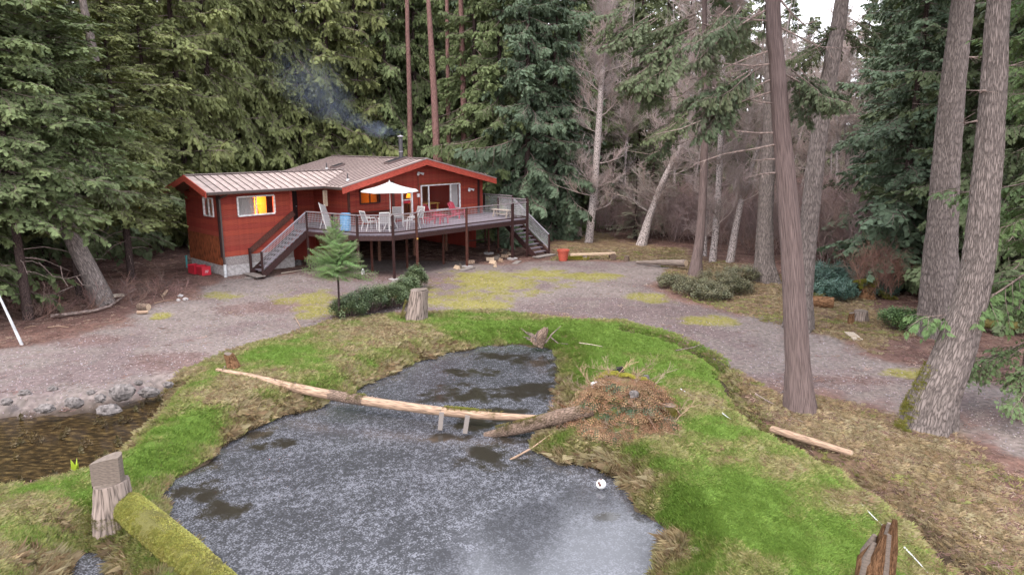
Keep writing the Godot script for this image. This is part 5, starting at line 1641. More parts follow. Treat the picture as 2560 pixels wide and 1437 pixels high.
	px_trunk("snag", "brown trunk showing high above the cedars beside the wing", forest_at(215, 33.0), [[232, 130, 20], [218, 60, 18], [205, 0, 16]], 12, 20, 0.05, 0.0, "barkfir", 24)

func alder(label: String, base: Vector3, list: Array, n: int, s: int, group: String, tone: Color) -> Node3D:
	var t := px_trunk("bare_tree", label, base, list, 14, 50, 0.03, 0.25, "barkalder", s, 5.0)
	t.set_meta("group", group)
	var lm := MB.new()
	var tw := Scatter.new()
	var pts := px_path(list, -base.z, base)
	for i in n:
		var u := pow(rng.randf(), 0.7)
		var k := mini(int(u * (pts.size() - 1)), pts.size() - 2)
		var o: Vector3 = pts[k].lerp(pts[k + 1], u * (pts.size() - 1) - k)
		if o.y < 1.2: continue
		var a := rr(0, TAU)
		var d := Vector3(cos(a), rr(0.0, 0.9), sin(a)).normalized()
		var l := rr(0.9, 2.9) * (1.0 - 0.3 * u)
		var p := [o]
		for j in 4:
			d = (d + Vector3(rr(-0.3, 0.3), rr(-0.12, 0.35), rr(-0.3, 0.3))).normalized()
			p.append(p[-1] + d * l / 4.0)
		lm.tube(p, [0.034, 0.026, 0.019, 0.013, 0.007], 4, false)
		for j in 10:
			var q := mini(1 + rng.randi() % 4, 4)
			var e: Vector3 = p[q].lerp(p[q - 1], rng.randf())
			var dd := (d + Vector3(rr(-0.9, 0.9), rr(-0.3, 0.8), rr(-0.9, 0.9))).normalized()
			var sd2 := dd.cross(Vector3.UP).normalized()
			tw.add(Transform3D(Basis(dd, sd2.cross(dd), sd2).scaled(Vector3.ONE * rr(0.6, 1.15)), e), rc(tone, 0.25))
	part(t, "limbs", lm, M.twig)
	t.add_child(tw.node("twigs", twigs[rng.randi() % 3]), true)
	return t

func bare_trees() -> void:
	var g := "bare pale-barked trees beyond the drive"
	var tone := Color(0.34, 0.27, 0.245)
	var spec := [
		["pale mottled bare alder standing alone behind the plank bench", [1470, 606], [[1472, 606, 20], [1486, 470, 18], [1498, 300, 15], [1508, 150, 12], [1522, 0, 10]], 44],
		["mossy-footed bare alder leaning over behind the resting log", [1606, 612], [[1604, 612, 26], [1625, 540, 17], [1660, 450, 15], [1700, 370, 12], [1740, 260, 10], [1765, 150, 8]], 26],
		["straight pale bare alder between the slim cedar and mossy fir", [1780, 655], [[1782, 655, 18], [1793, 540, 16], [1800, 400, 14], [1805, 250, 12], [1810, 100, 9], [1812, 0, 8]], 30],
		["moss-sleeved bare alder leaning towards the grey fir trunk", [1828, 655], [[1826, 655, 20], [1838, 580, 17], [1855, 500, 14], [1885, 400, 12], [1920, 290, 10], [1950, 190, 8]], 24],
		["thin bare tree rising just behind the slim cedar", [1762, 640], [[1762, 640, 12], [1764, 480, 11], [1768, 300, 9], [1770, 100, 8], [1772, 0, 7]], 26]]
	for i in spec.size():
		var e: Array = spec[i]
		alder(e[0], GT(e[1][0], e[1][1]), e[2], e[3], 40 + i, g, tone)
	var more := [[1555, 56, 0.05], [1650, 60, 0.25], [1690, 57, -0.1], [1725, 64, 0.2], [1835, 60, 0.15], [1870, 66, 0.3], [1935, 58, 0.1], [1985, 62, 0.35], [2030, 55, 0.12], [2075, 64, -0.1], [2125, 58, -0.22], [2165, 66, 0.1], [1790, 70, 0.1], [1960, 72, 0.3], [2100, 50, -0.15]]
	for i in more.size():
		var e: Array = more[i]
		var b := forest_at(e[0], e[1])
		var l := []
		for k in 5:
			var y: float = k * rr(3.2, 3.8)
			var p := b + Vector3(e[2] * y * 0.6, y, 0)
			var q := to_px(p)
			l.append([q.x, q.y, lerpf(0.24, 0.07, k / 4.0) / mpp(p)])
		alder("thin bare leaning tree in the grey woods beyond the drive", b, l, 24, 60 + i, "thin bare trees in the woods beyond the drive", tone)

func to_px(p: Vector3) -> Vector2:
	var y := p.y - CH
	var d := -y * sin(TH) - p.z * cos(TH)
	return Vector2(1280.0 + F * p.x / d, 718.5 - F * (y * cos(TH) - p.z * sin(TH)) / d)

func shrub(called: String, label: String, at: Vector3, rad: float, h: float, n: int, hue: Color, leaf_len: float, group := "") -> void:
	var t := thing(called, label, "shrub", at, 0.0, group)
	var key := "leafset%d" % int(leaf_len * 1000)
	if not M.has(key):
		var mb := MB.new()
		var r := RandomNumberGenerator.new()
		r.seed = int(leaf_len * 1000)
		for i in 16:
			var a := i * 2.4
			var o := Vector3(0, i * 0.018, 0) + Vector3(cos(a), 0, sin(a)) * 0.04
			var d := Vector3(cos(a), r.randf_range(-0.2, 0.7), sin(a)).normalized()
			mb.col = gr(r.randf_range(0.7, 1.25))
			mb.leaf(o, o + d * leaf_len, d.cross(Vector3.UP).normalized(), leaf_len * 0.3)
		M[key] = mb.commit(M.shrub)
	var sc := Scatter.new()
	var st := MB.new()
	for i in n:
		var a := rr(0, TAU)
		var q := sqrt(rng.randf())
		var lump: float = nz.bumps.get_noise_2d(at.x + cos(a) * q * rad * 1.5, at.z + sin(a) * q * rad * 1.5) * 0.5 + 0.85
		var y := h * lump * sqrt(maxf(0.0, 1.0 - q * q * 0.8)) * (0.35 + 0.65 * pow(rng.randf(), 0.5))
		var o := Vector3(cos(a) * q * rad, y, sin(a) * q * rad)
		o.y += H(at.x + o.x, at.z + o.z) - at.y
		sc.add(Transform3D(Basis(Vector3.UP, rr(0, TAU)) * Basis(Vector3.RIGHT, rr(-0.7, 0.7)) * Basis.from_scale(Vector3.ONE * rr(0.7, 1.3)), o), rc(hue, 0.3))
		if i % 7 == 0: st.tube([Vector3(o.x * 0.4, -0.1, o.z * 0.4), Vector3(o.x * 0.7, y * 0.5, o.z * 0.7), o], [0.014, 0.01, 0.005], 3, false)
	part(t, "stems", st, M.brush)
	t.add_child(sc.node("foliage", M[key]), true)

func thicket(label: String, at: Vector3, rad: float, h: float, n: int, tone: Color) -> void:
	var t := thing("brush_thicket", label, "brush", at, 0.0, "bare brush thickets")
	var sc := Scatter.new()
	for i in n:
		var a := rr(0, TAU)
		var q := sqrt(rng.randf()) * rad
		var d := Vector3(rr(-0.5, 0.5), 1.0, rr(-0.5, 0.5)).normalized()
		var s := d.cross(Vector3.RIGHT).normalized()
		var o := Vector3(cos(a) * q, rr(-0.05, 0.55) * h, sin(a) * q)
		o.y += H(at.x + o.x, at.z + o.z) - at.y
		sc.add(Transform3D(Basis(d, s.cross(d), s).rotated(d, rr(0, TAU)).scaled(Vector3.ONE * rr(0.5, 1.0) * h / 1.6), o), rc(tone, 0.3))
	t.add_child(sc.node("twigs", twigs[3]), true)

func undergrowth() -> void:
	var sal := Color(0.075, 0.105, 0.05)
	var g := "leafy evergreen bushes by the leaning stump"
	for e in [[872, 792, 0.75, 0.75], [925, 778, 0.8, 0.9], [975, 765, 0.8, 0.95], [1018, 748, 0.6, 0.9], [1040, 722, 0.5, 0.95]]:
		shrub("evergreen_bush", "small-leaved evergreen bush on the bank beside the leaning stump", GT(e[0], e[1]), e[2], e[3], 420, Color(0.095, 0.125, 0.058), 0.075, g)
	var olive := Color(0.12, 0.115, 0.065)
	for e in [[1690, 715, 0.9, 0.45], [1745, 735, 1.1, 0.45], [1800, 715, 1.2, 0.55], [1860, 700, 1.0, 0.6], [1780, 745, 0.9, 0.35], [1840, 730, 0.8, 0.4]]:
		shrub("evergreen_bush", "low olive bush massed under the slim cedar at the drive's bend", GT(e[0], e[1]), e[2], e[3], 260, olive, 0.075, "low olive bushes at the drive's bend")
	for e in [[2050, 720, 1.3, 1.0], [2110, 715, 1.5, 1.0], [2165, 735, 1.2, 0.9], [2080, 745, 1.0, 0.6], [2195, 740, 0.8, 0.8]]:
		shrub("evergreen_bush", "blue-green bush behind the mossy stump and rotting log", GT(e[0], e[1]), e[2], e[3], 460, Color(0.085, 0.145, 0.11), 0.085, "blue-green bushes behind the mossy stump")
	shrub("evergreen_bush", "fresh green bush at the foot of the thick straight fir", GT(2258, 822), 0.8, 0.6, 300, Color(0.085, 0.14, 0.05), 0.09)
	for e in [[1560, 590, 2.2, 2.2], [1660, 600, 2.4, 2.4], [1540, 560, 2.5, 2.5], [1720, 600, 2.0, 2.4], [1960, 640, 2.5, 2.8], [2080, 650, 2.8, 3.0], [2150, 670, 2.4, 3.2], [2030, 610, 3.0, 3.0], [1860, 620, 2.4, 2.4], [2210, 700, 1.8, 2.0], [2230, 650, 2.2, 2.4], [1790, 600, 2.4, 2.4], [1400, 570, 1.8, 1.4], [1460, 565, 1.8, 1.6], [1620, 570, 3.0, 3.0], [1750, 575, 3.0, 3.0], [1920, 590, 3.0, 3.2], [2120, 610, 3.2, 3.4]]:
		thicket("tangle of bare purplish brush in the woods beyond the drive", GT(e[0], e[1]), e[2], e[3], 150, Color(0.22, 0.155, 0.14))
	# red-stemmed bare shrub
	thicket("reddish bare shrub growing behind the mossy stump", GT(2190, 745), 0.9, 1.9, 90, Color(0.26, 0.14, 0.105))
	sapling()

func sapling() -> void:
	var b := GT(848, 802)
	var t := thing("fir_sapling", "young bright green fir standing in front of the deck on a thin stem", "tree", b)
	var st := MB.new()
	st.tube([Vector3(0, -0.1, 0), Vector3(0.03, 1.4, 0), Vector3(0, 4.1, 0)], [0.045, 0.04, 0.008], 8)
	part(t, "trunk", st, M.barkdark)
	var mb := MB.new()                       # one branch: side shoots clothed in short needles
	var r := RandomNumberGenerator.new()
	r.seed = 5
	var shoots := [[Vector3.ZERO, Vector3(1.0, 0.16, 0)]]
	for i in 9:
		var u := 0.18 + i * 0.085
		for q in [-1.0, 1.0]:
			var o := Vector3(u, 0.16 * u, 0)
			shoots.append([o, o + Vector3(0.75, r.randf_range(-0.05, 0.25), q * r.randf_range(0.6, 0.95)).normalized() * 0.42 * (1.05 - u * 0.75)])
	for s in shoots:
		var a: Vector3 = s[0]
		var e: Vector3 = s[1]
		var d := (e - a).normalized()
		var n := int(a.distance_to(e) / 0.022)
		for k in n:
			var o := a.lerp(e, (k + 0.5) / n)
			var ang := k * 2.4
			var sd1 := d.cross(Vector3.UP).normalized()
			var sd2 := sd1.cross(d)
			var nd := (d * 0.6 + (sd1 * cos(ang) + sd2 * sin(ang))).normalized()
			mb.col = gr(r.randf_range(0.75, 1.25))
			mb.leaf(o, o + nd * 0.06, d.cross(nd).normalized(), 0.007)
	var am := mb.commit(M.cedar)
	var sw := MB.new()
	for s in shoots: sw.tube([s[0], s[1]], [0.008, 0.003], 3, false)
	sw.commit(M.deadlimb, am)
	var sc := Scatter.new()
	for i in 230:
		var u := pow(rng.randf(), 1.15)
		var y := 1.75 + u * 2.3
		var l := 1.5 * (1.0 - pow(u, 1.2) * 0.93) * rr(0.75, 1.1) * smoothstep(-0.25, 0.12, u)
		var bb := Basis(Vector3.UP, i * 2.4 + rr(-0.3, 0.3)) * Basis(Vector3.BACK, rr(-0.35, 0.5) + 0.45 * u) * Basis(Vector3.RIGHT, rr(-0.6, 0.6)) * Basis.from_scale(Vector3.ONE * maxf(l * rr(0.6, 1.05), 0.2))
		sc.add(Transform3D(bb, Vector3(0, y, 0)), rc(Color(0.17, 0.29, 0.095), 0.25))
	t.add_child(sc.node("crown", am), true)

# ---------- grass and litter ----------
func make_ground_cover() -> void:
	var big := FastNoiseLite.new()
	big.frequency = 0.22
	big.seed = 88
	var small := FastNoiseLite.new()
	small.frequency = 0.9
	small.seed = 89
	var straw_spots := []
	for e in [[900, 850, 170, 40], [1020, 830, 100, 20], [700, 960, 110, 40], [560, 985, 80, 40], [1480, 1160, 110, 45], [1640, 1190, 90, 40], [100, 1290, 150, 40], [60, 1400, 150, 50], [1900, 1130, 110, 40], [2080, 1250, 90, 50], [1700, 1310, 60, 60], [1560, 1060, 200, 40], [1740, 1000, 60, 40], [1700, 900, 60, 30], [2000, 1300, 60, 60]]:
		var p := G(e[0], e[1])
		var a := G(e[0] + e[2], e[1])
		var b := G(e[0], e[1] - e[3])
		straw_spots.append([p.x, p.z, a.x - p.x, p.z - b.z])
	var lush := []
	for e in [[700, 890, 90, 20], [470, 1080, 60, 40], [420, 1140, 80, 25], [1560, 850, 160, 30], [1700, 930, 80, 40], [1240, 815, 120, 14], [1800, 1080, 90, 40], [1950, 1300, 180, 90], [1500, 930, 70, 40], [1750, 1250, 120, 60], [1400, 830, 90, 10]]:
		var p := G(e[0], e[1])
		var a := G(e[0] + e[2], e[1])
		var b := G(e[0], e[1] - e[3])
		lush.append([p.x, p.z, a.x - p.x, p.z - b.z])
	var sets := [Scatter.new(), Scatter.new(), Scatter.new(), Scatter.new()]
	var c_green := Color(0.175, 0.275, 0.052)
	var c_mid := Color(0.27, 0.265, 0.10)
	var c_straw := Color(0.36, 0.29, 0.175)
	var c_brown := Color(0.25, 0.175, 0.105)
	var made := 0
	for tries in 520000:
		var z := -rr(9.0, 31.0)
		if rng.randf() > clampf(16.0 / -z, 0.45, 1.0): continue
		var half := 0.74 * -z + 1.0
		var x := rr(-half, half)
		var gs := sd("grass", x, z)
		if gs > 0.45: continue
		if gs > 0.0 and rng.randf() < gs * 2.2: continue
		var pd := minf(sd("pond", x, z), sd("cove", x, z))
		var e = pd + nz.bumps.get_noise_2d(x, z) * 0.22
		if e < 0.06: continue
		var cd := sd("creek", x, z)
		if cd < 0.05 and rng.randf() > 0.05: continue
		if sd("ditch", x, z) < 0.16: continue
		var n1 := big.get_noise_2d(x, z)
		var n2 := small.get_noise_2d(x, z)
		var straw := 0.17 + n1 * 0.5 + n2 * 0.6 + smoothstep(0.8, 0.05, pd) * 0.5 + smoothstep(0.5, 0.0, cd) * 0.5 + smoothstep(-0.5, 0.2, gs) * 0.3
		for q in straw_spots:
			var dx: float = (x - q[0]) / q[2]
			var dz: float = (z - q[1]) / q[3]
			straw += 0.55 * exp(-(dx * dx + dz * dz) * 1.2)
		for q in lush:
			var dx: float = (x - q[0]) / q[2]
			var dz: float = (z - q[1]) / q[3]
			straw -= 0.75 * exp(-(dx * dx + dz * dz) * 1.0)
		straw += rr(-0.33, 0.33)
		var mnd: Vector3 = spots.mound
		if Vector2(x - mnd.x, z - mnd.z).length() < 1.45 + n2 * 0.4: continue
		var c := c_green.lerp(c_mid, smoothstep(-0.1, 0.6, straw)).lerp(c_straw, smoothstep(0.45, 1.05, straw))
		if straw > 0.8 and rng.randf() < 0.35: c = c_brown
		var kk := straw + rr(-0.25, 0.25)
		var k := 0 if kk < 0.45 else (1 if kk < 0.85 else 2)
		if straw > 0.95 and pd < 0.9 and rng.randf() < 0.4: k = 3
		var b := Basis(Vector3.UP, rr(0, TAU)).scaled(Vector3.ONE * rr(0.65, 1.15))
		if pd < 1.0:        # hanging over the edge
			b = Basis(Vector3(1, 0, 0), rr(0.0, 0.5)) * b
		sets[k].add(Transform3D(b, Vector3(x, H(x, z) - 0.01, z)), rc(c, 0.2))
		made += 1
	for k in 4:
		stuff(sets[k], "grass", tufts[k], ["short bright green grass on the pond bank", "mixed green grass on the pond bank", "dry straw grass tufts round the pond", "long straw grass hanging over the pond edge"][k], "grass")
	# dry field and verges
	var fs := [Scatter.new(), Scatter.new()]
	for tries in 130000:
		var z := -rr(9.0, 46.0)
		var half := 0.74 * -z + 1.0
		var x := rr(-half, half)
		var w := small.get_noise_2d(x, z) * 0.5 + big.get_noise_2d(x, z) * 0.5
		var inside := maxf(smoothstep(0.6, -0.4, sd("field", x, z) + w), smoothstep(0.6, -0.4, sd("dry", x, z) + w))
		if rng.randf() > inside * (0.75 if z > -25.0 else 0.5): continue
		if sd("gravel", x, z) < 0.0 or sd("ditch", x, z) < 0.14 or sd("grass", x, z) < -0.1: continue
		var c := c_brown.lerp(c_straw, clampf(0.5 + w + rr(-0.3, 0.3), 0, 1))
		if w < -0.12 and rng.randf() < 0.55: c = c_mid
		var b := Basis(Vector3.UP, rr(0, TAU)).scaled(Vector3(1, 0.75, 1) * rr(0.6, 1.15))
		fs[0 if rng.randf() < 0.6 else 1].add(Transform3D(b, Vector3(x, H(x, z) - 0.01, z)), rc(c, 0.25))
	stuff(fs[0], "grass", tufts[1], "thin brownish grass on the verge between lawn and drive", "grass")
	stuff(fs[1], "grass", tufts[2], "bleached long grass on the verge between lawn and drive", "grass")
	# needle litter, twigs and chips
	var chip := MB.new()
	for i in 5:
		var a := i * 1.3
		var d := Vector3(cos(a), 0.0, sin(a))
		chip.col = gr(0.7 + 0.15 * i)
		chip.bar(d * 0.05 * i + Vector3(0, 0.012 * (i % 3), 0), d * 0.05 * i + Vector3(sin(a * 2.0), 0.1 * ((i % 2) - 0.3), cos(a * 3.0)).normalized() * 0.16 + Vector3(0, 0.02, 0), 0.014, 0.008)
	var cm := chip.commit(M.litter)
	var lit := Scatter.new()
	for tries in 60000:
		var z := -rr(10.0, 52.0)
		var half := 0.74 * -z + 1.0
		var x := rr(-half, half)
		var gv := sd("gravel", x, z)
		if sd("grass", x, z) < 0.2: continue
		if gv < 0.3 and rng.randf() > 0.035: continue
		if sd("creek", x, z) < 0.0 or sd("pond", x, z) < 0.1: continue
		var c := Color(0.17, 0.095, 0.075) if rng.randf() < 0.88 else Color(0.34, 0.24, 0.18)
		lit.add(Transform3D(Basis(Vector3.UP, rr(0, TAU)).scaled(Vector3.ONE * rr(0.3, 0.95)), Vector3(x, H(x, z) + 0.005, z)), rc(c, 0.35))
	stuff(lit, "needle_litter", cm, "fallen twigs and needle litter under the trees", "litter")
	# loose stones on the drive
	var pb := MB.new()
	pb.hexa([Vector3(-0.5, -0.2, -0.4), Vector3(0.4, -0.2, -0.5), Vector3(0.5, -0.2, 0.4), Vector3(-0.4, -0.2, 0.5), Vector3(-0.3, 0.35, -0.2), Vector3(0.25, 0.3, -0.3), Vector3(0.3, 0.38, 0.25), Vector3(-0.25, 0.3, 0.3)])
	var pm := pb.commit(M.litter)
	var peb := Scatter.new()
	for tries in 70000:
		var z := -rr(15.0, 36.0)
		var half := 0.74 * -z + 1.0
		var x := rr(-half, half)
		if sd("gravel", x, z) > 0.1 + rr(-0.3, 0.2): continue
		var s := 0.014 + 0.035 * pow(rng.randf(), 4.0)
		peb.add(Transform3D(Basis(Vector3.UP, rr(0, TAU)).scaled(Vector3(s, s * 0.8, s)), Vector3(x, H(x, z) + s * 0.1, z)), rc(Color(0.22, 0.18, 0.178), 0.45))
	stuff(peb, "gravel", pm, "loose gravel stones scattered over the drive", "gravel")
	# weed lying in the shallow water
	var wd := Scatter.new()
	for tries in 9000:
		var z := -rr(11.0, 22.0)
		var x := -rr(4.0, 17.0)
		if sd("creek", x, z) > 0.1 or rng.randf() < 0.96: continue
		wd.add(Transform3D(Basis(Vector3.UP, rr(-0.5, 0.5)) * Basis(Vector3.BACK, -1.35) * Basis.from_scale(Vector3(1, rr(0.7, 1.4), 1)), Vector3(x, CREEK - 0.012, z)), rc(Color(0.13, 0.10, 0.05), 0.4))
	stuff(wd, "water_weed", tufts[2], "brown weed lying in the shallow ditch water", "weed")

# ---------- logs, stumps, stones, small things ----------
func log_mesh(path: Array, rads: Array, sides := 18, per := 40, amp := 0.05, s := 0) -> MB:
	return trunk(path, rads, sides, per, amp, 0.0, s, 1.0)
func log_thing(called: String, label: String, path: Array, rads: Array, m: String, category := "log", group := "", cut := "cutpale", s := 0) -> Node3D:
	var o: Vector3 = path[0]
	var p := []
	for q in path: p.append(q - o)
	var t := thing(called, label, category, o, 0.0, group)
	part(t, "trunk", log_mesh(p, rads, 16, 24 + 6 * path.size(), 0.05, s), M[m])
	for e in [0, -1]:
		var d: Vector3 = ((p[0] - p[1]) if e == 0 else (p[-1] - p[-2])).normalized()
		var mb := MB.new()
		mb.tube([p[e] + d * 0.002, p[e] + d * 0.012], [rads[e] * 0.93, rads[e] * 0.92], 14)
		part(t, "cut_end", mb, M[cut])
	return t
func stick(label: String, path: Array, r: float, m: String, called := "fallen_branch", category := "branch", group := "") -> Node3D:
	var o: Vector3 = path[0]
	var p := []
	var rad := []
	for i in path.size():
		p.append(path[i] - o); rad.append(lerpf(r, r * 0.5, i / float(path.size() - 1)))
	var mb := MB.new()
	mb.tube(p, rad, 7)
	return single(called, mb, M[m], label, category, o, 0.0, group)
func GL(list: Array, above: float) -> Array:
	var r := []
	for q in list: r.append(GT(q[0], q[1], above))
	return r
func rock(label: String, px: float, py: float, w: float, h: float, s: int, group := "", m := "rock") -> void:
	var at := GT(px, py)
	var mb := MB.new()
	var r := w * 0.5 * mpp(at)
	var hh := h * mpp(at)
	var f: FastNoiseLite = nz.barkshape
	var n := 9
	var ring := 14
	var rows := []
	for i in n + 1:
		var row := []
		for j in ring:
			var a := TAU * j / ring
			var b := PI * i / n
			var d := Vector3(sin(b) * cos(a), cos(b), sin(b) * sin(a))
			var k := 1.0 + 0.35 * f.get_noise_3d(d.x * 1.2 + s * 9.0, d.y * 1.2, d.z * 1.2) + 0.12 * f.get_noise_3d(d.x * 4.0 + s, d.y * 4.0, d.z * 4.0)
			row.append(Vector3(d.x * r, d.y * hh * 0.6, d.z * r * 0.75) * k + Vector3.UP * hh * 0.25)
		rows.append(row)
	for i in n:
		for j in ring:
			var a: Vector3 = rows[i][j]
			var b: Vector3 = rows[i][(j + 1) % ring]
			var c: Vector3 = rows[i + 1][(j + 1) % ring]
			var d: Vector3 = rows[i + 1][j]
			if i == 0: mb.tri(a, c, d)
			elif i == n - 1: mb.tri(a, b, d)
			else: mb.quad(a, b, c, d)
	single("rock", mb, M[m], label, "rock", at, 0.0, group)
func stump(label: String, px: float, py: float, wpx: float, hpx: float, m: String, tilt := Vector3.ZERO, slant := 0.0, s := 0, called := "tree_stump") -> Node3D:
	var at := GT(px, py)
	var k := mpp(at)
	var r := wpx * 0.5 * k
	var h := hpx * k
	var t := thing(called, label, "stump", at)
	var top := Vector3(0, h, 0) + tilt * h
	var mb := trunk([Vector3(0, -0.25, 0), Vector3(0, 0.02, 0), top * 0.5, top], [r * 1.06, r, r * 0.88, r * 0.82], 26, 30, 0.07, 0.22, s, 1.0)
	if slant != 0.0:
		for i in mb.v.size():
			if mb.v[i].y > h * 0.75: mb.v[i].y += (mb.v[i].x - top.x) * slant * smoothstep(h * 0.75, h, mb.v[i].y)
	part(t, "trunk", mb, M[m])
	var c := MB.new()
	var n := 18
	var f: FastNoiseLite = nz.barkshape
	for i in n:
		var P := func(a: float) -> Vector3:
			var q := Vector3(cos(a), 0, sin(a)) * r * 0.77
			return top + q + Vector3.UP * (q.x * slant + 0.012)
		c.tri(top + Vector3.UP * 0.014, P.call(TAU * i / n), P.call(TAU * (i + 1) / n))
	part(t, "cut_face", c, M.cutwood)
	return t
func moss_on(t: Node3D, a: Vector3, b: Vector3, r: float, n: int, hue: Color, full := 1.3, scale := 0.45) -> void:
	# short moss growing over the upper side of a log from a to b (own axes)
	var sc := Scatter.new()
	var d := (b - a).normalized()
	var s := d.cross(Vector3.UP).normalized()
	var u := s.cross(d)
	for i in n:
		var ang := rr(-full, full)
		var o := a.lerp(b, rng.randf()) + (u * cos(ang) + s * sin(ang)) * r * 0.98
		var up := (u * cos(ang) + s * sin(ang))
		var worn: float = nz.bumps.get_noise_3d(o.x * 1.3 + 5.0, o.y * 1.3, o.z * 1.3)
		if worn < -0.22 and rng.randf() < 0.8: continue
		var hue2 = hue.lerp(Color(0.16, 0.11, 0.055), clampf(0.02 - worn * 1.3, 0.0, 0.6))
		var x := up.cross(d).normalized()
		sc.add(Transform3D(Basis(x, up, x.cross(up)).scaled(Vector3.ONE * scale * rr(0.6, 1.3)), o), rc(hue2, 0.3))
	t.add_child(sc.node("moss", tufts[0]), true)

func make_pond_things() -> void:
	# the long log laid across the ice
	var lp := []
	var ys := [0.14, 0.12, 0.06, 0.0, -0.06, -0.10, -0.12]
	var pxs := [[542, 925], [620, 942], [740, 970], [870, 995], [1010, 1016], [1180, 1036], [1365, 1047]]
	for i in 7: lp.append(G(pxs[i][0], pxs[i][1], ys[i]))
	var rad := [0.06, 0.11, 0.13, 0.13, 0.122, 0.11, 0.08]
	var lg := log_thing("fallen_log", "long peeled log lying from bank to bank across the pond", lp, rad, "peeled", "log", "", "cutpale", 4)
	var o: Vector3 = lp[0]
	var bk := trunk([lp[3].lerp(lp[2], 0.35) - o, lp[3] - o, lp[4].lerp(lp[3], 0.72) - o], [0.142, 0.147, 0.14], 20, 22, 0.06, 0.0, 8, 1.0)
	part(lg, "bark_patch", bk, M.barklog)
	moss_on(lg, lp[5].lerp(lp[4], 0.45) - o, lp[5].lerp(lp[6], 0.42) - o, 0.12, 420, Color(0.24, 0.24, 0.05))
	moss_on(lg, lp[3] - o, lp[3].lerp(lp[4], 0.3) - o, 0.16, 60, Color(0.2, 0.2, 0.06))
	moss_on(lg, lp[2].lerp(lp[1], 0.3) - o, lp[2].lerp(lp[3], 0.2) - o, 0.15, 50, Color(0.2, 0.19, 0.07))
	for i in 12:
		var u := rng.randf() * 0.9
		var k := int(u * 6.0)
		var q: Vector3 = lp[k].lerp(lp[k + 1], u * 6.0 - k) - o
		var d := Vector3(rr(-0.3, 0.3), rr(0.2, 1.0), rr(-1, 1)).normalized()
		part(lg, "limb_stub", pipe(q + d * 0.1, q + d * rr(0.15, 0.22), 0.015, 5), M.deadlimb)
	for i in 2:
		var c := G([1104, 1168][i], [1034, 1042][i], -0.03)
		var e := c + Vector3(-0.03 - 0.02 * i, -0.38, 0.14)
		single("cleat_board", beam(c + Vector3(0.02, 0.10, 0.15), e + Vector3(0, 0.02, 0.08), 0.035, 0.12, Vector3(1, 0.1, 0)), M.greyboard, ["grey cleat board nailed on the log where bare wood meets moss", "grey cleat board nailed on the mossy part of the log"][i], "board")
	# the mossy log running into the water
	var a := G(1212, 1090, WATER - 0.03)
	var b := G(1482, 1024, 0.34)
	var ml := log_thing("fallen_log", "dark mossy log slanting from the brush mound down into the pond", [a, a.lerp(b, 0.35) + Vector3(0, -0.01, 0), a.lerp(b, 0.7) + Vector3(0, 0.03, 0), b], [0.09, 0.165, 0.185, 0.17], "barklog", "log", "", "cutwood", 6)
	moss_on(ml, Vector3(0, 0.0, 0) + (b - a) * 0.12, (b - a), 0.175, 900, Color(0.19, 0.165, 0.055), 1.2, 0.4)
	# broken branches below it
	stick("thin peeled branch poking out of the pond below the mossy log", [G(1275, 1150, WATER - 0.02), G(1330, 1120, WATER + 0.1), G(1388, 1078, -0.1)], 0.03, "peeled")
	stick("rotten orange-brown branch wedged under the mossy log", [G(1345, 1128, WATER), G(1375, 1095, -0.2), G(1400, 1055, -0.05)], 0.055, "rotten")
	stick("dark crooked root reaching from the bank into the pond", [G(1420, 1025, -0.1), G(1395, 1008, -0.3), G(1380, 1000, WATER)], 0.06, "rotten")
	# big moss-covered log and the notched stump beside it
	var p0 := GT(318, 1268, 0.22)
	var p1 := G(470, 1395, -0.05)
	var p2 := G(640, 1560, -0.15)
	var big := log_thing("fallen_log", "thick log wrapped in bright yellow-green moss beside the notched stump", [p0, p0.lerp(p1, 0.5) + Vector3(0, 0.02, 0), p1, p2], [0.27, 0.29, 0.29, 0.28], "mossy", "log", "", "mossbrown", 2)
	moss_on(big, Vector3.ZERO, p1 - p0, 0.28, 3800, Color(0.36, 0.35, 0.10), 1.75, 0.5)
	moss_on(big, p1 - p0, p2 - p0, 0.28, 1600, Color(0.33, 0.32, 0.09), 1.75, 0.5)
	var ns := stump("tall stump with a stepped saw notch beside the mossy log", 285, 1290, 92, 92, "greywood", Vector3(0.0, 0, -0.02), 0.14, 11)
	var k := mpp(ns.position)
	var up := MB.new()
	var hh := 92 * k
	var rr0 := 36 * k
	var f0 := []
	for i in 15: f0.append(Vector3(cos(PI * i / 14.0 + PI) * rr0 - 0.02, 0, sin(PI * i / 14.0 + PI) * rr0 * 1.5 + 0.1))
	var top := hh + 62 * k
	for i in 14:
		var q: Vector3 = f0[i]
		var w: Vector3 = f0[i + 1]
		up.quad(q + Vector3.UP * (hh - 0.05 + q.x * 0.14), q + Vector3.UP * (top + q.x * 0.25), w + Vector3.UP * (top + w.x * 0.25), w + Vector3.UP * (hh - 0.05 + w.x * 0.14))
		up.tri(Vector3(-0.02, top, 0.1), w + Vector3.UP * (top + w.x * 0.25), q + Vector3.UP * (top + q.x * 0.25))
	up.quad(f0[14] + Vector3.UP * hh, f0[14] + Vector3.UP * (top + f0[14].x * 0.25), f0[0] + Vector3.UP * (top + f0[0].x * 0.25), f0[0] + Vector3.UP * (hh - 0.04))
	part(ns, "sawn_block", up, M.cutwood)
	moss_on(ns, Vector3(-0.5, -0.05, 0.25), Vector3(0.45, -0.05, 0.35), 0.18, 160, Color(0.16, 0.15, 0.05))
	stump("small leaning reddish stump at the end of the long peeled log", 584, 922, 30, 38, "rotten", Vector3(-0.25, 0, 0), -0.3, 13)
	var ls := stump("leaning grey stump beside the evergreen bushes on the bank", 1040, 797, 52, 74, "greywood", Vector3(0.14, 0, 0), 0.12, 14)
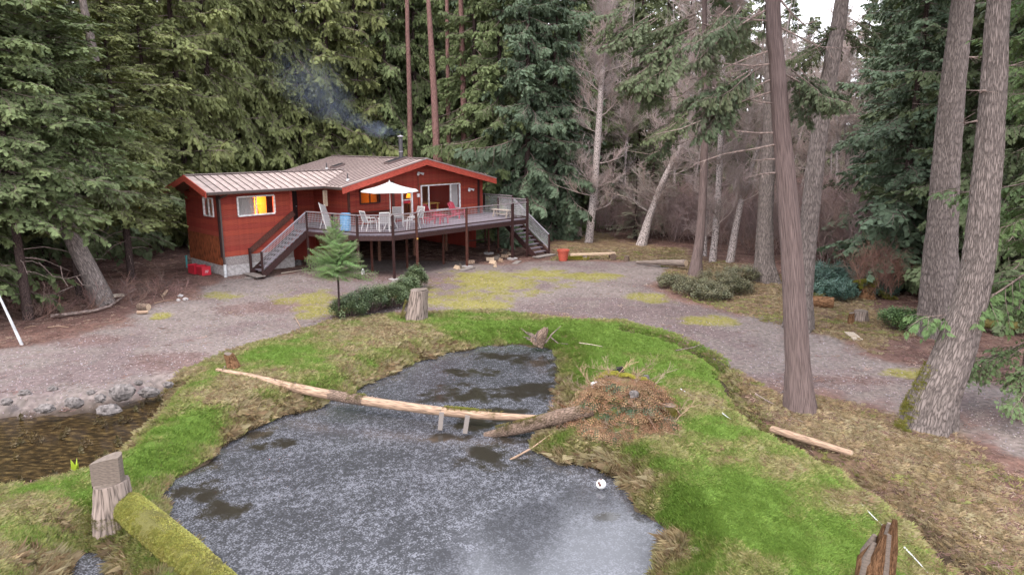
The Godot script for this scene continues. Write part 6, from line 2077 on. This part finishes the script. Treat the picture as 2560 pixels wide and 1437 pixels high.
	moss_on(ls, Vector3(-0.45, 0.0, 0.15), Vector3(-0.22, 0.75, 0.1), 0.16, 160, Color(0.19, 0.175, 0.05))
	var sp0 := GT(2182, 1492)
	var rs := thing("rotten_snag", "jagged rotten orange-brown snag standing in the lawn", "stump", sp0)
	var base := trunk([Vector3(0, -0.2, 0), Vector3(0, 0.1, 0), Vector3(0.03, 0.55, 0)], [0.27, 0.25, 0.2], 22, 16, 0.14, 0.3, 17, 1.0)
	part(rs, "trunk", base, M.rotten)
	for i in 13:
		var an := i * 0.483
		var c := Vector3(cos(an) * 0.17, 0.3, sin(an) * 0.17)
		var hgt := 0.62 + 0.22 * absf(sin(i * 1.9)) + 0.22 * cos(an - 0.4)
		var sh := MB.new()
		sh.tube([c, c + Vector3(rr(-0.02, 0.02), hgt * 0.55, rr(-0.02, 0.02)), c * Vector3(0.8, 1, 0.8) + Vector3(0.05, hgt, 0)], [0.11, 0.10, 0.035], 6)
		part(rs, "splinter", sh, M.rotten if i % 3 else M.cutwood)
	# ball on the ice
	var bp := G(1503, 1210, WATER + 0.11)
	var bt := thing("ball", "scuffed white football resting on the ice near the straw bank", "ball", bp)
	var sp := MB.new()
	var prof := []
	for i in 13: prof.append(Vector2(0.11 * sin(PI * i / 12.0), 0.11 * cos(PI * i / 12.0)))
	sp.lathe(prof, 22)
	part(bt, "skin", sp, M.white)
	for i in 9:
		var d := Vector3(rr(-1, 1), rr(-0.4, 1), rr(-1, 1)).normalized()
		var s := d.cross(Vector3.UP).normalized()
		var w := s.cross(d)
		var pm := MB.new()
		for j in 5:
			var a0 := TAU * j / 5.0
			var a1 := TAU * (j + 1) / 5.0
			pm.tri(d * 0.1125, (d + (s * cos(a0) + w * sin(a0)) * 0.33).normalized() * 0.1115, (d + (s * cos(a1) + w * sin(a1)) * 0.33).normalized() * 0.1115)
		part(bt, "patch", pm, M.brownlight)
	# brush mound
	var md: Vector3 = spots.mound
	md.y = H(md.x, md.z)
	var fern := MB.new()
	var r := RandomNumberGenerator.new()
	r.seed = 4
	for i in 7:
		var an := TAU * i / 7.0 + r.randf()
		var prev := Vector3.ZERO
		var d := Vector3(cos(an), 1.1, sin(an)).normalized()
		for q in 7:
			d = (d + Vector3.DOWN * 0.26).normalized()
			var nx := prev + d * 0.075
			var side := d.cross(Vector3.UP).normalized()
			fern.col = gr(r.randf_range(0.6, 1.25))
			for w in [-1.0, 1.0]: fern.leaf(prev, prev + (side * w + d * 0.4 + Vector3.DOWN * 0.3) * 0.11 * (1.0 - q * 0.09), d, 0.016)
			prev = nx
	var fmesh := fern.commit(M.blade)
	var ft := thing("fern_mound", "heap of dead brown ferns and brush on the pond bank behind the mossy log", "brush", md)
	var fsc := Scatter.new()
	for i in 900:
		var an := rr(0, TAU)
		var q := sqrt(rng.randf()) * 1.45
		var x := cos(an) * q
		var z := sin(an) * q
		var c := Color(0.23, 0.125, 0.07) if rng.randf() < 0.7 else (Color(0.34, 0.22, 0.12) if rng.randf() < 0.7 else Color(0.075, 0.105, 0.06))
		if Vector2(x, z + 0.35).length() < 0.55 and rng.randf() < 0.75: continue
		fsc.add(Transform3D(Basis(Vector3.UP, rr(0, TAU)).scaled(Vector3.ONE * rr(0.45, 1.05)), Vector3(x, H(md.x + x, md.z + z) - md.y - 0.03, z)), rc(c, 0.35))
	ft.add_child(fsc.node("dead_fronds", fmesh), true)
	var gsc := Scatter.new()
	for e in [[-0.35, 0.75], [0.1, 0.85], [0.5, 0.7], [-0.8, 0.5], [0.05, -0.35], [0.95, 0.5], [-0.15, 0.35]]:
		for q in 3: gsc.add(Transform3D(Basis(Vector3.UP, rr(0, TAU)).scaled(Vector3.ONE * rr(0.7, 1.1)), Vector3(e[0], H(md.x + e[0], md.z + e[1]) - md.y, e[1])), rc(Color(0.075, 0.12, 0.07), 0.3))
	ft.add_child(gsc.node("green_fronds", fmesh), true)
	var tsc := Scatter.new()
	for i in 60:
		var an := rr(0, TAU)
		var q := sqrt(rng.randf()) * 1.6
		var d := Vector3(rr(-1, 1), rr(-0.1, 0.5), rr(-1, 1)).normalized()
		var s := d.cross(Vector3.UP).normalized()
		tsc.add(Transform3D(Basis(d, s.cross(d), s).scaled(Vector3.ONE * rr(0.25, 0.5)), Vector3(cos(an) * q, H(md.x + cos(an) * q, md.z + sin(an) * q) - md.y + 0.08, sin(an) * q)), rc(Color(0.33, 0.22, 0.15), 0.3))
	ft.add_child(tsc.node("twigs", twigs[0]), true)
	var msc := Scatter.new()
	for i in 1100:
		var e: Vector2 = [Vector2(-0.45, -0.45), Vector2(0.35, -0.4), Vector2(0.2, -0.15), Vector2(0.7, -0.3), Vector2(-0.1, -0.5)][i % 5]
		var x := e.x + rr(-0.28, 0.28)
		var z := e.y + rr(-0.2, 0.2)
		msc.add(Transform3D(Basis(Vector3.UP, rr(0, TAU)).scaled(Vector3.ONE * rr(0.3, 0.6)), Vector3(x, H(md.x + x, md.z + z) - md.y + 0.05, z)), rc(Color(0.36, 0.33, 0.06), 0.3))
	ft.add_child(msc.node("moss", tufts[0]), true)
	for e in [[1598, 968, 26, 20], [1614, 950, 22, 16], [1585, 990, 24, 18], [1568, 975, 22, 16], [1624, 975, 24, 20], [1602, 992, 20, 15], [1640, 990, 22, 16], [1530, 985, 22, 15]]:
		rock("rounded grey stone heaped on top of the fern mound", e[0], e[1], e[2], e[3], e[0], "stones on the fern mound")
	var mp := hmound(-0.05, -0.75)
	var pn := thing("planter", "broken black plastic planter on top of the fern mound", "planter", mp, 0.3)
	part(pn, "side", bx(Vector3(-0.22, 0.0, -0.12), Vector3(0.02, 0.2, -0.10)), M.black)
	part(pn, "side", beam(Vector3(0.06, 0.12, -0.12), Vector3(0.22, 0.16, -0.02), 0.02, 0.26), M.black)
	part(pn, "bottom", bx(Vector3(-0.22, 0.0, -0.12), Vector3(0.2, 0.02, 0.1)), M.black)
	single("white_block", bx(Vector3(-0.14, -0.04, -0.06), Vector3(0.14, 0.1, 0.06)), M.white, "chipped white block among moss on the fern mound", "block", hmound(-0.62, -0.42), 0.4)
	var s1 := stump("mossy cut stump at the front foot of the fern mound", 1575, 1068, 42, 34, "mossbrown", Vector3.ZERO, 0.0, 31)
	moss_on(s1, Vector3(-0.2, 0.14, 0), Vector3(0.2, 0.14, 0), 0.16, 200, Color(0.25, 0.22, 0.05))
	var s2 := stump("round moss-capped stump beside the fern mound on the lawn", 1672, 1042, 42, 30, "mossbrown", Vector3.ZERO, 0.0, 32)
	moss_on(s2, Vector3(-0.15, 0.1, 0), Vector3(0.15, 0.1, 0), 0.2, 320, Color(0.30, 0.27, 0.06), 1.7)
	# root clump at the pond's head
	var rc0 := GT(1352, 850)
	var rt := thing("root_clump", "tangled grey root clump at the head of the pond", "roots", rc0)
	for i in 16:
		var an := rr(0, TAU)
		var d := Vector3(cos(an), rr(0.1, 0.9), sin(an) * 0.6)
		part(rt, "root", tube3(Vector3(rr(-0.3, 0.3), -0.1, rr(-0.2, 0.2)), d * rr(0.3, 0.75), 0.035), M.deadlimb)
	var core := trunk([Vector3(-0.15, -0.15, 0), Vector3(0.05, 0.2, 0), Vector3(0.22, 0.42, -0.05)], [0.22, 0.17, 0.08], 14, 14, 0.2, 0.3, 8, 1.0)
	part(rt, "root_core", core, M.barklog)
	stick("pale branch trailing over the lawn beside the root clump", GL([[1375, 842], [1395, 858], [1420, 860]], 0.05), 0.025, "deadlimb")
	stick("straight pale stick lying on the bright lawn beside the drive", GL([[1448, 857], [1478, 861], [1506, 866]], 0.06), 0.02, "plank")
	# creek stones and the yellow lantern plant
	for e in [[305, 990, 62, 36], [372, 985, 52, 20], [272, 1030, 62, 22], [185, 1012, 44, 24], [112, 1026, 48, 18], [250, 1000, 30, 18], [60, 985, 30, 14], [130, 975, 24, 12], [420, 965, 26, 14], [225, 985, 22, 12], [15, 1008, 30, 16], [345, 960, 20, 12]]:
		rock("grey boulder on the gravel edge of the weedy ditch", e[0], e[1], e[2], e[3], e[0], "boulders along the weedy ditch")
	var sk := thing("marsh_plant", "bright yellow-green broad-leaved plant standing in the weedy ditch", "plant", G(188, 1182, CREEK))
	for i in 4:
		var an := i * 1.7
		var mb := MB.new()
		var tip := Vector3(cos(an) * 0.09, 0.26 + 0.03 * i, sin(an) * 0.06)
		mb.leaf(Vector3(0, -0.05, 0), tip, Vector3(-sin(an), 0.1, cos(an) + 0.3).normalized(), 0.065)
		part(sk, "leaf", mb, mat("marshleaf%d" % i, Color(0.32, 0.42, 0.03), 0.5))

func tube3(a: Vector3, d: Vector3, r: float) -> MB:
	var mb := MB.new()
	mb.tube([a, a + d * 0.5 + Vector3(rr(-0.1, 0.1), rr(-0.05, 0.1), 0), a + d], [r, r * 0.7, r * 0.25], 6)
	return mb
func hmound(x: float, z: float) -> Vector3:
	var m: Vector3 = spots.mound
	return Vector3(m.x + x, H(m.x + x, m.z + z) + 0.03, m.z + z)

func make_yard_things() -> void:
	# lawn and field
	log_thing("peeled_log", "straight peeled pole lying in the dry grass below the reddish cedar", GL([[1932, 1074], [2030, 1103], [2130, 1134]], 0.1), [0.10, 0.085, 0.07], "peeled", "log", "", "cutpale", 21)
	for e in [[[2152, 1258], [2185, 1292], [2212, 1318]], [[2262, 1368], [2296, 1404], [2345, 1460]], [[1702, 972], [1722, 985], [1746, 998]], [[1806, 1032], [1816, 1040], [1828, 1048]]]:
		stick("thin white pipe lying in the grass along the lawn edge", GL(e, 0.06), 0.016, "pvc", "white_pipe", "pipe", "white pipe lengths on the lawn")
	stick("weathered stick lying on the dry verge beside the lawn", GL([[1890, 985], [1915, 1000], [1935, 1010]], 0.05), 0.03, "deadlimb")
	stick("bent thin branch on the drive's dry edge above the lawn", GL([[1690, 876], [1735, 868], [1778, 848]], 0.08), 0.018, "deadlimb")
	var pk := GT(2135, 840, 0.03)
	single("plank", bx(Vector3(-0.17, -0.02, -0.5), Vector3(0.17, 0.02, 0.5)), M.plank, "short pale plank lying on the drive before the thick straight fir", "plank", pk, -0.12)
	stump("low cut stump on the dry grass behind the loose plank", 2152, 802, 36, 26, "greywood", Vector3.ZERO, 0.0, 41)
	stump("small dark stump beside the low cut stump", 2128, 808, 16, 26, "rotten", Vector3.ZERO, 0.2, 42)
	stump("tilted brown stump below the rotting log", 2048, 765, 16, 18, "rotten", Vector3(-0.2, 0, 0), 0.2, 43)
	var ms := stump("rotten stump thick with yellow moss among blue-green bushes", 2165, 745, 44, 38, "rotten", Vector3.ZERO, 0.5, 44)
	moss_on(ms, Vector3(-0.5, 0.55, 0.1), Vector3(0.35, 0.65, 0.1), 0.25, 420, Color(0.27, 0.27, 0.04), 1.6, 0.7)
	moss_on(ms, Vector3(0.3, 0.3, 0.2), Vector3(1.1, -0.1, 0.3), 0.2, 300, Color(0.22, 0.20, 0.04), 1.6, 0.7)
	var rl := log_thing("fallen_log", "rotting mossy log lying before the blue-green bushes", GL([[2012, 752], [2050, 755], [2085, 758]], 0.2), [0.24, 0.26, 0.24], "rotten", "log", "", "rotten", 45)
	moss_on(rl, Vector3(0, 0.1, 0), Vector3(0.8, 0.1, 0.05), 0.22, 150, Color(0.2, 0.19, 0.05))
	log_thing("fallen_log", "thin pale fallen trunk behind the blue-green bushes", [GT(2050, 672, 0.7), GT(2105, 668, 0.75), GT(2160, 665, 0.8)], [0.09, 0.09, 0.08], "peeled", "log", "", "cutpale", 46)
	for e in [[[2450, 772], [2500, 772], [2560, 775]], [[2440, 805], [2500, 812], [2580, 818]]]:
		log_thing("fallen_log", "moss-streaked fallen trunk in the shade behind the bent fir", GL(e, 0.35), [0.17, 0.17, 0.16], "mossbrown", "log", "mossy trunks behind the bent fir", "rotten", 47)
	# moss cushions at the fir foot
	# bench of a slab on blocks, the pot, the resting log
	var sb := thing("slab_bench", "pale split-slab bench resting on two blocks beside the clay pot", "bench", GT(1480, 648))
	var q0 := GT(1424, 650)
	var q1 := GT(1538, 648)
	var c0: Vector3 = q0 - sb.position + Vector3(0, 0.32, 0)
	var c1: Vector3 = q1 - sb.position + Vector3(0, 0.36, 0)
	part(sb, "slab", beam(c0, c1, 0.36, 0.09), M.cutpale)
	part(sb, "block", bx(c0.lerp(c1, 0.33) + Vector3(-0.12, -0.45, -0.14), c0.lerp(c1, 0.33) + Vector3(0.12, -0.045, 0.14)), M.greywood)
	var rb := trunk([c1 + Vector3(-0.15, -0.17, -0.25), c1 + Vector3(-0.15, -0.17, 0.3)], [0.19, 0.19], 14, 8, 0.04, 0.0, 3, 1.0)
	part(sb, "round_block", rb, M.barklog)
	single("branch_prop", tube3(Vector3(0, 0, 0), Vector3(-0.6, 0.15, 0), 0.02), M.deadlimb, "thin dead branch lying on the slab bench", "branch", q1 + Vector3(-0.1, 0.43, 0))
	var mc := Scatter.new()
	var mp := GT(1432, 648)
	for i in 320: mc.add(Transform3D(Basis(Vector3.UP, rr(0, TAU)).scaled(Vector3.ONE * rr(0.7, 1.3)), Vector3(mp.x + rr(-0.6, 0.9), mp.y + rr(0, 0.12), mp.z + rr(-0.3, 0.3))), rc(Color(0.38, 0.34, 0.06), 0.25))
	stuff(mc, "moss", tufts[0], "yellow moss heap under the slab bench", "moss")
	var pt := thing("flower_pot", "large terracotta-coloured pot on the gravel by the deck stairs", "pot", GT(1408, 651))
	var kk := mpp(pt.position)
	var ps := MB.new()
	var rt := 15.5 * kk
	ps.lathe([Vector2(0.0, 0.0), Vector2(rt * 0.68, 0.0), Vector2(rt * 0.9, rt * 1.5), Vector2(rt, rt * 1.5), Vector2(rt * 1.02, rt * 1.75), Vector2(rt * 0.9, rt * 1.75), Vector2(rt * 0.86, rt * 1.5), Vector2(0.0, rt * 1.45)], 24)
	part(pt, "body", ps, M.terracotta)
	var sl := MB.new()
	sl.lathe([Vector2(rt * 0.86, rt * 1.52), Vector2(0.0, rt * 1.56)], 16)
	part(pt, "soil", sl, M.rotten)
	log_thing("resting_log", "grey log resting on a block at the drive's turning end", [GT(1592, 655, 0.12), GT(1660, 656, 0.28), GT(1716, 658, 0.42)], [0.07, 0.15, 0.19], "greywood", "log", "", "cutpale", 51)
	stump("short block under the resting grey log's thick end", 1706, 668, 24, 14, "greywood", Vector3.ZERO, 0.0, 52)
	stump("small upright log round beside the slab bench", 1567, 652, 13, 12, "barklog", Vector3.ZERO, 0.0, 53)
	stump("pale square-cut stump in the dry grass past the deck stairs", 1440, 590, 30, 22, "greywood", Vector3.ZERO, 0.0, 54)
	stump("dark low stump beside the pale square-cut stump", 1404, 592, 20, 14, "rotten", Vector3.ZERO, 0.2, 55)
	# beside the wing: crate, teal bin, fallen branches, split logs
	var rcg := "red crates at the wing corner"
	for i in 2:
		var at := hw(-6.0 - 0.1 * i, 0.12 + 0.02 * i, -3.6 - i * 0.75)
		at.y = H(at.x, at.z)
		var c := thing("plastic_crate", ["red plastic crate with pale print at the wing's corner", "red plastic crate set behind another against the wing wall"][i], "crate", at, HT + 0.1 * i, rcg)
		for s in [-1, 1]:
			part(c, "side", bx(Vector3(minf(s * 0.23, s * 0.21), 0, -0.3), Vector3(maxf(s * 0.23, s * 0.21), 0.42, 0.3)), M.redplastic)
			part(c, "side", bx(Vector3(-0.21, 0, minf(s * 0.3, s * 0.28)), Vector3(0.21, 0.42, maxf(s * 0.3, s * 0.28))), M.redplastic)
		part(c, "bottom", bx(Vector3(-0.21, 0, -0.28), Vector3(0.21, 0.03, 0.28)), M.redplastic)
		part(c, "rim", bx(Vector3(-0.25, 0.421, -0.32), Vector3(0.25, 0.45, -0.28)), M.redplastic)
		part(c, "rim", bx(Vector3(-0.25, 0.421, 0.28), Vector3(0.25, 0.45, 0.32)), M.redplastic)
		if i == 0:
			for q in 3: part(c, "printed_mark", beam(Vector3(-0.08 + q * 0.06, 0.12, 0.3025), Vector3(-0.02 + q * 0.06, 0.26, 0.3025), 0.02, 0.003, Vector3.BACK), M.pvc)
	var td := thing("water_pipe", "teal upright pipe against the wing's back corner", "pipe", hw(-5.75, 0.1, -6.2))
	part(td, "pipe", pipe(Vector3(0, -0.1, 0), Vector3(0, 0.75, 0), 0.05, 10), M.teal)
	part(td, "cap", pipe(Vector3(0, 0.75, 0), Vector3(0, 0.8, 0), 0.065, 10), M.teal)
	stick("long crooked grey branch curving along the edge of the litter", GL([[125, 790], [185, 783], [235, 776], [272, 765], [298, 748], [312, 738], [338, 722]], 0.12), 0.07, "deadlimb")
	stick("broken pale branch propped among the dead sticks", [GT(68, 776, 0.05), GT(110, 745, 0.35), GT(182, 715, 0.75)], 0.05, "deadlimb")
	stick("thin dead branch crossing beside the propped branch", [GT(92, 772, 0.05), GT(140, 742, 0.3), GT(160, 728, 0.5)], 0.035, "deadlimb")
	stick("straight grey pole lying back in the litter under cedars", GL([[15, 750], [60, 750], [105, 750]], 0.1), 0.06, "deadlimb")
	for e in [[[95, 655], [130, 690], [165, 697], [205, 686]], [[150, 665], [155, 695], [168, 715]], [[190, 692], [205, 712], [225, 714]]]:
		var pp := []
		for q in e: pp.append(PZ(q[0], q[1], 28.0))
		stick("bare hooked dead branch hanging from the leaning trunk", pp, 0.022, "deadlimb", "dead_branch", "branch", "hooked dead branches on the leaning trunk")
	for i in 90:       # the brushwood
		pass
	var bw := Scatter.new()
	for i in 130:
		var px := rr(40, 420)
		var base := GT(px, lerpf(800, 735, px / 420.0) + rr(-35, 20))
		var d := Vector3(rr(-1, 1), rr(-0.05, 0.35), rr(-1, 1)).normalized()
		var s := d.cross(Vector3.UP).normalized()
		bw.add(Transform3D(Basis(d, s.cross(d), s).scaled(Vector3.ONE * rr(0.35, 0.9)), base + Vector3.UP * 0.04), rc(Color(0.17, 0.10, 0.08), 0.4))
	stuff(bw, "brushwood", twigs[1], "tangle of dead brushwood at the edge of the litter", "brushwood")
	var lg := "split firewood rounds on the litter edge"
	log_thing("split_log", "pale split log round lying end-on at the litter edge", GL([[346, 766], [370, 768]], 0.13), [0.15, 0.15], "barklog", "log", lg, "cutpale", 61)
	log_thing("split_log", "thin pale log in front of the split log round", GL([[342, 781], [368, 780]], 0.07), [0.075, 0.075], "peeled", "log", lg, "cutpale", 62)
	log_thing("split_log", "short pale log end on the mossy edge towards the wing", GL([[408, 738], [416, 728]], 0.06), [0.07, 0.07], "peeled", "log", lg, "cutpale", 63)
	single("loose_board", bx(Vector3(-0.22, -0.015, -0.3), Vector3(0.22, 0.015, 0.3)), M.plank, "small pale board lying across the crooked grey branch", "board", GT(295, 738, 0.2), 0.6)
	for e in [[450, 742, 14, 8], [462, 750, 14, 8], [445, 752, 10, 7]]: rock("pale broken stone at the gravel edge below the wing", e[0], e[1], e[2], e[3], e[0], "pale stones below the wing", "concrete")
	for e in [[[385, 758], [410, 752], [432, 750]], [[400, 735], [406, 745], [410, 752]], [[60, 820], [75, 815], [88, 815]], [[118, 818], [145, 815], [170, 818]], [[738, 795], [748, 812], [756, 828]], [[1200, 768], [1212, 778], [1226, 787]]]:
		stick("small pale stick lying on the gravel", GL(e, 0.03), 0.02, "peeled", "fallen_stick", "stick", "small sticks on the gravel")
	# tall white pole with its foot on the gravel edge
	var foot := GT(54, 862)
	var tp := PZ(-28, 690, -foot.z - 0.3)
	stick("leaning white plastic pole with its foot on the gravel edge", [foot + Vector3(0, -0.05, 0), foot.lerp(tp, 0.5), tp], 0.055, "pvc", "white_pole", "pole")
	# boards and wood below the deck
	var wg := "firewood under the deck"
	var pile := [[1232, 655, 0.4], [1240, 645, 1.2], [1252, 650, 0.2], [1225, 648, 0.9], [1246, 638, 0.1], [1262, 640, 0.6], [1238, 662, 0.0], [1150, 664, 0.1], [1176, 655, 0.9], [1142, 668, 0.3], [1262, 630, 0.2], [1250, 626, 0.5], [1272, 634, 0.15]]
	for i in pile.size():
		var e: Array = pile[i]
		var at := GT(e[0], e[1], 0.1)
		var mb := MB.new()
		mb.extrude([Vector2(-0.11, -0.08), Vector2(0.1, -0.09), Vector2(0.02, 0.11)], Vector3(0, 0, -0.23), Vector3(0, 0, 0.23), Vector3.RIGHT)
		single("firewood_piece", mb, [M.cutpale, M.cutwood, M.peeled][i % 3], "split firewood piece lying by the deck posts", "firewood", at, e[2] * 2.0, wg)
	var scrap := [[hw(9.9, 0.35, 0.6), 2.3, 0.1], [hw(10.3, 0.55, 0.3), 2.0, 0.5], [hw(9.7, 0.75, 0.2), 1.9, -0.2], [hw(10.5, 0.2, 1.2), 1.6, 0.9]]
	for i in scrap.size():
		single("scrap_timber", bx(Vector3(-scrap[i][1] * 0.5, -0.03, -0.07), Vector3(scrap[i][1] * 0.5, 0.03, 0.07)), M.brown, "dark old timber in the heap under the deck stairs", "timber", scrap[i][0], HT + scrap[i][2], "old timbers under the deck stairs")
	for e in [[635, 692, 0.3], [1292, 656, 0.5], [1168, 672, 0.2], [985, 708, 0.8]]:
		var at := GT(e[0], e[1], 0.03)
		single("ground_board", bx(Vector3(-0.55, -0.025, -0.16), Vector3(0.55, 0.025, 0.16)), M.greyboard, "weathered board lying flat on the ground at the deck's foot", "board", at, HT + e[2], "boards lying at the deck's foot")
	var bj := thing("white_jug", "small white plastic jug on the ground under the deck", "jug", GT(907, 685))
	var jm := MB.new()
	jm.lathe([Vector2(0, 0), Vector2(0.09, 0), Vector2(0.09, 0.18), Vector2(0.03, 0.26), Vector2(0.03, 0.3), Vector2(0, 0.3)], 12)
	part(bj, "body", jm, M.white)
	rock("dark grey boulder under the cabin stairs", 742, 662, 26, 16, 500)
	stick("pale batten lying on the ground under the stairs", GL([[702, 683], [735, 678], [772, 672]], 0.04), 0.03, "plank", "batten", "batten")
	var mt := MB.new()

# ---------- smoke from the stovepipe ----------
func make_smoke() -> void:
	var s := thing("chimney_smoke", "thin bluish smoke drifting from the stovepipe towards the cedars", "smoke", hw(5.45, 7.25, -1.9))
	var src := hw(5.45, 7.25, -1.9)
	var d := -src.z + 1.0
	var pts := []
	for i in 40:
		var u := i / 39.0
		var px := lerpf(1003, 745, pow(u, 0.8)) + rr(-30, 30) * u
		var py := 331.0 - 8.0 * u - 165.0 * pow(u, 1.9) + rr(-30, 30) * u
		pts.append([px, py, lerpf(0.22, 2.3, pow(u, 0.8)) * rr(0.45, 1.3), [0.08, 0.032, 0.014, 0.008, 0.004][int(u * 4.99)]])
	var mats := {}
	for i in pts.size():
		var e: Array = pts[i]
		var v := FogVolume.new()
		v.shape = RenderingServer.FOG_VOLUME_SHAPE_ELLIPSOID
		v.size = Vector3(e[2] * 1.9, e[2] * 1.25, e[2] * 1.7)
		if not mats.has(e[3]):
			var m := FogMaterial.new()
			m.density = e[3] * 0.65
			m.albedo = Color(0.78, 0.84, 0.97)
			m.resource_name = "smoke"
			mats[e[3]] = m
		v.material = mats[e[3]]
		v.name = "smoke_puff"
		s.add_child(v, true)
		v.position = PZ(e[0], e[1], d + 0.08 * i + rr(-0.5, 0.5) * i / 40.0) - src
		v.rotation = Vector3(rr(-0.4, 0.4), rr(0, TAU), rr(-0.4, 0.4))

func _ready() -> void:
	rng.seed = 20240611
	# camera
	var cam := Camera3D.new()
	cam.name = "camera"
	add_child(cam)
	cam.position = Vector3(0, CH, 0)
	cam.rotation = Vector3(-TH, 0, 0)
	cam.fov = rad_to_deg(2.0 * atan(718.5 / F))
	cam.near = 0.1
	cam.far = 1500.0
	cam.current = true
	# overcast sky
	var sky := ProceduralSkyMaterial.new()
	sky.sky_top_color = Color(0.86, 0.88, 0.93)
	sky.sky_horizon_color = Color(0.95, 0.945, 0.965)
	sky.sky_curve = 0.25
	sky.ground_horizon_color = Color(0.40, 0.36, 0.34)
	sky.ground_bottom_color = Color(0.30, 0.27, 0.25)
	sky.sun_angle_max = 0.1
	sky.energy_multiplier = 1.15
	var env := Environment.new()
	env.background_mode = Environment.BG_SKY
	env.sky = Sky.new()
	env.sky.sky_material = sky
	env.tonemap_mode = Environment.TONE_MAPPER_LINEAR
	env.tonemap_exposure = 3.85
	env.volumetric_fog_enabled = true
	env.volumetric_fog_density = 0.0
	env.sdfgi_enabled = true
	env.ssao_enabled = true
	env.ssil_enabled = true
	var we := WorldEnvironment.new()
	we.name = "environment"
	we.environment = env
	add_child(we)
	var sun := DirectionalLight3D.new()
	sun.name = "sun"
	add_child(sun)
	sun.rotation_degrees = Vector3(-58, -28, 0)
	sun.light_energy = 0.32
	sun.light_angular_distance = 25.0
	sun.light_color = Color(1.0, 0.97, 0.95)
	sun.shadow_enabled = true
	var t0 := Time.get_ticks_msec()
	make_materials()
	noise("barkshape", 0.9, FastNoiseLite.TYPE_SIMPLEX_SMOOTH, 3, 77)
	make_terrain()
	print("terrain ", Time.get_ticks_msec() - t0)
	make_waters()
	print("water ", Time.get_ticks_msec() - t0)
	make_house()
	make_deck()
	make_furniture()
	print("house ", Time.get_ticks_msec() - t0)
	make_plant_meshes()
	make_forest()
	print("forest ", Time.get_ticks_msec() - t0)
	make_pond_things()
	make_yard_things()
	print("yard ", Time.get_ticks_msec() - t0)
	make_ground_cover()
	print("cover ", Time.get_ticks_msec() - t0)
	make_smoke()
